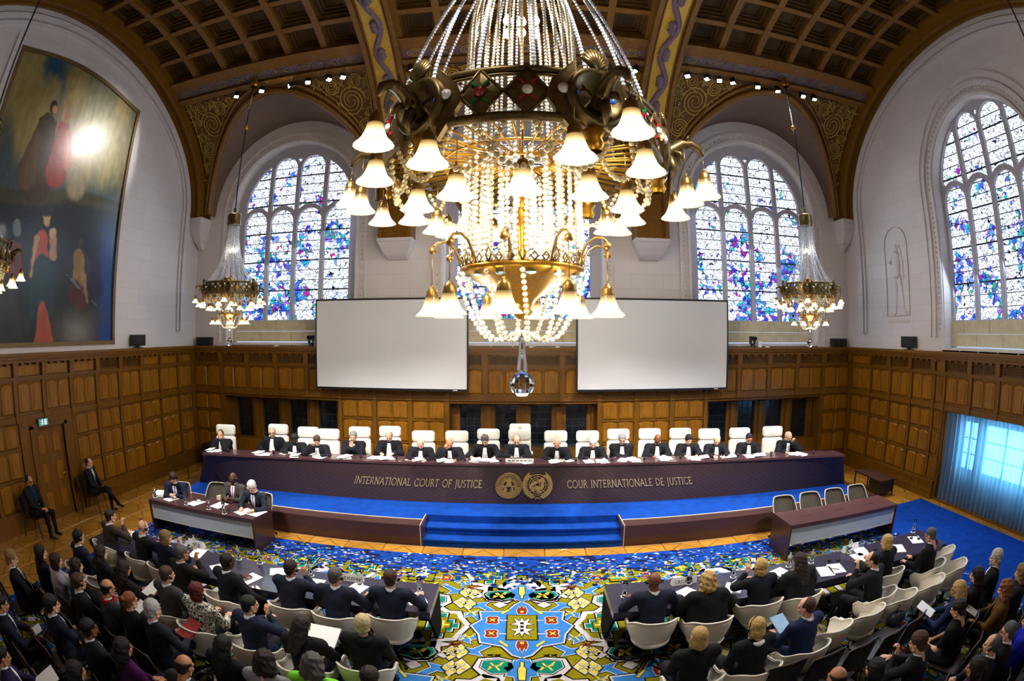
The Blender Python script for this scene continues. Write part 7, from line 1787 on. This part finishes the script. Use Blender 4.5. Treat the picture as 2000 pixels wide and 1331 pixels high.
def plate(u,v,rz,text,label):
    p=at(u,v,TZ); t=thing('name_plate',label,'sign',p,rad(rz))
    m=MB(); m.add([(-.19,-.04,0),(.19,-.04,0),(.19,.04,0),(-.19,.04,0),(-.19,0,.11),(.19,0,.11)],[(0,1,5,4),(2,3,4,5),(0,3,2,1),(0,4,3),(1,2,5)]); m.build('card',PAPER,t)
    if text:
        m=MB(); tot=sum(letter(c)[1]+.14 for c in text); sc=.28/tot; x=-.14; nv=Vector((0,-.11,.04)).normalized(); upv=Vector((0,.04,.11)).normalized()
        for c in text:
            S,w1=letter(c)
            for st in S:
                ribbon(m,st,.13,lambda a,z,d,x=x:Vector((x+a*sc,-.04,0))+upv*(.025+z*.045)+nv*(.0008+d),0,.0006)
            x+=(w1+.14)*sc
        m.build('lettering',LEAD,t,kind='stuff')
plate(686,1134,0,'SERBIE','white folded name plate reading SERBIE on the painting-side counsel table')
plate(1335,1140,4,'CROATIE','white folded name plate reading CROATIE on the curtain-side counsel table')
plate(385,1067,-6,'','blank white folded name plate near the wall end of the painting-side counsel table')
plate(1660,1075,8,'','white folded name plate beside a water glass on the curtain-side counsel table')
def headset(u,v,z,label):
    p=at(u,v,z); t=thing('headset',label,'headset',p,R.uniform(0,6),'headsets on the tables')
    m=MB(); m.tube([(.08*cos(rad(a)),.08*sin(rad(a)),.012) for a in range(-20,201,20)],.006,5); m.build('band',BLACK,t)
    for s in (-1,1): m=MB(); m.lathe([(.001,.0),(.032,.0),(.034,.02),(.001,.03)],10,0,(s*.078,-.035,0)); m.build('earpiece',BLACK,t)
for u,v,l in ((1629,1097,'black headset in the middle of the curtain-side counsel table'),(1707,1078,'black headset in front of the golden-haired woman'),(1787,1052,'black headset on a white sheet at the curtain end'),(1520,1128,'black headset between the blonde bob and the long dark hair')): headset(u,v,TZ+.006,l)
headset(451,998,RZt,'black headset on the registry table before the bald man')
headset(388,979,RZt+.01,'black headset on the papers before the empty registry chair')
for u,v,rz,l in ((1655,1097,-50,'black pen beside the headset on the curtain-side counsel table'),(1632,1112,-40,'pen lying on the white sheet of the curtain-side counsel table'),(614,1140,5,'yellow pencil on the white sheet of the painting-side counsel table'),(803,1158,70,'yellow pencil near the aisle end of the painting-side counsel table'),(434,987,-30,'dark pen on the registry table papers')):
    p=at(u,v,TZ+.012); m=MB(); m.tube([(-.08,0,0),(.06,0,0),(.075,0,0)],[.005,.005,.001],6); o=m.build('pen',plain('pencil_yellow','b08a3a',.5) if 'yellow' in l else BLACK); o.location=p; o.rotation_euler=(0,0,rad(rz)); tag(o,l,'pen')
p=at(429,978,RZt); m=MB()
for k in range(3): m.box(-.05+.035*k,-.03,0,-.02+.035*k,.02,.09+.01*k)
o=m.build('tissue_pack',plain('tissue_cream','d8c8a0',.8)); o.location=p+Vector((0,0,.012)); tag(o,'cream tissue packets standing on the bald registry man\'s papers','tissues')
# loose things among the audience
def held(who,name,label,cat,loc,rot,size,mat):
    o=[x for x in bpy.data.objects if x.get('label','').startswith(who)][0]; w_,h_,t_=size
    m=MB(); m.box(-w_/2,-h_/2,-t_/2,w_/2,h_/2,t_/2); q=m.build(name,mat); q.matrix_world=o.matrix_world_calc@Matrix.Translation(loc)@Matrix.Rotation(rad(rot),4,'X') if False else Matrix.Translation(o.location)@RZ(o.rotation_euler.z)@Matrix.Translation(loc)@Matrix.Rotation(rad(rot),4,'X'); tag(q,label,cat); return q
held('long brown-haired','open_book','open white book on the lap of the long brown-haired woman','book',(0,.5,.80),20,(.42,.3,.02),PAPER)
held('silver-haired man in a charcoal','red_folder','red folder held by the silver-haired man','folder',(0.06,.48,.80),25,(.24,.3,.02),plain('folder_red','8a1418',.5))
held('long dark-haired woman in dark brown','paper_sheet','white page held by the long dark-haired woman in brown','paper',(.05,.48,.78),20,(.24,.32,.006),PAPER)
held('woman with long wavy blonde','paper_sheet','white notepad held by the blonde woman in the blue dress','paper',(0,.46,.80),20,(.22,.28,.01),PAPER)
held('woman with red curls','paper_sheet','small white notepad held by the red-curled woman','paper',(0,.46,.80),20,(.18,.22,.01),PAPER)
held('man with an open white booklet','open_book','white booklet low beside the empty brown chairs held by a seated man','book',(0,.5,.80),20,(.3,.32,.01),PAPER)
held('man in navy holding a white note','paper_sheet','small white note in the hands of the man beyond the empty brown chairs','paper',(0.05,.46,.80),20,(.2,.14,.006),PAPER)
held('balding man in a grey jacket','paper_sheet','white page in front of the man with the red scarf','paper',(0,.46,.80),20,(.22,.28,.006),PAPER)
held('man with thinning brown hair','magazine','pale blue printed magazine held by the blue-suited man','magazine',(0,.46,.80),25,(.22,.28,.008),plain('magazine_blue','7fa4c0',.4))
held('black-haired man with dark glasses lifting','paper_sheet','white sheet lifted by the black-haired judge with dark glasses','paper',(.02,.42,.86),50,(.24,.3,.004),PAPER) if any(0 for x in bpy.data.objects) else None
held('person in a bright blue','paper_sheet','white note held by the person in the bright blue top','paper',(0,.46,.80),20,(.16,.2,.006),PAPER)
# coat with fur trim and bags
p=at(268,1226,.6); t=thing('purple_coat','purple coat with a golden fur collar hanging over a chair back','coat',p,rad(-20))
m=MB(); m.grid(lambda u,v:(-.2+.4*u+.03*sin(v*5),-.05+.08*sin(PI*u),.25-.6*v+.02*sin(u*9)),10,8); m.grid(lambda u,v:(-.2+.4*u+.03*sin(v*5),-.09+.08*sin(PI*u),.25-.6*v+.02*sin(u*9)),10,8); m.build('cloth',cloth('3a1048'),t)
v_,q_,c_=sdf_mesh([C_((.1,-.06,.2),(.22,-.05,-.0),.06,.07),C_((.22,-.05,0),(.2,-.05,-.15),.07,.05)],.014,.03,None,lambda p:.012*np.sin(p[...,0]*170)*np.sin(p[...,2]*150)*1.0)
npobj('fur_collar',v_,q_,c_,[plain('golden_fur','a88038',.9,var=.3,scale=80)],t)
def bag(u,v,z,rz,label,w_=.34,h_=.26,mat=None):
    p=at(u,v,z); t=thing('handbag',label,'bag',(p.x,p.y,z),rad(rz)); v1,q1,c1=sdf_mesh([E_((0,0,h_*.45),(w_*.5,.1,h_*.5)),C_((-w_*.35,0,h_*.2),(w_*.35,0,h_*.2),.1,.1)],.018,.05); npobj('bag_body',v1,q1,c1,[mat or BLACK],t)
    m=MB(); m.tube([(-w_*.25,0,h_*.9),(-w_*.2,0,h_*1.4),(w_*.2,0,h_*1.4),(w_*.25,0,h_*.9)],.01,6); m.build('handle',BLACK,t)
bag(1632,1205,.012,30,'black handbag on the carpet behind the long dark-haired gowned woman')
bag(1748,1215,.47,20,'dark blue bag on the empty dark chair by the crossed legs',.3,.2,plain('bag_blue','1a2238',.4))
